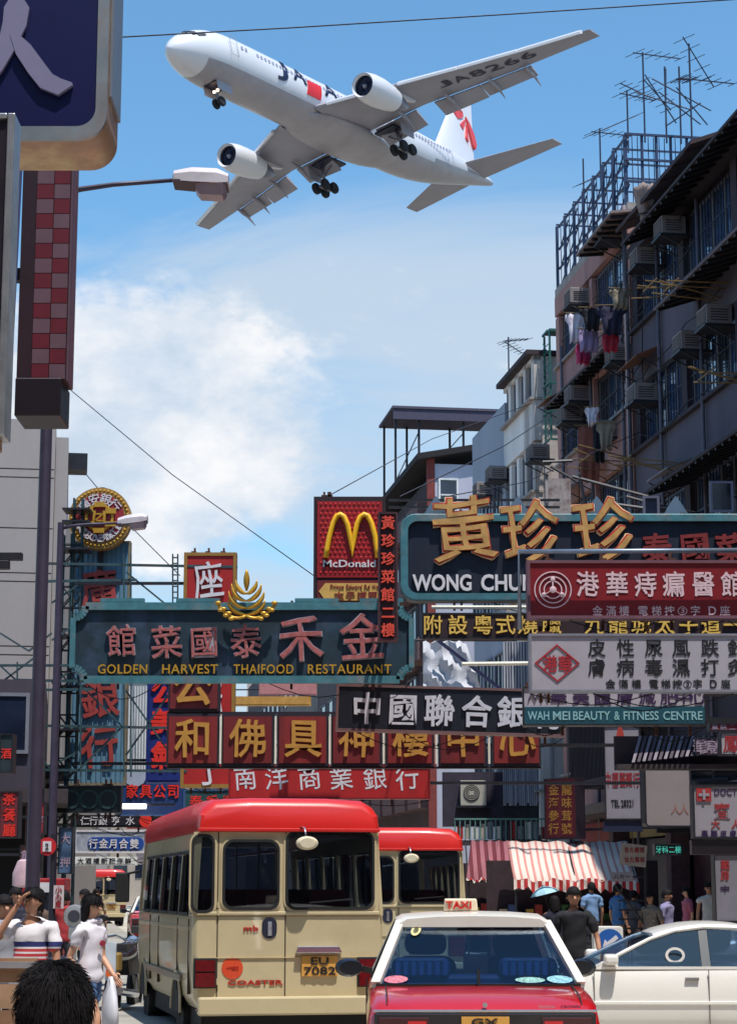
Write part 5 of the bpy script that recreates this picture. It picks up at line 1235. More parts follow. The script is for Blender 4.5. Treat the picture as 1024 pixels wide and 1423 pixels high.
# ---------------------------------------------------------------- taxi
TRED = M('taxi_red', (176, 16, 24), .28, var=.03, coat=.7); SILV = M('taxi_silver', (216, 210, 200), .35, 0, var=.04, coat=.4)
CGL = glassM('car_glass', (.62, .72, .82), .02, spread=.12); SEAT = M('seat_blue', (24, 46, 92), .45, var=.25, scale=9); DARKIN = M('car_inside', (16, 18, 30), .8)
def taxi(label):
    t = thing('taxi', label, 'taxi', (0, 0, 0), 0, 'red taxis with silver roofs')
    def sec(y, w, sh, zt, low=.24):
        h = [(w*.86, low), (w*.97, low+.1), (w, .48), (w*.995, sh-.14), (w*.965, sh-.03), (w*.90, sh+.012), (w*.6, zt), (w*.2, zt+.006)]
        r = [(x, y, z) for x, z in h]; return r + [(-x, y, z) for x, _, z in r[::-1]]
    MB().loft([sec(0, .80, .79, .80, .36), sec(.04, .83, .82, .83, .3), sec(.2, .845, .86, .885), sec(.55, .85, .90, .925), sec(.85, .85, .925, .935), sec(1.4, .85, .93, .90), sec(3.2, .85, .93, .90), sec(3.45, .85, .91, .95), sec(4.2, .84, .84, .88), sec(4.6, .80, .72, .74, .3)]).build('body', TRED, t, smooth='auto')
    # rear face
    MB().box(-.80, .80, -.025, .02, .795, .812).build('chrome_strip', CHROME, t, bevel=.004)
    MB().box(-.79, .79, -.03, .01, .60, .79).build('rear_panel', M('taxi_rear_panel', (24, 16, 24), .35, coat=.5), t, bevel=.01)
    for sg in (-1, 1):
        MB().box(min(sg*.40, sg*.76), max(sg*.40, sg*.76), -.045, -.031, .63, .76).build('tail_lamp', M('taxi_lamp_dark', (60, 8, 16), .3, coat=.5), t, bevel=.006)
        MB().box(min(sg*.55, sg*.42), max(sg*.55, sg*.42), -.056, -.046, .67, .735).build('reflector', M('reflector_red', (190, 30, 34), .3, coat=.4), t)
    p = MB().box(-.17, .17, -.06, -.031, .62, .765).build('number_plate', PLATE, t)
    word('GX', p, -.10, .09, .70, .755, PBLK, -.064, .02, .002); word('4268', p, -.15, .15, .635, .69, PBLK, -.064, .02, .002)
    MB().prism(rrect(-.82, .82, .34, .58, .05), -.13, -.001).build('bumper', M('bumper_dark', (40, 40, 44), .5), t, bevel=.02)
    MB().box(-.7, .7, .1, 4.4, .18, .3).build('chassis', BLACK, t)
    # boot lid seams, badge and lettering
    for sg in (-1, 1): MB().loft([[(sg*.70+q, y, z) for q, z in ((-.004, z0), (.004, z0), (.004, z0+.008), (-.004, z0+.008))] for y, z0 in ((.06, .838), (.22, .892), (.55, .925), (.82, .938))]).build('seam', RUB, t)
    MB().lathe([(.018, -.03), (.018, .0)], 'y', 12, (0, .01, .845)).build('badge', CHROME, t)
    word('CROWN', t, .54, .68, .822, .842, M('lettering_dark', (30, 24, 60), .4), -.004, .03, .004); word('TOYOTA', t, .38, .50, .822, .840, CHROME, -.004, .02, .004)
    # cabin: pillars, roof, panes
    zb = .945; P = {}
    Q = lambda sg: dict(rb=(sg*.775, .86, zb), rt=(sg*.575, 1.52, 1.395), fb=(sg*.775, 3.25, zb), ft=(sg*.575, 2.65, 1.395), mb=(sg*.80, 2.1, zb), mt=(sg*.60, 2.08, 1.395))
    for sg in (-1, 1):
        q = Q(sg)
        MB().bar(q['rb'], q['rt'], .07, .06).build('rear_pillar', SILV, t); MB().bar(q['fb'], q['ft'], .06, .05).build('front_pillar', SILV, t); MB().bar(q['mb'], q['mt'], .07, .04).build('centre_pillar', RUB, t)
        MB().add([Vector(q[a]) + Vector((d, 0, 0)) for d in (0, -sg*.008) for a in ('rb', 'fb', 'ft', 'rt')], [(0,1,2,3),(4,7,6,5),(0,4,5,1),(1,5,6,2),(2,6,7,3),(3,7,4,0)]).build('side_glass', CGL, t)
        MB().box(sg*.78-.02, sg*.78+.02, .86, 3.25, .925, .96).build('sill_trim', CHROME, t)
        for y in (1.35, 2.1, 3.2): MB().box(sg*.846-.006, sg*.846+.006, y-.004, y+.004, .42, .9).build('seam', RUB, t)
        # door mirror
        MB().bar((sg*.80, 2.95, .97), (sg*.90, 2.95, .99), .05).build('mirror_arm', RUB, t)
        MB().loft([[(sg*(.88+w*(1+cos(2*pi*i/14))*.5), y, 1.0+h*sin(2*pi*i/14)) for i in range(14)] for y, w, h in ((2.84, .20, .06), (2.88, .24, .08), (2.98, .20, .06))]).build('door_mirror', M('mirror_shell', (16, 18, 28), .35, coat=.5), t, smooth='auto')
        for y in (.95, 3.75): wheel(t, sg*.74, y, .31, .2, sg)
    def roofsec(y, w, z): return [(w, y, z-.05), (w*.99, y, z-.02), (w*.9, y, z+.012), (w*.5, y, z+.03), (0, y, z+.036), (-w*.5, y, z+.03), (-w*.9, y, z+.012), (-w*.99, y, z-.02), (-w, y, z-.05)]
    MB().loft([roofsec(1.45, .585, 1.415), roofsec(1.52, .605, 1.43), roofsec(2.1, .62, 1.45), roofsec(2.6, .605, 1.43), roofsec(2.72, .58, 1.405)]).build('roof', SILV, t, smooth='auto')
    def pane(a, b, c, d, nm, th=Vector((0, .008, 0))):
        v = [Vector(x) for x in (a, b, c, d)]; return MB().add(v + [x + th for x in v], [(0,1,2,3),(4,7,6,5),(0,4,5,1),(1,5,6,2),(2,6,7,3),(3,7,4,0)]).build(nm, CGL, t)
    ql, qr = Q(-1), Q(1)
    pane(ql['rb'], qr['rb'], qr['rt'], ql['rt'], 'rear_window'); pane(ql['fb'], qr['fb'], qr['ft'], ql['ft'], 'windscreen')
    MB().bar(Vector(ql['rt'])+Vector((0, -.01, 0)), Vector(qr['rt'])+Vector((0, -.01, 0)), .05, .02).build('window_trim', CHROME, t)
    MB().bar(Vector(ql['rb'])+Vector((0, -.01, 0)), Vector(qr['rb'])+Vector((0, -.01, 0)), .03, .02).build('window_trim', RUB, t)
    # interior
    MB().box(-.76, .76, .88, 1.4, .91, .94).build('parcel_shelf', SEAT, t)
    MB().prism(rrect(-.70, .70, .55, 1.0, .08), 1.38, 1.56).build('rear_seat', SEAT, t, bevel=.03)
    for x in (-.42, .42):
        s = MB().prism(rrect(x-.23, x+.23, .98, 1.13, .06), 1.36, 1.5).build('rear_headrest', SEAT, t, bevel=.02)
        for k in range(7): MB().box(x-.20+k*.062, x-.165+k*.062, 1.345, 1.36, 1.0, 1.10).build('pleat', M('seat_blue_light', (60, 92, 150), .3), s)
    for x in (-.36, .36):
        MB().prism(rrect(x-.25, x+.25, .5, 1.12, .1), 2.12, 2.26).build('front_seat', DARKIN, t, bevel=.03); MB().prism(rrect(x-.17, x+.17, 1.13, 1.31, .07), 2.14, 2.24).build('headrest', DARKIN, t, bevel=.02)
    MB().box(-.74, .74, 2.95, 3.25, .7, .98).build('dashboard', DARKIN, t)
    MB().prism(rrect(-.06, .14, .9, 1.14, .02), 2.0, 2.03).build('paper_notice', M('paper', (190, 188, 186), .8), t)
    MB().box(-.08, .08, 2.62, 2.66, 1.28, 1.34).build('inner_mirror', DARKIN, t)
    mb = MB().lathe([(.17, -.012), (.185, 0), (.17, .012)], 'y', 20, (.36, 2.85, .98), cap=False); mb.build('steering_wheel', DARKIN, t)
    # things stuck on the glass and the aerial
    nrm = Vector((0, -.005, .003))
    def onglass(u, v):   # u across -1..1, v up 0..1
        a = Vector(ql['rb']).lerp(Vector(qr['rb']), (u+1)/2); b = Vector(ql['rt']).lerp(Vector(qr['rt']), (u+1)/2); return a.lerp(b, v) + nrm*1.6
    def sticker(nm, u, v, w, h, m):
        ring = []
        for i in range(14): a = 2*pi*i/14; ring.append(onglass(u + w*cos(a), v + h*sin(a)))
        MB().loft([ring, [p - nrm*.5 for p in ring]]).build(nm, m, t)
    sticker('sticker', -.76, .87, .065, .09, M('sticker_beige', (190, 180, 130), .5)); sticker('sticker', -.76, .87, .035, .05, M('sticker_dark', (70, 80, 50), .5))
    sticker('sticker', -.82, .08, .12, .06, M('sticker_pink', (186, 100, 116), .5, var=.7, scale=50)); sticker('sticker', .52, .07, .15, .045, M('sticker_teal', (120, 166, 160), .5, var=.7, scale=50)); sticker('sticker', .82, .08, .13, .06, M('sticker_teal2', (120, 170, 186), .5, var=.7, scale=46))
    MB().tube([(0, .80, .93), (0, .83, 1.06)], .012, 6).build('wiper', RUB, t)
    # roof sign
    s = MB().loft([[(-.14, y, 1.485), (.14, y, 1.485), (.13, y, z), (-.13, y, z)] for y, z in ((2.0, 1.578), (2.1, 1.585))]).build('roof_sign', M('sign_cream', (226, 208, 180), .5), t, bevel=.008)
    word('TAXI', s, -.125, .085, 1.502, 1.562, M('taxi_letters', (196, 26, 20), .5), 1.992, .03, .006)
    return t
def taxis():
    t = taxi('red taxi with silver roof and a TAXI roof sign, seen from behind in the foreground')
    t.location = (gnd(672, 14.8).x, 14.8, 0)
    for c in bpy.data.objects:
        if c.parent and c.parent.name == t.name and c.name.startswith('roof_sign'): c.location = (-.075, 0, 0)
    copy_tree(t, gnd(182, 63) + Vector((.85, 0, .01)), radians(8), 'small far red taxi between the woman and the nearest minibus')
taxis()
# ---------------------------------------------------------------- white coupe
def coupe():
    t = thing('coupe', 'white two door coupe crossing behind the taxi at the right', 'car', (0, 0, 0), 0)
    wh = M('coupe_white', (226, 221, 214), .3, var=.02, coat=.6)
    def sec(y, w, sh, zt, low=.2):
        h = [(w*.84, low), (w*.95, low+.08), (w*.99, .38), (w, .56), (w*.985, sh-.12), (w*.95, sh-.03), (w*.88, sh), (w*.5, zt)]
        r = [(x, y, z) for x, z in h]; return r + [(-x, y, z) for x, _, z in r[::-1]]
    # y = 0 at the tail, front at 4.35
    MB().loft([sec(0, .72, .74, .76, .34), sec(.08, .80, .84, .86), sec(.5, .855, .90, .93), sec(1.0, .87, .885, .90), sec(1.9, .87, .875, .88), sec(2.75, .87, .865, .88), sec(3.1, .865, .84, .90), sec(3.8, .84, .74, .80), sec(4.2, .78, .62, .66), sec(4.35, .66, .52, .54, .3)]).build('body', wh, t, smooth='auto')
    # roof arc and glasshouse; side profile in (y, z)
    prof = [(2.64, .88), (2.30, 1.05), (2.02, 1.18), (1.76, 1.262), (1.45, 1.30), (1.1, 1.29), (.8, 1.22), (.5, 1.10), (.15, .92)]
    def wdt(z): return .80 - (z-.88)*.55
    rings = []
    for y, z in prof: w = wdt(z); rings.append([(w, y, z-.02), (w*.96, y, z+.018), (w*.5, y, z+.04), (0, y, z+.045), (-w*.5, y, z+.04), (-w*.96, y, z+.018), (-w, y, z-.02), (-w*.9, y, z-.02), (0, y, z+.01), (w*.9, y, z-.02)])
    MB().loft(rings[2:7]).build('roof', wh, t, smooth='auto', sub=1)
    MB().loft([[(x, y, z) for x, y, z in r[:7]] + [(x, y-.01, z-.02) for x, y, z in r[:7][::-1]] for r in rings[:3]]).build('windscreen', CGL, t, smooth='auto')
    MB().loft([[(x, y, z) for x, y, z in r[:7]] + [(x, y+.01, z-.02) for x, y, z in r[:7][::-1]] for r in rings[6:]]).build('rear_window', CGL, t, smooth='auto')
    gl = glassM('coupe_glass', (.34, .42, .52), .10)
    for sg in (-1, 1):
        X = lambda z, o=0: sg*(wdt(z)+o)
        top = [(y, z-.045) for y, z in prof[:]]
        def patch(nm, ya, yb, m):
            pts = [p for p in top if ya <= p[0] <= yb]
            def zt(y):
                for a, b in zip(top, top[1:]):
                    if b[0] <= y <= a[0]: return a[1]+(b[1]-a[1])*(a[0]-y)/(a[0]-b[0])
                return .9
            ys = sorted(set([ya, yb] + [p[0] for p in pts])); poly = [(y, .885) for y in (ys[0], ys[-1])] + [(y, max(.89, zt(y))) for y in ys[::-1]]
            n = len(poly); v = [(X(z, .0), y, z) for y, z in poly] + [(X(z, -.012), y, z) for y, z in poly]
            return MB().add(v, [tuple(range(n)), tuple(range(2*n-1, n-1, -1))] + [(i, (i+1) % n, (i+1) % n+n, i+n) for i in range(n)]).build(nm, m, t)
        patch('door_window', 1.52, 2.36, gl); patch('quarter_window', .62, 1.42, gl); patch('centre_pillar', 1.425, 1.515, M('black_trim', (16, 18, 26), .3, coat=.4))
        pts = [(X(z-.02, .006), y, z-.02) for y, z in prof]; MB().tube(pts, .022, 6).build('roof_rail', wh, t, smooth=True)
        MB().box(min(X(.885, -.02), X(.885, .03)), max(X(.885, -.02), X(.885, .03)), .2, 2.95, .862, .89).build('belt_trim', wh, t)
        for y in (1.46, 2.62): MB().box(sg*.868-.008, sg*.868+.008, y-.004, y+.004, .3, .862).build('seam', M('seam_grey', (110, 104, 100), .6), t)
        MB().box(sg*.872-.012, sg*.872+.012, .3, 3.2, .515, .55).build('rub_strip', wh, t, bevel=.006)
        MB().box(sg*.872-.012, sg*.872+.012, 1.56, 1.70, .755, .785).build('door_handle', M('handle_grey', (120, 116, 116), .4), t, bevel=.006)
        MB().loft([[(sg*(.82+w), y, z) for w, z in ((0, .90), (.17, .915), (.17, 1.01), (0, 1.02))] for y in (2.38, 2.52)]).build('door_mirror', wh, t, bevel=.03, seg=3)
        MB().prism([(2.37, .885), (2.62, .885), (2.37, 1.0)], 0, .02).xf(Matrix(((0, sg, 0, sg*.79), (1, 0, 0, 0), (0, 0, 1, 0), (0, 0, 0, 1)))).build('mirror_base', wh, t)
        for y in (.85, 3.45):
            wheel(t, sg*.76, y, .3, .2, sg)
    ring = MB(); ringband(ring, [(.10*cos(2*pi*i/20)+0, .08*sin(2*pi*i/20)) for i in range(20)], [(.072*cos(2*pi*i/20), .055*sin(2*pi*i/20)) for i in range(20)], -.004, .004)
    ring.xf(Matrix.Translation((-.765, 1.78, 1.0)) @ Matrix.Rotation(pi/2, 4, 'Z')).build('ring_sticker', M('ring_white', (220, 215, 210), .5), t)
    MB().lathe([(.17, -.012), (.185, 0), (.17, .012)], 'y', 20, (.34, 2.1, .95), cap=False).build('steering_wheel', DARKIN, t)
    for x in (-.35, .35): MB().prism(rrect(x-.24, x+.24, .4, 1.0, .08), 1.5, 1.65).build('seat', DARKIN, t, bevel=.03); MB().prism(rrect(x-.13, x+.13, 1.0, 1.14, .05), 1.52, 1.6).build('headrest', DARKIN, t)
    MB().box(-.8, .8, .9, 1.4, .5, .84).build('rear_seat', DARKIN, t)
    MB().box(-.75, .75, 2.35, 2.6, .6, .86).build('dashboard', DARKIN, t)
    MB().prism(rrect(-.7, .7, .3, .5, .05), 4.3, 4.42).build('bumper', wh, t, bevel=.02)
    t.rotation_euler = (0, 0, radians(90))
    # seam at px 984 is y=1.46 from the tail on the near side
    t.location = (at(984, 1342, 20.9).x + 1.46, 21.75, 0)
coupe()
def motorcycle():
    t = thing('motorcycle', 'dark parked motorcycle seen from behind with a white and orange tail beside the woman', 'motorcycle', gnd(160, 27), radians(-6))
    bk = M('moto_black', (18, 18, 24), .4, coat=.5)
    for y in (0, 1.3):
        w = MB().lathe([(.22, -.05), (.28, -.055), (.31, 0), (.28, .055), (.22, .05)], 'x', 22, (0, y, .31), cap=False).build('wheel', TYRE, t, smooth='auto'); MB().lathe([(.2, -.03), (.2, .03)], 'x', 18, (0, y, .31)).build('rim', RIM, w)
    MB().loft([[(w*cos(2*pi*i/10), y, z+h*sin(2*pi*i/10)) for i in range(10)] for y, w, h, z in ((-.45, .06, .05, .82), (-.2, .15, .1, .80), (.3, .17, .08, .78), (.5, .17, .12, .82), (.8, .17, .16, .85), (1.05, .06, .08, .85))]).build('seat_and_tank', bk, t, smooth='auto', sub=1)
    MB().loft([[(sg*.16*k, y, z) for sg, k, z in ((1, 1, .55), (1, .7, .95), (-1, .7, .95), (-1, 1, .55))] for y, k in ((.25, 1), (.9, 1))]).build('engine', M('moto_engine', (60, 58, 60), .5, .4, var=.4, scale=20), t)
    MB().box(-.19, .19, -.52, -.3, .62, .86).build('tail_box', M('moto_yellow', (150, 118, 60), .5), t, bevel=.03)
    MB().prism(rrect(.0, .16, .52, 1.0, .05), -.57, -.53).build('tail_fairing', M('moto_white', (196, 204, 214), .4), t); MB().prism(rrect(.04, .13, .56, .68, .03), -.59, -.572).build('indicator', M('moto_orange', (220, 100, 40), .4), t)
    for sg in (-1, 1): MB().tube([(0, 1.0, .95), (sg*.2, .95, 1.05), (sg*.38, .8, 1.02)], .018, 8).build('handlebar', CHROME, t); MB().tube([(sg*.3, .9, 1.04), (sg*.36, .92, 1.24)], .008, 6).build('mirror_stalk', CHROME, t); MB().ball((sg*.37, .92, 1.28), .06, 10, 6, (1.2, .3, .8)).build('mirror', bk, t); MB().tube([(sg*.07, 1.0, .92), (sg*.07, 1.3, .31)], .025, 8).build('fork', CHROME, t); MB().tube([(sg*.2, -.5, .38), (sg*.2, .5, .3)], .05, 10).build('exhaust', CHROME, t)
    MB().ball((0, 1.15, .95), .1, 10, 6).build('headlamp', CHROME, t)
motorcycle()
# ---------------------------------------------------------------- the street behind the camera (seen only from elsewhere and in reflections)
def behind():
    t = thing('apartment_building', 'grey tenement behind the camera across the junction', 'building', (-16, -13, 0), 0)
    MB().box(0, 32, -12, 0, 0, 21).build('wall', M('far_grey2', (112, 106, 108), .85, var=.2, scale=.6, streak=True, dirt=.4), t)
    for z in range(4, 19, 3):
        for k in range(10): MB().box(.8+k*3.1, 2.9+k*3.1, .005, .06, z, z+1.6).build('window', WGLASS2, t)
    MB().box(0, 32, .01, 1.6, 3.2, 3.45).build('canopy', M('dark_hood'), t)
    t = thing('apartment_building', 'brown tenement on the near left corner carrying the big blue sign', 'building', (-9, -10, 0), 0)
    MB().box(-14, 0, 0, 27, 0, 19).build('wall', M('near_left_wall', (120, 100, 90), .85, var=.2, scale=.7, streak=True, dirt=.4), t)
    for z in range(4, 17, 3):
        for k in range(7): MB().box(.005, .06, 1+k*3.6, 3.4+k*3.6, z, z+1.6).build('window', WGLASS2, t)
    t = thing('apartment_building', 'buff tenement on the near right side outside the view', 'building', A0, YAW)
    MB().box(0, 14, -78, -42, 0, 19).build('wall', M('near_right_wall', (126, 112, 104), .85, var=.2, scale=.7, streak=True, dirt=.4), t)
    for z in range(4, 17, 3):
        for k in range(9): MB().box(-.06, -.005, -77+k*3.8, -74.6+k*3.8, z, z+1.6).build('window', WGLASS2, t)
behind()
# ---------------------------------------------------------------- air conditioners, laundry, aerials on the right
def ac_unit(label, w=.7, d=.6, h=.45):
    t = thing('air_conditioner', label, 'air conditioner', (0, 0, 0), YAW, 'air conditioners on the tenement fronts')
    c = M('ac_beige', (126, 118, 118), .6, var=.15, dirt=.4, dirtc=(80, 66, 60)); g = M('ac_dark', (34, 32, 40), .7)
    MB().box(-d, 0, -w/2, w/2, 0, h).build('casing', c, t, bevel=.015)
    gr = MB().box(-d-.008, -d-.001, -w/2+.05, w/2-.05, .05, h-.05).build('grille', g, t)
    for k in range(7): MB().box(-d-.02, -d-.009, -w/2+.05, w/2-.05, .075+k*.05, .09+k*.05).build('slat', c, gr)
    for k in range(5): MB().box(-d+.1, -.1, -w/2-.01, -w/2-.001, .08+k*.06, .10+k*.06).build('slat', g, gr)
    MB().box(-d-.05, .15, -w/2-.03, w/2+.03, -.06, -.002).build('bracket', DSTEEL, t)
    for y in (-w/2, w/2): MB().bar((-d, y, -.06), (.1, y, -.4), .03).build('strut', DSTEEL, t)
    return t
def place_acs():
    first = ac_unit('air conditioner')
    spots = [((893, 372), 'air conditioner high on the pink tenement under the rooftop cage'),
             ((928, 330), 'topmost air conditioner on the dark tenement below its tile eaves'),
             ((845, 335), 'air conditioner under the small hood at the top of the pink tenement'),
             ((858, 505), 'air conditioner below the black washing on the pink tenement'),
             ((800, 560), 'upper of two air conditioners at the far edge of the pink tenement'),
             ((790, 588), 'lower of two air conditioners at the far edge of the pink tenement'),
             ((800, 425), 'air conditioner beside the hung washing at the far edge of the pink tenement'),
             ((890, 560), 'air conditioner at the drain pipe between pink and dark tenements'),
             ((990, 455), 'air conditioner under a hood on the dark tenement near the right edge'),
             ((955, 490), 'dark air conditioner in the barred window row of the dark tenement'),
             ((838, 610), 'air conditioner low on the pink tenement above the golden brush characters'),
             ((745, 640), 'air conditioner low on the street front of the white tenement'),
             ((672, 690), 'first air conditioner in the dark group beside the plain grey block'),
             ((690, 668), 'second air conditioner in the dark group beside the plain grey block')]
    for i, ((px, py), lb) in enumerate(spots):
        y, z = fac(px, py, .3); p = fw(.05 if i < 12 else -.02, y, z)
        if i == 0: first.location = p; first['label'] = lb; o = first
        else: o = copy_tree(first, p, YAW, lb)
place_acs()
def cloth(name, label, px, py, w, h, mat, off=.9, kind='shirt'):
    """a piece of washing hung from its top edge; folds run down it"""
    y, z = fac(px, py, off); t = thing(name, label, 'laundry', fw(-off, y, z), YAW + random.uniform(-.5, .5), 'washing hung out of the pink tenement')
    rows = []
    for j in range(7):
        v = j/6; row = []
        for i in range(9):
            u = i/8 - .5; ww = w*(1 if kind != 'shirt' else (1.25 if v < .3 else .8))
            row.append((u*ww*(1+.1*sin(5*v)), .05*sin(i*1.9+j*.4)*(.3+v) + .03*sin(7*v), -v*h - .03*cos(i*2.2)))
        rows.append(row)
    back = [[(x, yy+.02, zz) for x, yy, zz in r] for r in rows]
    MB().loft([r + b[::-1] for r, b in zip(rows, back)]).build('cloth', mat, t, smooth=True)
    MB().tube([(-w*.7, 0, .03), (w*.7, 0, .03)], .012, 6).build('bamboo_pole', M('bamboo', (120, 96, 60), .7), t)
def laundry():
    W_ = M('wash_white', (196, 190, 204), .9, var=.06); K = M('wash_black', (22, 20, 30), .9); P = M('wash_pink', (178, 50, 96), .9, var=.1); L_ = M('wash_lilac', (140, 124, 160), .9); G = M('wash_khaki', (120, 110, 96), .9, var=.2); Rr = M('wash_red', (150, 28, 50), .9); B = M('wash_rust', (120, 70, 60), .9, var=.2); N_ = M('wash_navy', (30, 30, 56), .9)
    for a in (('shirt', 'white shirt on the outer end of the washing pole', 800, 436, .45, .8, W_), ('shirt', 'black shirt hanging beside the white shirt', 822, 428, .5, .6, K), ('towel', 'lilac striped towel hanging below the black shirt', 818, 458, .5, .6, L_),
              ('trousers', 'bright pink trousers at the bottom of the washing', 810, 478, .4, .55, P), ('jacket', 'dark navy jacket hanging nearest the building in the upper washing', 850, 425, .6, .75, N_), ('skirt', 'red skirt hanging under the navy jacket', 848, 462, .4, .5, Rr),
              ('shirt', 'khaki shirt bunched on the pole above the navy jacket', 862, 402, .45, .5, G), ('cloth_sheet', 'long rust coloured sheet hanging on the lower pink wall', 818, 592, .55, 1.5, B), ('shirt', 'grey shirt hanging beside the rust coloured sheet', 842, 588, .4, .7, G), ('trousers', 'dark trousers hanging between the rust sheet and the grey shirt', 832, 590, .3, 1.0, K), ('shirt', 'white shirt on the lower pole close to the air conditioners', 822, 566, .3, .5, W_)):
        cloth(*a, kind='shirt' if a[0] in ('shirt', 'jacket') else 'flat')
laundry()
def antenna(label, px, py0, py1, D, booms, group='television aerials on the roofs'):
    a = at(px, py1, D); b = at(px, py0, D); t = thing('roof_antenna', label, 'antenna', a, YAW+.5, group)
    m = M('aerial_metal', (52, 58, 78), .5, .4); h = b.z-a.z
    MB().tube([(0, 0, -1.0), (0, 0, h)], .028, 6).build('mast', m, t)
    for z, L_, tilt in booms:
        bm = MB().tube([(-L_*.25, 0, z*h-tilt*.25), (L_, 0, z*h+tilt)], .018, 6).build('boom', m, t)
        for k in range(6):
            u = -.2+k*.24; w = .38-.03*k
            MB().tube([(L_*u, -w, z*h+tilt*u), (L_*u, w, z*h+tilt*u)], .010, 5).build('element', m, bm)
    return t
antenna('aerial with a long boom standing highest behind the rooftop cage', 895, 72, 150, 53, [(.97, 1.5, .25), (.25, -.9, .1)])
antenna('aerial with crossed booms tallest at the right end of the roof', 960, 60, 150, 50, [(.95, .9, -.9), (.45, 1.7, .3)])
antenna('aerial with a boom pointing left on the cage roof', 872, 125, 165, 54, [(.85, 1.1, .1)])
antenna('aerial with a slanting boom beside the upper cage corner', 834, 178, 215, 56, [(.9, 1.6, .9), (.85, 1.3, .2)])
antenna('short forked aerial at the far lower end of the cage', 811, 220, 262, 58, [(.2, .5, .3)])
antenna('bare mast between the two tallest aerials', 925, 92, 150, 52, [(.1, -.8, .5)])
antenna('thin mast just left of the crossed aerial', 945, 92, 150, 51, [(.7, .5, .1)])
antenna('small aerial on the roof of the white tenement', 707, 468, 520, 66, [(.9, .9, .2), (.8, .6, -.2)])
def roof_bits():
    t = thing('scaffold_poles', 'loose crossing poles lashed on the cage roof near the aerials', 'scaffold', at(930, 150, 51.5), YAW)
    c = at(930, 150, 51.5); m = M('aerial_metal')
    for a, b in (((895, 105), (940, 170)), ((880, 130), (960, 150)), ((915, 128), (975, 170)), ((975, 140), (925, 175)), ((905, 110), (990, 150)), ((940, 120), (985, 170)), ((925, 95), (925, 175))):
        p, q = at(*a, 51.5)-c, at(*b, 51.5)-c; MB().tube([p, q], .02, 5).build('pole', m, t)
    y, z = fac(895, 262, .3)
    t = thing('straw_bundle', 'pale tattered straw bundle tied at the roof edge of the pink tenement', 'bundle', fw(-.3, y, z-1.0), YAW)
    rows = [[((.07+.045*j+.05*sin(j*2+k*2.3))*cos(2*pi*k/12)*.8, (.08+.05*j+.05*cos(3*k+j))*sin(2*pi*k/12), j*.17+.05*sin(k*2.6)*(j > 4)) for k in range(12)] for j in range(7)]
    MB().loft(rows).build('straw', M('straw_mat', (140, 124, 118), .95, var=.3, scale=6, bump=.6), t, smooth=True)
    MB().tube([(.18*cos(2*pi*k/12), .2*sin(2*pi*k/12), .3) for k in range(13)], .02, 5).build('rope', DSTEEL, t)
    # rusty plate and crossing steel on the pink tenement
    y, z = fac(778, 693, 1.0)
    t = thing('rusty_panel', 'rust streaked white metal plate standing above the navy signboard', 'panel', at(778, 720, 40), 0)
    h = at(778, 665, 40).z - at(778, 720, 40).z; w = 32/71
    MB().box(-w/2, w/2, 0, .05, 0, h).build('plate', M('rusty_white', (150, 140, 138), .7, var=.3, scale=5, streak=False, dirt=1.0, dirtc=(86, 34, 18), stain=1.6), t)
    for x in (-w/2+.03, w/2-.03): MB().box(x-.02, x+.02, .052, .1, -.8, h).build('post', DSTEEL, t)
    t = thing('steel_outrigger', 'crossing steel brackets sticking out over the navy signboard', 'steel bars', at(830, 700, 44), 0)
    c = at(830, 700, 44)
    for a, b in (((754, 642), (795, 640)), ((795, 662), (900, 690)), ((805, 660), (815, 710)), ((765, 648), (800, 668)), ((850, 700), (960, 715)), ((870, 690), (925, 705))):
        MB().tube([at(*a, 44)-c, at(*b, 44)-c], .035, 5).build('bar', DSTEEL, t)
    for i, (px, py, w, h, lb) in enumerate(((1003, 690, 34, 46, 'open white framed casement on the dark tenement above the red clinic sign'), (905, 705, 24, 34, 'small grey framed casement left of the open white one'))):
        t = thing('casement', lb, 'window', at(px, py, 40), 0); k = 40/2849
        mb = MB(); a, b = w*k/2, h*k/2; ringband(mb, [(-a,-b),(a,-b),(a,b),(-a,b)], [(-a+.05,-b+.05),(a-.05,-b+.05),(a-.05,b-.05),(-a+.05,b-.05)], 0, .05); mb.build('frame', M('casement_grey%d' % i, (120-30*i, 120-30*i, 140-30*i), .5), t)
        MB().box(-a+.052, a-.052, .02, .03, -b+.052, b-.052).build('pane', WGLASS2, t); MB().tube([(a, .03, 0), (a+.9, .6, 0)], .02, 5).build('stay', DSTEEL, t)
    y0 = 0
roof_bits()
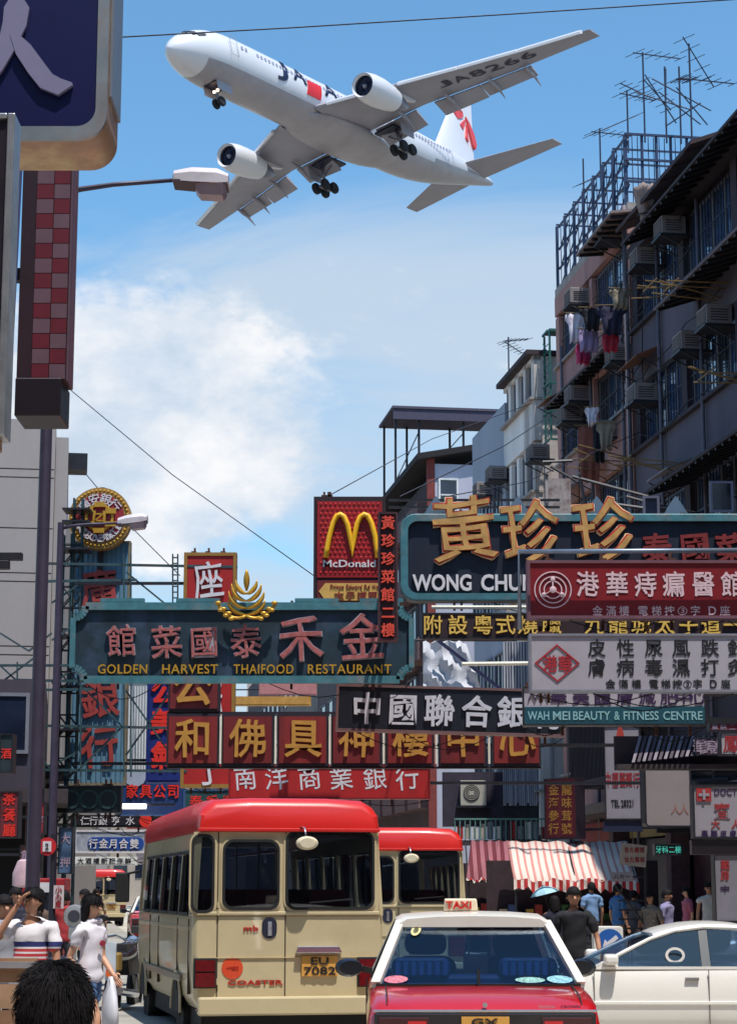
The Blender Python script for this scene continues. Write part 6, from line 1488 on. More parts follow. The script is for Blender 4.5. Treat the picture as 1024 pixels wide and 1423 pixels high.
def facade_clutter():
    rg = random.Random(11); pm = M('pipe_grey'); cb = M('cable_black', (26, 24, 30), .8); rust = M('rust_hood', (110, 74, 58), .85, var=.4, scale=5); tin = M('tin_hood', (130, 126, 128), .7, var=.3, scale=4)
    for i in range(7):
        y = -.9 - i*3.3; x = -.09
        t = MB().tube([(x, y, .2), (x, y+rg.uniform(-.05, .05), 8), (x, y, 17.6)], .045, 6).build('drain_pipe', pm, None, smooth=True); t.location = A0; t.rotation_euler = (0, 0, YAW)
        tag(t, 'thin drain pipe number %d from the far end running down the tenement fronts' % (i+1), 'pipe')
        t['label'] = ['thin drain pipe nearest the far corner of the pink tenement', 'thin drain pipe in the middle of the pink tenement', 'thin drain pipe near the party wall on the pink side', 'thin drain pipe just right of the party wall on the dark side', 'thin drain pipe in the middle of the dark tenement', 'thin drain pipe on the dark tenement near the right edge', 'thin drain pipe on the dark tenement by the frame edge'][i]
    t = thing('cable_bundle', 'sagging black cables strung along the tenement fronts', 'cables', A0, YAW)
    for i in range(14):
        z = rg.choice((8.6, 11.6, 13.2, 14.6, 16.4, 17.8)) + rg.uniform(-.4, .4); ya, yb = -rg.uniform(0, 8), -rg.uniform(9, 17)
        MB().tube([(-.13, ya+(yb-ya)*q/6, z - .35*sin(pi*q/6) + .15*sin(q*2)) for q in range(7)], .014, 4).build('cable', cb, t)
    for i in range(10):
        ya = -rg.uniform(.3, 15); z = rg.uniform(9, 18); MB().tube([(-.12, ya, z), (-.13, ya+.1, z-1.2), (-.12, ya+.05, z-3)], .016, 4).build('cable', cb, t)
    n = 0
    for (y, z, w, m, lb) in ((-1.2, 15.95, 1.3, rust, 'rusty tin hood over a window at the far end of the pink tenement'), (-5.4, 12.95, 1.6, tin, 'grey tin hood over a middle window of the pink tenement'), (-10.6, 14.75, 1.8, rust, 'rusty tin hood over a barred window of the dark tenement'), (-2.8, 12.9, 1.4, tin, 'grey tin hood low on the pink tenement by the rust sheet'), (-12.9, 11.4, 1.7, tin, 'grey tin hood low on the dark tenement near the right edge')):
        t = thing('window_hood', lb, 'hood', fw(-.02, y, z), YAW); MB().loft([[(0, q, .25), (-.6, q, 0), (-.6, q, -.03), (0, q, .22)] for q in (0, w)]).build('sheet', m, t)
        for q in (.03, w-.03): MB().bar((0, q, -.3), (-.55, q, -.04), .025).build('strut', DSTEEL, t)
        n += 1
    for i, (px, py) in enumerate(((905, 395), (935, 395), (870, 640), (812, 640), (985, 520))):
        y, z = fac(px, py, 1.3); t = thing('drying_rack', ['bamboo drying poles under the top hood of the dark tenement', 'bamboo drying poles right of the drain pipe high on the dark tenement', 'bamboo drying poles by the drain pipe above the golden brush characters', 'bamboo drying poles near the rust coloured sheet', 'bamboo drying poles at the sill of the dark tenement near the right edge'][i], 'poles', fw(0, y, z), YAW)
        for q in range(4): MB().tube([(0, q*.3, rg.uniform(-.1, .1)), (-1.5, q*.3+rg.uniform(-.3, .3), rg.uniform(-.1, .4))], .018, 5).build('pole', M('bamboo'), t)
        MB().tube([(-1.2, -.1, .12), (-1.2, 1.0, .14)], .018, 5).build('pole', M('bamboo'), t)
facade_clutter()
def wires():
    m = M('wire_dark', (30, 34, 54), .6); n = 0
    for pts, r, lb in (([(-60, 48, 24), (163, 51, 26), (400, 38, 27), (720, 18, 28), (1024, -2, 28), (1300, -20, 30)], .011, 'thick overhead wire crossing the sky above the aircraft'),
                   ([(60, 510, 40), (240, 660, 38), (436, 800, 36.9)], .010, 'thin stay wire running down the sky to the golden arch sign'),
                   ([(70, 600, 50), (175, 725, 46), (250, 800, 44)], .012, 'thin stay wire behind the round bank emblem'),
                   ([(455, 690, 37), (600, 610, 60), (740, 560, 60)], .012, 'thin cable from the golden arch sign to the grey block'),
                   ([(556, 690, 34), (700, 620, 45), (790, 560, 52)], .012, 'thin cable slanting over the low white end wall'),
                   ([(620, 690, 34), (730, 670, 45), (890, 600, 50)], .010, 'thin cable slanting across the foot of the white tenement')):
        P = [at(*p) for p in pts]; o = MB().tube(P, r, 5).build('overhead_wire', m, None, smooth=True); tag(o, lb, 'wire')
wires()
# ---------------------------------------------------------------- right side shops at street level
def right_street():
    sx = lambda px, D: at(px, HOR, D).x
    def awning(label, px0, px1, ytop, ybot, D, depth, cols, valh=.22, skew=0, freq=5):
        k = 2849/D; x0, x1 = sx(px0, D), sx(px1, D); zt, zb = 1.65+(HOR-ytop)/(k*D/(D+depth)), 1.65+(HOR-ybot)/k + valh
        t = thing('striped_awning', label, 'awning', (x0, D, 0), 0, 'striped awnings over the pavement stalls')
        st = stripeM(*cols, freq, 0, .36 if valh > .1 else .5, .85)
        n = 26; top = []; bot = []
        for i in range(n+1):
            u = i/n; x = (x1-x0)*u; top.append((x+skew*.6, depth, zt+.02*sin(i*1.3))); bot.append((x + skew*0, 0, zb+.035*sin(i*.9)+.03*cos(i*2.3)))
        mid = [((a[0]+b[0])/2, depth/2, (a[2]+b[2])/2-.06+.02*sin(i*1.7)) for i, (a, b) in enumerate(zip(top, bot))]
        c = MB().loft([r + [(x, y, z-.012) for x, y, z in r[::-1]] for r in (top, mid, bot)]).build('canvas', st, t, smooth=True)
        va = MB(); 
        vr = [[(x, -.012+.02*sin(i*1.1), z-.002) for i, (x, y, z) in enumerate(bot)], [(x, -.03+.03*sin(i*1.4), z-valh*(.75+.25*abs(cos(i*pi/2)))) for i, (x, y, z) in enumerate(bot)]]
        va.loft([r + [(x, y+.012, z) for x, y, z in r[::-1]] for r in vr]).build('valance', stripeM('valance_red', (224, 206, 196), (176, 44, 44), 6.5, 0, .45, .85), t)
        for x in (.05, (x1-x0)/2, x1-x0-.05):
            MB().tube([(x, .05, 0), (x, .05, zb-.03)], .025, 6).build('pole', DSTEEL, t); MB().tube([(x, .03, zb-.05), (x, depth, zt-.05)], .02, 6).build('rib', DSTEEL, t)
        MB().tube([(0, .03, zb-.05), (x1-x0, .03, zb-.05)], .02, 6).build('rail', DSTEEL, t)
        return t
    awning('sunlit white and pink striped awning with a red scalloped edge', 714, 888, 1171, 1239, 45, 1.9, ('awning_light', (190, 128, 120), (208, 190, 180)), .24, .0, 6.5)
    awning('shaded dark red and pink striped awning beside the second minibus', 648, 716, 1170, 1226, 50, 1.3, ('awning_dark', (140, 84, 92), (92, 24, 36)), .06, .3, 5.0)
    # stall counters and goods in the dark under the awnings
    random.seed(4)
    for i, (px, D, c, lb) in enumerate(((740, 46.5, (90, 60, 50), 'wooden stall counter under the left end of the sunlit awning'), (860, 46.5, (70, 56, 60), 'wooden stall counter under the right end of the sunlit awning'), (665, 51, (80, 50, 50), 'stall counter under the shaded awning'))):
        t = thing('market_stall', lb, 'stall', (sx(px, D), D, .13), 0); m = M('stall_wood%d' % i, c, .8, var=.3)
        MB().box(-1.0, 1.0, 0, .7, .75, .82).build('counter', m, t)
        for x in (-.95, .9): 
            for y in (.02, .63): MB().box(x, x+.05, y, y+.05, 0, .745).build('leg', m, t)
        for k in range(9): MB().cbox((-.85+k*.2, .3, .82+.09+.05*(k % 3)), (.16, .3, .18+.1*(k % 3))).build('goods', M('goods%d' % (k % 5), ((150, 50, 44), (170, 150, 120), (60, 80, 120), (60, 100, 60), (180, 140, 50))[k % 5], .8), t)
        MB().box(-1.0, 1.0, .75, .8, 0, 2.2).build('backboard', M('stall_back', (50, 34, 40), .85, var=.4), t)
    # first floor balcony railing with washing and boards
    D = 58; x0, x1 = sx(632, D), sx(762, D); k = 2849/D; z0 = 1.65+(HOR-1169)/k; z1 = 1.65+(HOR-1141)/k
    t = thing('balcony_railing', 'green railed balcony with cloths and boards over the shaded awning', 'balcony', (x0, D, z0), 0)
    MB().box(0, x1-x0, 0, 1.5, -.12, 0).build('floor', M('dark_hood'), t); gm = M('rail_green', (84, 122, 112), .6, var=.2)
    MB().box(0, x1-x0, -.03, .03, z1-z0, z1-z0+.05).build('rail', gm, t)
    for i in range(19): x = i*(x1-x0-.04)/18; MB().box(x, x+.03, -.02, .01, 0, z1-z0).build('baluster', gm, t)
    for i in range(12):
        x = .08+i*.215; c = random.choice(((190, 186, 182), (150, 40, 44), (120, 120, 130), (160, 150, 140), (60, 60, 80)))
        MB().box(x, x+.17, .04, .06, .03, (z1-z0)*random.uniform(.6, .98)).build('cloth', M('board_%d_%d' % c[:2], c, .85, var=.2, scale=8), t)
    # outdoor unit of an air conditioner, corrugated sheets, tarpaulin
    D = 60; c0 = at(658, 1120, D); t = thing('outdoor_fan_unit', 'cream outdoor fan unit of an air conditioner under the red boxes', 'air conditioner', c0, 0)
    w, h = 36/47.5, 35/47.5
    MB().box(-w/2, w/2, 0, .3, 0, h).build('casing', M('fan_cream', (168, 164, 152), .6, var=.1, dirt=.3), t, bevel=.01)
    MB().lathe([(.24, -.02), (.24, -.001)], 'y', 20, (-.06, 0, h*.5)).build('fan_grille', M('ac_dark'), t)
    for q in (.2, .15, .10): MB().loft([[(-.06+(q+d)*cos(2*pi*i/20), y, h*.5+(q+d)*sin(2*pi*i/20)) for i in range(20)] for d, y in ((-.008,-.022),(-.008,-.03),(.008,-.03),(.008,-.022))], cap=False).build('ring', M('fan_cream'), t)
    MB().box(-.13, .01, -.035, -.031, h*.5-.06, h*.5+.06).build('hub', M('fan_cream'), t)
    MB().box(-.5, .5, -.05, .4, -.06, -.002).build('shelf', DSTEEL, t); MB().box(-.9, .9, .32, .6, -.6, 1.0).build('wall_board', M('dark_wallboard', (46, 40, 56), .85, var=.3), t)
    D = 62; a = at(690, 1120, D); b = at(752, 1066, D); t = thing('corrugated_screen', 'pale corrugated sheet screen right of the fan unit', 'screen', a, 0); n = 22
    for i in range(n): x = (b.x-a.x)*i/n; MB().box(x, x+(b.x-a.x)/n*.72, -.03 if i % 2 else 0, .05, 0 if i % 5 else .08, b.z-a.z).build('sheet', M('corrugated_pale%d' % (i % 3), (170-14*(i % 3), 172-14*(i % 3), 180-10*(i % 3)), .6, var=.15, streak=True, scale=4), t)
    MB().box(0, b.x-a.x, .052, .12, -3, b.z-a.z).build('back_frame', DSTEEL, t)
    D = 55; a = at(588, 958, D); b = at(668, 892, D); c = a; t = thing('tarpaulin', 'crumpled grey white tarpaulin hanging behind the gold character strip', 'tarpaulin', a, 0); rows = []
    W_, H_ = b.x-a.x, b.z-a.z
    for j in range(9):
        v = j/8; rows.append([(W_*u*(1-.25*v), .07*sin(i*1.3+j*.7)+.05*sin(j*1.7+i*.6), H_*v + .05*sin(i*2)) for i, u in enumerate([q/12 for q in range(13)])])
    MB().loft([r + [(x, y+.03, z) for x, y, z in r[::-1]] for r in rows]).build('sheet', M('tarp', (196, 198, 208), .6, var=.12, scale=3, bump=.4), t, smooth='auto')
    MB().tube([(-.2, .1, H_+.05), (W_+1, .1, H_+.05)], .03, 6).build('pole', DSTEEL, t); MB().bar((.4, -.3, H_), (W_+.6, -.3, -.1), .09).build('pole', M('blue_pole', (30, 34, 70), .5), t)
    o = MB().tube([at(642, 923, 30), at(735, 922, 30)], .03, 8).build('tube_light', M('tube_off'), None); tag(o, 'unlit white tube light sticking out left of the white clinic sign', 'lamp')
    D = 56; a = at(700, 960, D); b = at(738, 892, D); t = thing('corrugated_screen', 'pale corrugated sheet screen between tarpaulin and white clinic sign', 'screen', a, 0)
    for i in range(10): x = (b.x-a.x)*i/10; MB().box(x, x+.05, -.02 if i % 2 else 0, .05, 0, b.z-a.z).build('sheet', M('corrugated_pale%d' % (i % 3)), t)
    MB().box(0, b.x-a.x, .052, .1, -1, b.z-a.z).build('back_frame', DSTEEL, t)
right_street()
def right_signs():
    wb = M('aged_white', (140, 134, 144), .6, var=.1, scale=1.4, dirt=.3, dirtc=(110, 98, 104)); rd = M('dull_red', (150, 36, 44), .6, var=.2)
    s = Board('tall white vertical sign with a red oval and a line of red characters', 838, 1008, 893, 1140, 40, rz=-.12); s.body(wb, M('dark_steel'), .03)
    x, z = s.L(862, 1035); MB().lathe([(1, -.03), (1, -.013)], 'y', 20, (0, 0, 0)).xf(Matrix.Translation((x, 0, z)) @ Matrix.Diagonal((.085, 1, .36, 1))).build('oval', M('oval_red', (170, 60, 50), .5), s.t)
    for c, px in zip('中國醫藥行', (845, 855, 865, 874, 884)): s.ch(c, px, 1084, 9.5, 22, rd, .02, -.03, .008)
    s.wd('TEL 28321', 849, 880, 1112, 1122, M('black_letter'), .03); s.rect('band', 838, 1141, 893, 1156, M('band_blue', (24, 30, 60), .5), 0, .2)
    s.beams(facX(40))
    s = Board('large blank cream board right of the tall white vertical sign', 894, 1060, 962, 1150, 38, rz=.1); s.body(M('cream_board', (140, 130, 132), .6, var=.1, scale=1, dirt=.3, dirtc=(110, 92, 92)), M('dark_steel'), .03, r=.08)
    for px in (938, 950): s.ch('人', px, 1125, 14, 16, M('faint_red', (150, 100, 96), .6), .01, -.03, .006)
    s.rect('band', 913, 1152, 960, 1158, M('near_black'), 0, .1); s.beams(facX(38))
    s = Board('dark red wall sign with faded gold characters left of the tall white sign', 757, 1083, 803, 1166, 47, rz=-.9); s.body(M('wall_red', (96, 18, 30), .6, var=.25, scale=3), M('box_frame'), .03)
    for i, c in enumerate('金龍海味參茸行號'): s.ch(c, 770+18*(i % 2)*1.0, 1098+18*(i//2), 22, 16, M('dull_gold'), .01, -.03, .01)
    s.beams(facX(47))
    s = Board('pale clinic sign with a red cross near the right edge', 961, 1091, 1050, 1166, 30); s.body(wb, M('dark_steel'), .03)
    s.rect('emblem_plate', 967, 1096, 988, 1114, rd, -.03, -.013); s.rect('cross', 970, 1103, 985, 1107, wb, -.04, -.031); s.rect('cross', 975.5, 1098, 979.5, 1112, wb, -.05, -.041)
    s.ch('賓', 1003, 1128, 24, 24, rd, .02, -.03, .01); s.ch('大', 994, 1146, 13, 13, rd, .02, -.03, .01); s.ch('人', 1022, 1146, 13, 13, rd, .02, -.03, .01)
    s.wd('DOCTOR', 992, 1040, 1097, 1106, M('purple_letter'), .02)
    for c, px in zip('專醫皮膚', (979, 992, 1005, 1018)): s.ch(c, px, 1159, 10, 10, M('purple_letter'), .02, -.03, .01)
    s.rect('band', 961, 1168, 1050, 1188, M('near_black'), 0, .2); s.beams(facX(30))
    s = Board('small black sign with glowing green characters over the shop entrance', 909, 1173, 948, 1189, 40); s.body(M('near_black'), DSTEEL, .02)
    for c, px in zip('牙科二樓', (915, 924, 933, 942)): s.ch(c, px, 1181, 9, 11, M('glow_green', (70, 190, 170), .5, emit=.25), .01, -.03, .008)
    s.beams(facX(40), zs=[0])
    s = Board('narrow pale vertical sign with red characters at the bottom right', 991, 1188, 1040, 1282, 31); s.body(M('aged_grey', (118, 114, 126), .6, var=.1), DSTEEL, .02)
    for c, py in zip('藥房', (1203, 1217)): s.ch(c, 1007, py, 13, 14, rd, .03, -.03, .01)
    s.ch('中', 1007, 1236, 14, 10, M('purple_letter'), .03, -.03, .01); s.rect('foot', 993, 1284, 1000, 1340, DSTEEL, 0, .1); s.rect('foot', 1028, 1284, 1035, 1340, DSTEEL, 0, .1)
    # pole with a tilted board and a small number plate
    D = 36; t = thing('sign_post', 'street post with a tilted notice board and a small plate before the sunlit awning', 'sign post', gnd(898, D), 0); k = D/2849
    MB().tube([(0, 0, 0), (0, 0, at(898, 1200, D).z)], .035, 8).build('pole', DSTEEL, t)
    z = at(882, 1189, D).z
    b = MB().cbox((-.22, -.06, z), (.46, .04, .38), Matrix.Rotation(radians(6), 3, 'Y')).build('board', M('notice_board', (150, 140, 132), .7, var=.15), t)
    for j in range(2):
        for i in range(4): char('往九龍城'[i], t, -.34+i*.09, z+.09-.17*j, .08, .10, rd, -.085, .02, .004)
    z = at(865, 1219, D).z; MB().box(-.62, -.24, -.05, -.02, z-.08, z+.08).build('plate', wb, t); MB().bar((-.25, -.03, z), (0, 0, z), .03).build('bracket', DSTEEL, t)
    for i in range(3): char('八六一'[i], t, -.53+i*.1, z, .08, .08, M('black_letter'), -.055, .02, .004)
    for i in range(7): MB().box(-.5, -.04, .0, .03, .5+i*.16, .53+i*.16).build('rung', DSTEEL, t)
    MB().bar((-.55, .02, 1.75), (0, .02, 1.0), .03).build('brace', DSTEEL, t)
    # dark verandah and slatted hoods above the shops
    t = thing('verandah', 'dark barred first floor verandah between red wall sign and tall white sign', 'balcony', A0, YAW)
    y0, z0 = fac(838, 1088, 1.6); y1, z1 = fac(790, 1010, 1.6)
    MB().box(-1.6, 0, y0-.2, y1, z0, z0+.15).build('floor', M('dark_hood'), t); MB().box(-1.7, 0, y0-.3, y1, z0+2.0, z0+2.12).build('roof', M('dark_hood'), t)
    n = 26
    for i in range(n): y = y0+(y1-y0)*i/n; MB().box(-1.6, -1.56, y, y+.04, z0+.152, z0+1.99).build('bar', M('box_frame'), t)
    for i in range(6): MB().box(-1.5+.25*i, -1.46+.25*i, y0-.16, y0-.12, z0+.152, z0+1.99).build('bar', M('box_frame'), t)
    t = thing('slatted_hood', 'tattered slatted hood above the large blank cream board', 'hood', at(925, 1045, 34), 0)
    for i in range(14): MB().bar((-.55+i*.09, 0, -.18+.01*i), (-.35+i*.09, .5, .3), .05, .012).build('slat', M('slat_grey%d' % (i % 2), (120-50*(i % 2), 110-50*(i % 2), 120-50*(i % 2)), .8), t)
    MB().box(-.8, 1.6, .1, .5, -.28, -.2).build('shelf', M('dark_hood'), t); MB().box(-.8, 4, .52, .6, -.28, .3).build('back_board', M('dark_hood'), t)
    # pavement canopy slab over the shops
    t = thing('shop_canopy', 'long concrete canopy over the shop fronts on the right pavement', 'canopy', A0, YAW)
    MB().box(-1.2, -.02, -38, -3, 3.55, 3.8).build('slab', M('canopy_soffit', (110, 98, 94), .85, var=.2, dirt=.4), t)
    for k in range(7): MB().box(-.5, -.05, -37+k*5, -36.6+k*5, .13, 3.54).build('pillar', M('shop_pillar'), t)
    sf = M('shop_lit', (70, 50, 44), .8, var=.5, scale=3)
    for k in range(7):
        MB().box(-.03, -.005, -36.4+k*5, -32.2+k*5, .3, 2.9).build('shop_front', M('shopfront%d' % (k % 4), ((60, 34, 40), (34, 34, 50), (84, 66, 50), (40, 50, 52))[k % 4], .4, var=.6, scale=3), t)
        MB().box(-.12, -.035, -36.4+k*5, -32.2+k*5, 2.95, 3.45).build('shop_board', M('shopboard%d' % (k % 3), ((130, 30, 34), (30, 60, 100), (150, 130, 80))[k % 3], .6, var=.2), t)
    for i, (px0, y0, px1, y1, D, c, lb, tx) in enumerate(((985, 1005, 1050, 1016, 33, (130, 40, 44), 'thin lit strip sign under the beauty centre sign at the right edge', '電話二三八三'), (1000, 1018, 1050, 1050, 32, (160, 150, 156), 'white sign with a red bird shape at the right edge', '鳳'), (965, 1025, 1050, 1050, 34, (84, 60, 76), 'dull purple sign with pale characters at the right edge', '華美大廈'))):
        s = Board(lb, px0, y0, px1, y1, D); s.body(M('misc_sign%d' % i, c, .6, var=.2), DSTEEL, .02)
        for j, q in enumerate(tx): s.ch(q, px0+8+j*(12 if len(tx) > 1 else 0)+(8 if len(tx) == 1 else 0), (y0+y1)/2, min(24, (y1-y0)*.9), min(26, (y1-y0)*.9), rd if i == 1 else M('pale_mauve', (150, 130, 150), .6), .02, -.03, .01)
        s.beams(facX(D), zs=[0])
right_signs()
# ---------------------------------------------------------------- street furniture
def furniture():
    D = 31; c = gnd(844, D); t = thing('keep_left_bollard', 'white illuminated bollard with a blue round keep left arrow', 'bollard', c, 0)
    w = 41*D/2849/2; zt = at(844, 1288, D).z; zb = at(844, 1330, D).z
    MB().prism(rrect(-w, w, zb, zt, .05), 0, .3).build('box', M('bollard_white', (216, 212, 206), .45), t, bevel=.015)
    MB().prism(rrect(-w+.01, w-.01, .0, zb-.002, .02), .02, .28).build('base', M('bollard_orange', (176, 96, 50), .5, var=.2), t)
    zc = (zt+zb)/2-.015; r = .2
    MB().lathe([(r, -.012), (r, -.001)], 'y', 30, (.02, 0, zc)).build('disc', M('keep_blue', (24, 84, 160), .45), t)
    a = radians(218); d = Vector((cos(a), sin(a))); n = Vector((-d.y, d.x)); o = Vector((.02, zc))
    P = [o-d*.14+n*.03, o+d*.03+n*.03, o+d*.03+n*.085, o+d*.15, o+d*.03-n*.085, o+d*.03-n*.03, o-d*.14-n*.03]
    MB().prism([(p.x, p.y) for p in P], -.02, -.0125).build('arrow', M('white_letter'), t)
    # timber hoarding, nearest left
    D = 13; x1 = gnd(57, D).x; zt = at(30, 1337, D).z
    t = thing('hoarding', 'brown timber barrier with a grey top rail at the bottom left corner', 'barrier', (x1, D, 0), 0)
    for i in range(7): MB().box(-2.2, -.01, 0, .03, .12+i*.16, .27+i*.16).build('plank', M('hoard_wood%d' % (i % 3), ((150, 112, 84), (134, 98, 74), (160, 126, 98))[i % 3], .8, var=.3, scale=3, dirt=.4), t)
    MB().box(-2.4, .0, -.03, .06, zt-.04, zt).build('top_rail', M('rail_grey', (130, 126, 130), .5), t); MB().box(-2.2, 0, -.02, -.002, .28, .62).build('red_band', M('hoard_red', (176, 34, 30), .5), t)
    for x in (-2.1, -1.1, -.06): MB().box(x, x+.06, .032, .09, 0, zt-.042).build('post', DSTEEL, t)
    # dark post with signs
    D = 24; k = D/2849; t = thing('traffic_sign_post', 'dark post with a round red sign and a white plate with red characters', 'sign post', gnd(73, D), 0)
    MB().tube([(0, 0, 0), (0, 0, at(73, 1160, D).z)], .04, 10).build('pole', M('post_dark', (34, 30, 44), .5), t)
    z = at(65, 1177, D).z; x = -8*k
    MB().lathe([(.105, -.07), (.105, -.05)], 'y', 24, (x, 0, z)).build('disc', rdm_ := M('disc_red', (186, 30, 40), .5), t); MB().box(x-.05, x+.05, -.08, -.071, z-.06, z+.06).build('plate', WHITE, t); word('2', t, x-.02, x+.02, z-.035, z+.035, M('black_letter'), -.083, .02, .002)
    z0, z1 = at(80, 1263, D).z, at(80, 1231, D).z; MB().box(.02, .14, -.05, -.03, z0, z1).build('plate', M('plate_pinkwhite', (200, 186, 190), .5), t)
    for i, c in enumerate('小心車'): char(c, t, .08, z1-.05-i*.085, .08, .08, M('dull_red'), -.055, .02, .003)
    t = thing('litter_bin', 'dark cylindrical bin beside the post with signs', 'bin', gnd(84, 23), 0)
    MB().lathe([(.14, 0), (.15, .05), (.15, .8), (.17, .82), (.15, .9), (.05, .93)], 'z', 18).build('body', M('bin_dark', (30, 30, 44), .4, coat=.3), t, smooth='auto'); MB().box(-.16, .16, -.165, -.13, .55, .62).build('band', M('bin_band', (120, 120, 130), .5), t)
    t = thing('parking_meter', 'silver round headed parking meter beyond the woman', 'parking meter', gnd(105, 30), 0); al = M('meter_silver', (170, 170, 172), .35, .5)
    MB().tube([(0, 0, 0), (0, 0, 1.15)], .035, 8).build('post', al, t); MB().lathe([(.06, -.1), (.15, -.08), (.17, 0), (.15, .08), (.06, .1)], 'y', 18, (0, 0, 1.28)).build('head', al, t, smooth='auto'); MB().lathe([(.09, -.105), (.09, -.101)], 'y', 14, (0, 0, 1.28)).build('dial', M('rim_dark', (60, 60, 70), .3), t); MB().box(-.08, .08, -.08, .08, .95, 1.14).build('coin_box', al, t, bevel=.02)
    t = thing('phone_kiosk', 'red kiosk with small white sign behind the man in the striped shirt', 'kiosk', gnd(60, 34), 0)
    MB().box(-.35, .35, 0, .7, 0, 1.85).build('cabinet', M('kiosk_red', (150, 24, 34), .5, var=.15), t, bevel=.02); MB().box(-.3, .3, -.02, -.001, .8, 1.7).build('pane', WGLASS2, t); MB().box(-.2, .2, -.04, -.021, 1.62, 1.78).build('plate', WHITE, t)
    for i, (px, D, c0, lb) in enumerate(((36, 22, (210, 150, 160), 'white and pink lantern shaped lamp sign above the striped shirt'),)):
        t = thing('lantern_sign', lb, 'sign', gnd(px, D), 0); z0 = at(px, 1234, D).z; MB().tube([(0, .05, 0), (0, .05, z0+.05)], .025, 6).build('pole', DSTEEL, t)
        MB().lathe([(.07, 0), (.15, .02), (.15, .15), (.10, .28), (.06, .30)], 'z', 12, (0, 0, z0)).build('shade', M('lantern_pink', (190, 160, 170), .5, var=.2), t, smooth='auto')
    # left shop signs in the shade
    for i, (x0, y0, x1, y1, D, c, tx, lb) in enumerate(((0, 1100, 26, 1165, 33, (92, 26, 36), '茶餐廳', 'dark red shop sign with characters at the far left edge'), (0, 1020, 18, 1075, 31, (24, 40, 48), '酒', 'dark green sign with a red arrow at the far left edge'), (28, 1175, 48, 1205, 36, (110, 70, 60), '飯', 'brown shop board under the left canopy'), (82, 1150, 100, 1215, 40, (70, 96, 130), '大押', 'pale blue vertical shop sign behind the lattice masts'), (48, 1115, 62, 1160, 38, (130, 34, 40), '金', 'small red vertical shop sign left of the near lamp post'))):
        s = Board(lb, x0, y0, x1, y1, D); s.body(M('lshop%d' % i, c, .6, var=.3), DSTEEL, .02)
        h = (y1-y0)/len(tx)
        for j, q in enumerate(tx): s.ch(q, (x0+x1)/2, y0+h*(j+.5), min(h, x1-x0)*.85, min(h, x1-x0)*.85, M('hot_red') if i in (0, 1) else M('pale_mauve', (150, 130, 150), .6), .02, -.03, .01)
        MB().box(s.x0-3, s.x0-.01, .05, .1, 0, .05).build('support_beam', DSTEEL, s.t)
    # street camera on the near lamp side
    p = at(16, 775, 22); t = thing('bracket_lamp', 'dark bracket fitting sticking out at the left edge by the beige wall', 'fixture', p, 0)
    MB().box(-.5, .12, -.05, .05, -.03, .05).build('arm', DSTEEL, t); MB().box(-.2, -.02, -.06, .06, -.13, -.035).build('fitting', DSTEEL, t, bevel=.01); MB().box(-3, -.501, -.02, .02, -.02, .02).build('arm', DSTEEL, t)
furniture()
# ---------------------------------------------------------------- people
SKINS = []
def skin(name, chains, mat, parent, sub=2):
    """chains: list of polylines of (point, radius); points shared by position are welded, the first point is the root"""
    vs = []; rs = []; es = []; idx = {}
    def vi(p, r):
        k = tuple(round(c, 4) for c in p)
        if k not in idx: idx[k] = len(vs); vs.append(p); rs.append(r)
        return idx[k]
    for ch in chains:
        pr = None
        for p, r in ch:
            i = vi(p, r)
            if pr is not None and pr != i: es.append((pr, i))
            pr = i
    me = bpy.data.meshes.new(name); me.from_pydata(vs, es, []); o = bpy.data.objects.new(name, me); COL.objects.link(o); o.parent = parent
    md = o.modifiers.new('skin', 'SKIN'); md.use_smooth_shade = True; md.branch_smoothing = .6
    if not me.skin_vertices: 
        bm = bmesh.new(); bm.from_mesh(me); bm.verts.layers.skin.verify(); bm.to_mesh(me); bm.free()
    for i, sv in enumerate(me.skin_vertices[0].data):
        r = rs[i]; sv.radius = r if isinstance(r, tuple) else (r, r); sv.use_root = (i == 0)
    s = o.modifiers.new('sub', 'SUBSURF'); s.levels = sub; s.render_levels = sub
    SKINS.append((o, mat)); return o
def finish_skins():
    bpy.context.view_layer.update(); dg = bpy.context.evaluated_depsgraph_get()
    for o, mat in SKINS:
        me = bpy.data.meshes.new_from_object(o.evaluated_get(dg)); o.modifiers.clear(); o.data = me
        me.materials.clear(); me.materials.append(mat)
        if not o.name.startswith('body'):            # cloth folds
            k0 = len(me.vertices) % 7; nn = [v.normal.copy() for v in me.vertices]
            for v, nr in zip(me.vertices, nn):
                x, y, z = v.co; v.co += nr*(.006*sin(34*z+14*x+k0) + .005*sin(52*x-21*z+9*y) + .004*sin(70*z-30*y))
        for p in me.polygons: p.use_smooth = True
    SKINS.clear()
SKIN_M = M('skin', (200, 150, 122), .55, var=.06, scale=10); SKIN_D = M('skin_tan', (172, 122, 96), .55, var=.06, scale=10)
HAIR = M('hair_black', (17, 13, 17), .78, var=.3, scale=30, spec=.25)
def mixp(a, b, t): return tuple(a[i]+(b[i]-a[i])*t for i in range(3))
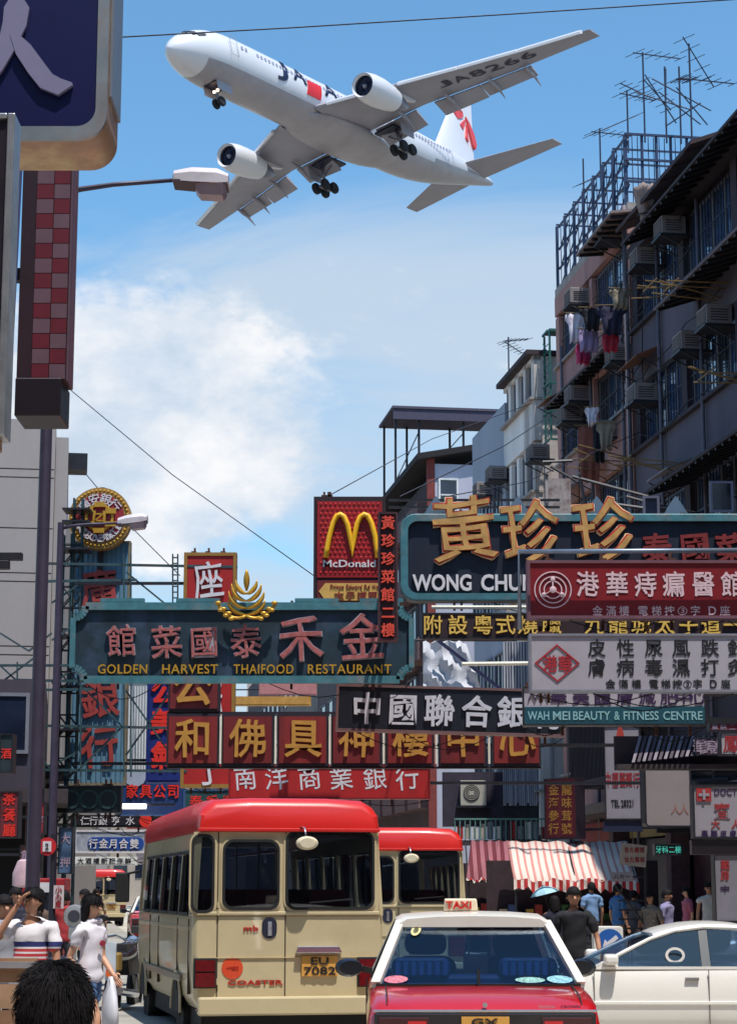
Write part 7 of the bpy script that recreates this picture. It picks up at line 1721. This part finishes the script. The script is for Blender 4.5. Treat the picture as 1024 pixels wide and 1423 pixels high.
def person(label, loc, rz, H=1.7, skinm=None, arms=None, legs=None, shirt=None, sleeve=.75, pants=None, plen=1.0, hair='short', turn=0, tilt=0, shoes=(40, 36, 40), girth=1.0, fem=False, group=None):
    t = thing('person', label, 'person', loc, rz, group); t.scale = (H/1.72,)*3
    skinm = skinm or SKIN_M; g = girth; sw = .165 if fem else .185
    pel = (0, 0, .95); wa = (0, 0, 1.10); chst = (0, .01, 1.28); up = (0, 0, 1.41); nk = (0, .0, 1.50)
    ct, st_ = cos(turn), sin(turn)
    def hp(x, y, z): # head point relative to its centre, turned
        y2 = y*cos(tilt) - z*sin(tilt); z2 = y*sin(tilt) + z*cos(tilt); return (x*ct - y2*st_, .015 + x*st_ + y2*ct, 1.60+z2)
    A = arms or {}; Lg = legs or {}
    body = [[(pel, (.15*g, .11*g)), (wa, (.12*g, .09*g)), (chst, (.135*g, .10*g)), (up, (.105*g, .075*g)), (nk, .050), (hp(0, 0, -.05), .062), (hp(0, .005, .02), .084), (hp(0, -.005, .075), .074)],
            [(hp(0, .005, .02), .084), (hp(0, .085, -.0), .018), (hp(0, .105, -.015), .012)]]
    for s in (-1, 1): body.append([(hp(0, .005, .02), .084), (hp(s*.078, -.005, .0), .02), (hp(s*.092, -.012, .008), .012)])
    sleeves = []
    for s, kk in ((-1, 'L'), (1, 'R')):
        sh = (s*sw, 0, 1.40); el, wr = A.get(kk, ((s*.23, -.02, 1.12), (s*.24, .05, .88)))
        d = Vector(wr)-Vector(el); d.normalize(); pm = tuple(Vector(wr)+d*.06); side = Vector((0, 1, 0)) if abs(d.y) < .8 else Vector((1, 0, 0))
        side = (side - d*side.dot(d)).normalized(); fr = d.cross(side)
        body.append([(up, (.105*g, .075*g)), (sh, .046*g), (mixp(sh, el, .5), .040), (el, .036), (mixp(el, wr, .4), .034), (wr, .024), (pm, (.030, .024))])
        for q, (o_, ln) in enumerate(((-.027, .07), (-.009, .082), (.009, .078), (.026, .06))):
            b = Vector(pm)+d*.028+side*o_; body.append([(pm, (.030, .024)), (tuple(b), .0095), (tuple(b+d*ln*.55+fr*.008*s), .0085), (tuple(b+d*ln+fr*.028*s), .007)])
        b = Vector(wr)+d*.03+side*.03; body.append([(pm, (.030, .024)), (tuple(b+side*.012), .011), (tuple(b+side*.03+d*.04), .009)])
        sleeves.append((sh, el))
    thigh = []
    for s, kk in ((-1, 'L'), (1, 'R')):
        hip = (s*.088*g, 0, .88); kn, an = Lg.get(kk, ((s*.10, .02, .49), (s*.10, -.02, .09)))
        body.append([(pel, (.15*g, .11*g)), (hip, .088*g), (mixp(hip, kn, .5), .072*g), (kn, .052), (mixp(kn, an, .35), .052), (an, .034), ((an[0], an[1]+.07, an[2]-.045), (.038, .03)), ((an[0], an[1]+.16, an[2]-.06), (.032, .02))])
        thigh.append((hip, kn, an))
        MB().loft([[(an[0]+w*c, an[1]+y, max(0.0, an[2]-.09+z*(q > 0))) for c, q in ((-1, 0), (1, 0), (1, 1), (-1, 1))] for y, w, z in ((-.07, .035, .08), (.05, .045, .09), (.15, .045, .06), (.2, .025, .035))]).build('shoe', M('shoe_%d' % shoes[0], shoes, .5), t, smooth='auto', bevel=.008)
    bo = skin('body', body, skinm, t)
    if shirt:
        ch = [[((0, 0, .86), (.185*g, .14*g)), ((0, 0, .95), (.172*g, .13*g)), ((0, 0, 1.10), (.15*g, .115*g)), ((0, .01, 1.28), (.168*g, .128*g)), ((0, 0, 1.40), (.16*g, .115*g)), ((0, 0, 1.46), (.115*g, .085*g)), ((0, .003, 1.505), (.07, .066))]]
        for sh, el in sleeves: ch.append([((0, 0, 1.40), (.16*g, .115*g)), ((sh[0]*.97, sh[1], sh[2]+.005), .078*g), (mixp(sh, el, sleeve*.6), .066), (mixp(sh, el, sleeve), .068)])
        skin('shirt', ch, shirt, t)
    if pants:
        ch = [[((0, 0, 1.03), (.15*g, .115*g)), ((0, 0, .92), (.165*g, .125*g))]]
        for hip, kn, an in thigh:
            c = [((0, 0, .92), (.165*g, .125*g)), (hip, .105*g)]
            if plen > .55: c += [(mixp(hip, kn, .5), .085*g), (kn, .07), (mixp(kn, an, .5), .062), (mixp(kn, an, .92), .058)]
            else: c += [(mixp(hip, kn, plen), .092*g), (mixp(hip, kn, plen+.08), .094*g)]
            ch.append(c)
        skin('trousers' if plen > .55 else 'shorts', ch, pants, t)
    # hair shell and face
    mb = MB(); n, m_ = 20, 12
    long_ = {'short': -.045, 'bob': -.15, 'crop': .01}[hair]; rings = []
    for i in range(m_+1):
        th = pi*(i/m_)*.62; r = sin(th) if i else .02; ring = []
        for k in range(n):
            a = 2*pi*k/n; front = max(0, sin(a)); z = .03 + .112*cos(th); y = -.012 + .108*r*sin(a); x = .092*r*cos(a)
            if i > m_*.55:
                f = (i-m_*.55)/(m_*.45); back = 1-front
                z -= f*(-long_)*back*1.0; 
                if front > .30: z = max(z, .048+.012*sin(k*2.1)); kk = 1-.16*f*min(1, (front-.3)*2); x *= kk; y *= kk
            j = (1.10 if hair == 'bob' else 1.05) + .035*sin(k*3.1+i*1.7) + .025*sin(k*5.3+i*4.1); ring.append(hp(x*j, y*j, z))
        rings.append(ring)
    mb.loft(rings[::-1]).build('hair', HAIR, t, smooth=True, sub=1)
    for s in (-1, 1):
        MB().ball(hp(s*.032, .083, .012), .011, 8, 6, (1.1, .6, .6)).build('eye', M('eye_dark', (26, 20, 22), .3), t)
        MB().bar(hp(s*.018, .09, .034), hp(s*.048, .082, .036), .006).build('eyebrow', HAIR, t)
    MB().bar(hp(-.022, .085, -.052), hp(.022, .085, -.052), .009, .006).build('mouth', M('lips', (140, 70, 66), .5), t)
    return t
def locks(f, n, r, k, seed, tmax=1.9):
    rng = random.Random(seed); mb = MB(); h = [c for c in bpy.data.objects if c.parent == f and c.name.startswith('hair')][0]
    V = [v.co.copy() for v in h.data.vertices]; c0 = Vector((0, .005, 1.63)); gy = max(v.y for v in V)
    polys = [p for p in h.data.polygons if len(p.vertices) == 4]
    for i in range(n):
        p = rng.choice(polys); a, b, c, d = [V[q] for q in p.vertices]; u, v = rng.random(), rng.random()
        q0 = a.lerp(b, u).lerp(d.lerp(c, u), v); o = (q0-c0).normalized(); down = Vector((0, 0, -1)) - o*(-o.z)
        if down.length < .05: down = Vector((o.x+.1, o.y, 0))
        down.normalize(); sw = Vector((rng.uniform(-1, 1), rng.uniform(-1, 1), 0))*.006; L_ = rng.uniform(.02, .045)
        mb.tube([q0, q0+o*.005*k+down*L_*.45+sw*.5, q0+o*rng.uniform(.001, .009)+down*L_+sw], r, 3, r*.3, cap=False)
    stuff(mb.build('hair_locks', HAIR, h, smooth=True))
def bandM(key, base, bands):
    m = M(key, base, .85, var=.05); nt = m.node_tree; b = nt.nodes['Principled BSDF']; tc = nt.nodes.new('ShaderNodeTexCoord'); sp = nt.nodes.new('ShaderNodeSeparateXYZ'); nt.links.new(tc.outputs['Object'], sp.inputs[0])
    mr = nt.nodes.new('ShaderNodeMapRange'); nt.links.new(sp.outputs[2], mr.inputs[0]); mr.inputs[1].default_value = .8; mr.inputs[2].default_value = 1.6
    cr = nt.nodes.new('ShaderNodeValToRGB'); cr.color_ramp.interpolation = 'CONSTANT'; nt.links.new(mr.outputs[0], cr.inputs[0]); e = cr.color_ramp.elements
    e[0].position = 0; e[0].color = (*lin(base), 1); e[1].position = 1; e[1].color = (*lin(base), 1)
    for z, c in bands: q = e.new((z-.8)/.8); q.color = (*lin(c), 1)
    nt.links.new(cr.outputs[0], b.inputs['Base Color']); return m
def people():
    wt = (214, 208, 212); nv = (34, 40, 96); rd = (190, 56, 60)
    sm = bandM('striped_shirt', wt, [(1.06, nv), (1.10, wt), (1.115, rd), (1.14, wt), (1.155, rd), (1.18, wt), (1.195, rd), (1.22, wt), (1.235, nv), (1.28, wt)])
    mn = person('man shading his face with a raised hand, in a red and navy striped shirt', gnd(46, 17), radians(172), 1.66, SKIN_D, arms={'R': ((.27, .16, 1.30), (.10, .14, 1.57)), 'L': ((-.24, .04, 1.12), (-.20, .12, .90))}, shirt=sm, pants=M('trouser_grey', (60, 60, 70), .85), turn=radians(-18), tilt=radians(14), girth=1.12)
    w = person('woman with a black bob in a white T-shirt and denim shorts walking to the right', gnd(128, 19), radians(-118), 1.60, SKIN_M, arms={'R': ((.19, -.12, 1.12), (.19, .06, .92)), 'L': ((-.2, .0, 1.12), (-.16, .16, .96))}, legs={'R': ((.09, .16, .52), (.09, .10, .10)), 'L': ((-.09, -.04, .50), (-.09, -.26, .13))}, shirt=M('tee_white', (220, 214, 222), .85, var=.04), sleeve=.62, pants=M('denim', (70, 98, 140), .85, var=.25, scale=8), plen=.42, hair='bob', fem=True, girth=.92)
    MB().loft([[(.03*cos(2*pi*i/10)*1.6-.0, .137+q, 1.26+.03*sin(2*pi*i/10)) for i in range(10)] for q in (0, .01)]).build('shirt_print', M('print_red', (150, 40, 60), .7, var=.5, scale=40), w)
    p = Vector(w.location); s = 1.60/1.72
    b = thing('shopping_bag', 'white crumpled carrier bag held by the woman in denim shorts', 'bag', p + Vector((.22, -.22, .42)), radians(-60))
    rows = [[((.13*k+.015*sin(i*2+j))*cos(2*pi*i/14), (.06*k+.012*sin(i*3+j*2))*sin(2*pi*i/14), z) for i in range(14)] for j, (z, k) in enumerate(((0, .7), (.05, 1), (.16, 1.05), (.28, .85), (.38, .45), (.46, .2)))]
    MB().loft(rows).build('bag', M('bag_white', (206, 206, 214), .5, var=.08), b, smooth=True)
    f = person('short dark haired person seen from behind, head only, nearest the camera', gnd(80, 4.6), radians(8), 1.475, SKIN_M, shirt=M('front_shirt', (60, 66, 84), .85), pants=M('trouser_grey'), hair='short', girth=1.0)
    # locks of hair over the nearest head
    rng = random.Random(3); mb = MB()
    locks(f, 2600, .0014, 1.045, 8)
    locks(w, 700, .0022, 1.05, 9, 2.25)
    locks(mn, 500, .0022, 1.04, 10, 1.6)
    person('person in a pale grey shirt at the left edge behind the striped shirt man', gnd(6, 18.5), radians(-150), 1.60, SKIN_D, shirt=M('grey_tee', (150, 150, 158), .85), pants=M('trouser_grey'), girth=1.15)
    person('man in a black T-shirt standing beyond the taxi with his arm hanging down', gnd(797, 24), radians(176), 1.68, SKIN_D, arms={'L': ((-.27, .02, 1.13), (-.30, .14, .90))}, shirt=M('tee_black', (20, 20, 28), .85), sleeve=.8, pants=M('jeans_blue', (44, 58, 92), .85), hair='short', turn=radians(8))
    a = person('pedestrian in a light blue shirt seen from behind under the sunlit awning', gnd(822, 43.5) + Vector((0, 0, .13)), radians(15), 1.68, SKIN_D, shirt=M('shirt_lightblue', (110, 140, 180), .85), pants=M('trouser_dark', (34, 34, 44), .85))
    person('pedestrian in a bright blue shirt between the bollard and the sign post', gnd(858, 41) + Vector((0, 0, .13)), radians(-60), 1.64, SKIN_D, shirt=M('shirt_blue', (50, 96, 150), .85), pants=M('trouser_dark'), group=None)
    person('pedestrian in a patterned grey shirt carrying nothing above the white coupe bonnet', gnd(903, 36), radians(150), 1.62, SKIN_D, shirt=M('shirt_pattern', (120, 112, 104), .85, var=.6, scale=30), pants=M('trouser_dark'), fem=True, hair='bob')
    person('pedestrian in a pale violet shirt beside the patterned grey shirt', gnd(926, 38), radians(-120), 1.66, SKIN_D, shirt=M('shirt_violet', (130, 124, 160), .85), pants=M('jeans_blue'))
    person('pedestrian in a pink blouse at the shop entrance near the pale vertical sign', gnd(955, 40) + Vector((0, 0, .13)), radians(100), 1.58, SKIN_M, shirt=M('blouse_pink', (170, 90, 110), .85), pants=M('trouser_dark'), fem=True, hair='bob')
    person('shopkeeper in a white vest deep in the shade right of the entrance', gnd(985, 39) + Vector((0, 0, .13)), radians(170), 1.66, SKIN_D, shirt=M('vest_white', (190, 186, 182), .85), sleeve=.3, pants=M('trouser_dark'))
    u = person('pedestrian in a dark shirt walking under a pale blue umbrella', gnd(770, 34), radians(10), 1.55, SKIN_D, arms={'L': ((-.24, .1, 1.18), (-.12, .26, 1.28))}, shirt=M('shirt_navy', (26, 28, 50), .85), pants=M('trouser_dark'), fem=True, hair='bob')
    t = thing('umbrella', 'pale blue umbrella tilted over a dark shirted pedestrian', 'umbrella', Vector(u.location) + Vector((-.04, .25, 1.20)), 0); t.rotation_euler = (0, radians(-14), 0)
    MB().tube([(0, 0, -.1), (0, 0, .56)], .008, 6).build('shaft', DSTEEL, t)
    MB().lathe([(.25, .40), (.20, .45), (.12, .50), (.03, .53)], 'z', 8).build('canopy', M('umbrella_blue', (150, 190, 204), .6), t)
    for i, (px, D, sc, lb, h) in enumerate(((90, 33, (150, 40, 44), 'pedestrian in a dark red top near the parking meter', 'short'), (118, 36, (120, 120, 130), 'pedestrian in grey beyond the woman in white', 'short'), (22, 28, (40, 40, 60), 'pedestrian in dark clothes at the far left in the shade', 'short'), (50, 30, (90, 70, 60), 'pedestrian in brown behind the striped shirt man', 'bob'), (72, 44, (180, 170, 160), 'small figure in cream further along the left pavement', 'short'), (134, 48, (170, 150, 120), 'small figure in tan beside the far minibus', 'short'), (880, 44, (60, 60, 70), 'pedestrian in charcoal under the right end of the sunlit awning', 'short'), (700, 48, (110, 90, 90), 'pedestrian in dull rose under the shaded awning', 'bob'))):
        person(lb, gnd(px, D) + Vector((0, 0, .02)), radians(37*i*3), 1.62+.02*(i % 3), SKIN_D, shirt=M('ped_%d' % i, sc, .85, var=.1), pants=M('trouser_dark'), hair=h)
    finish_skins()
people()
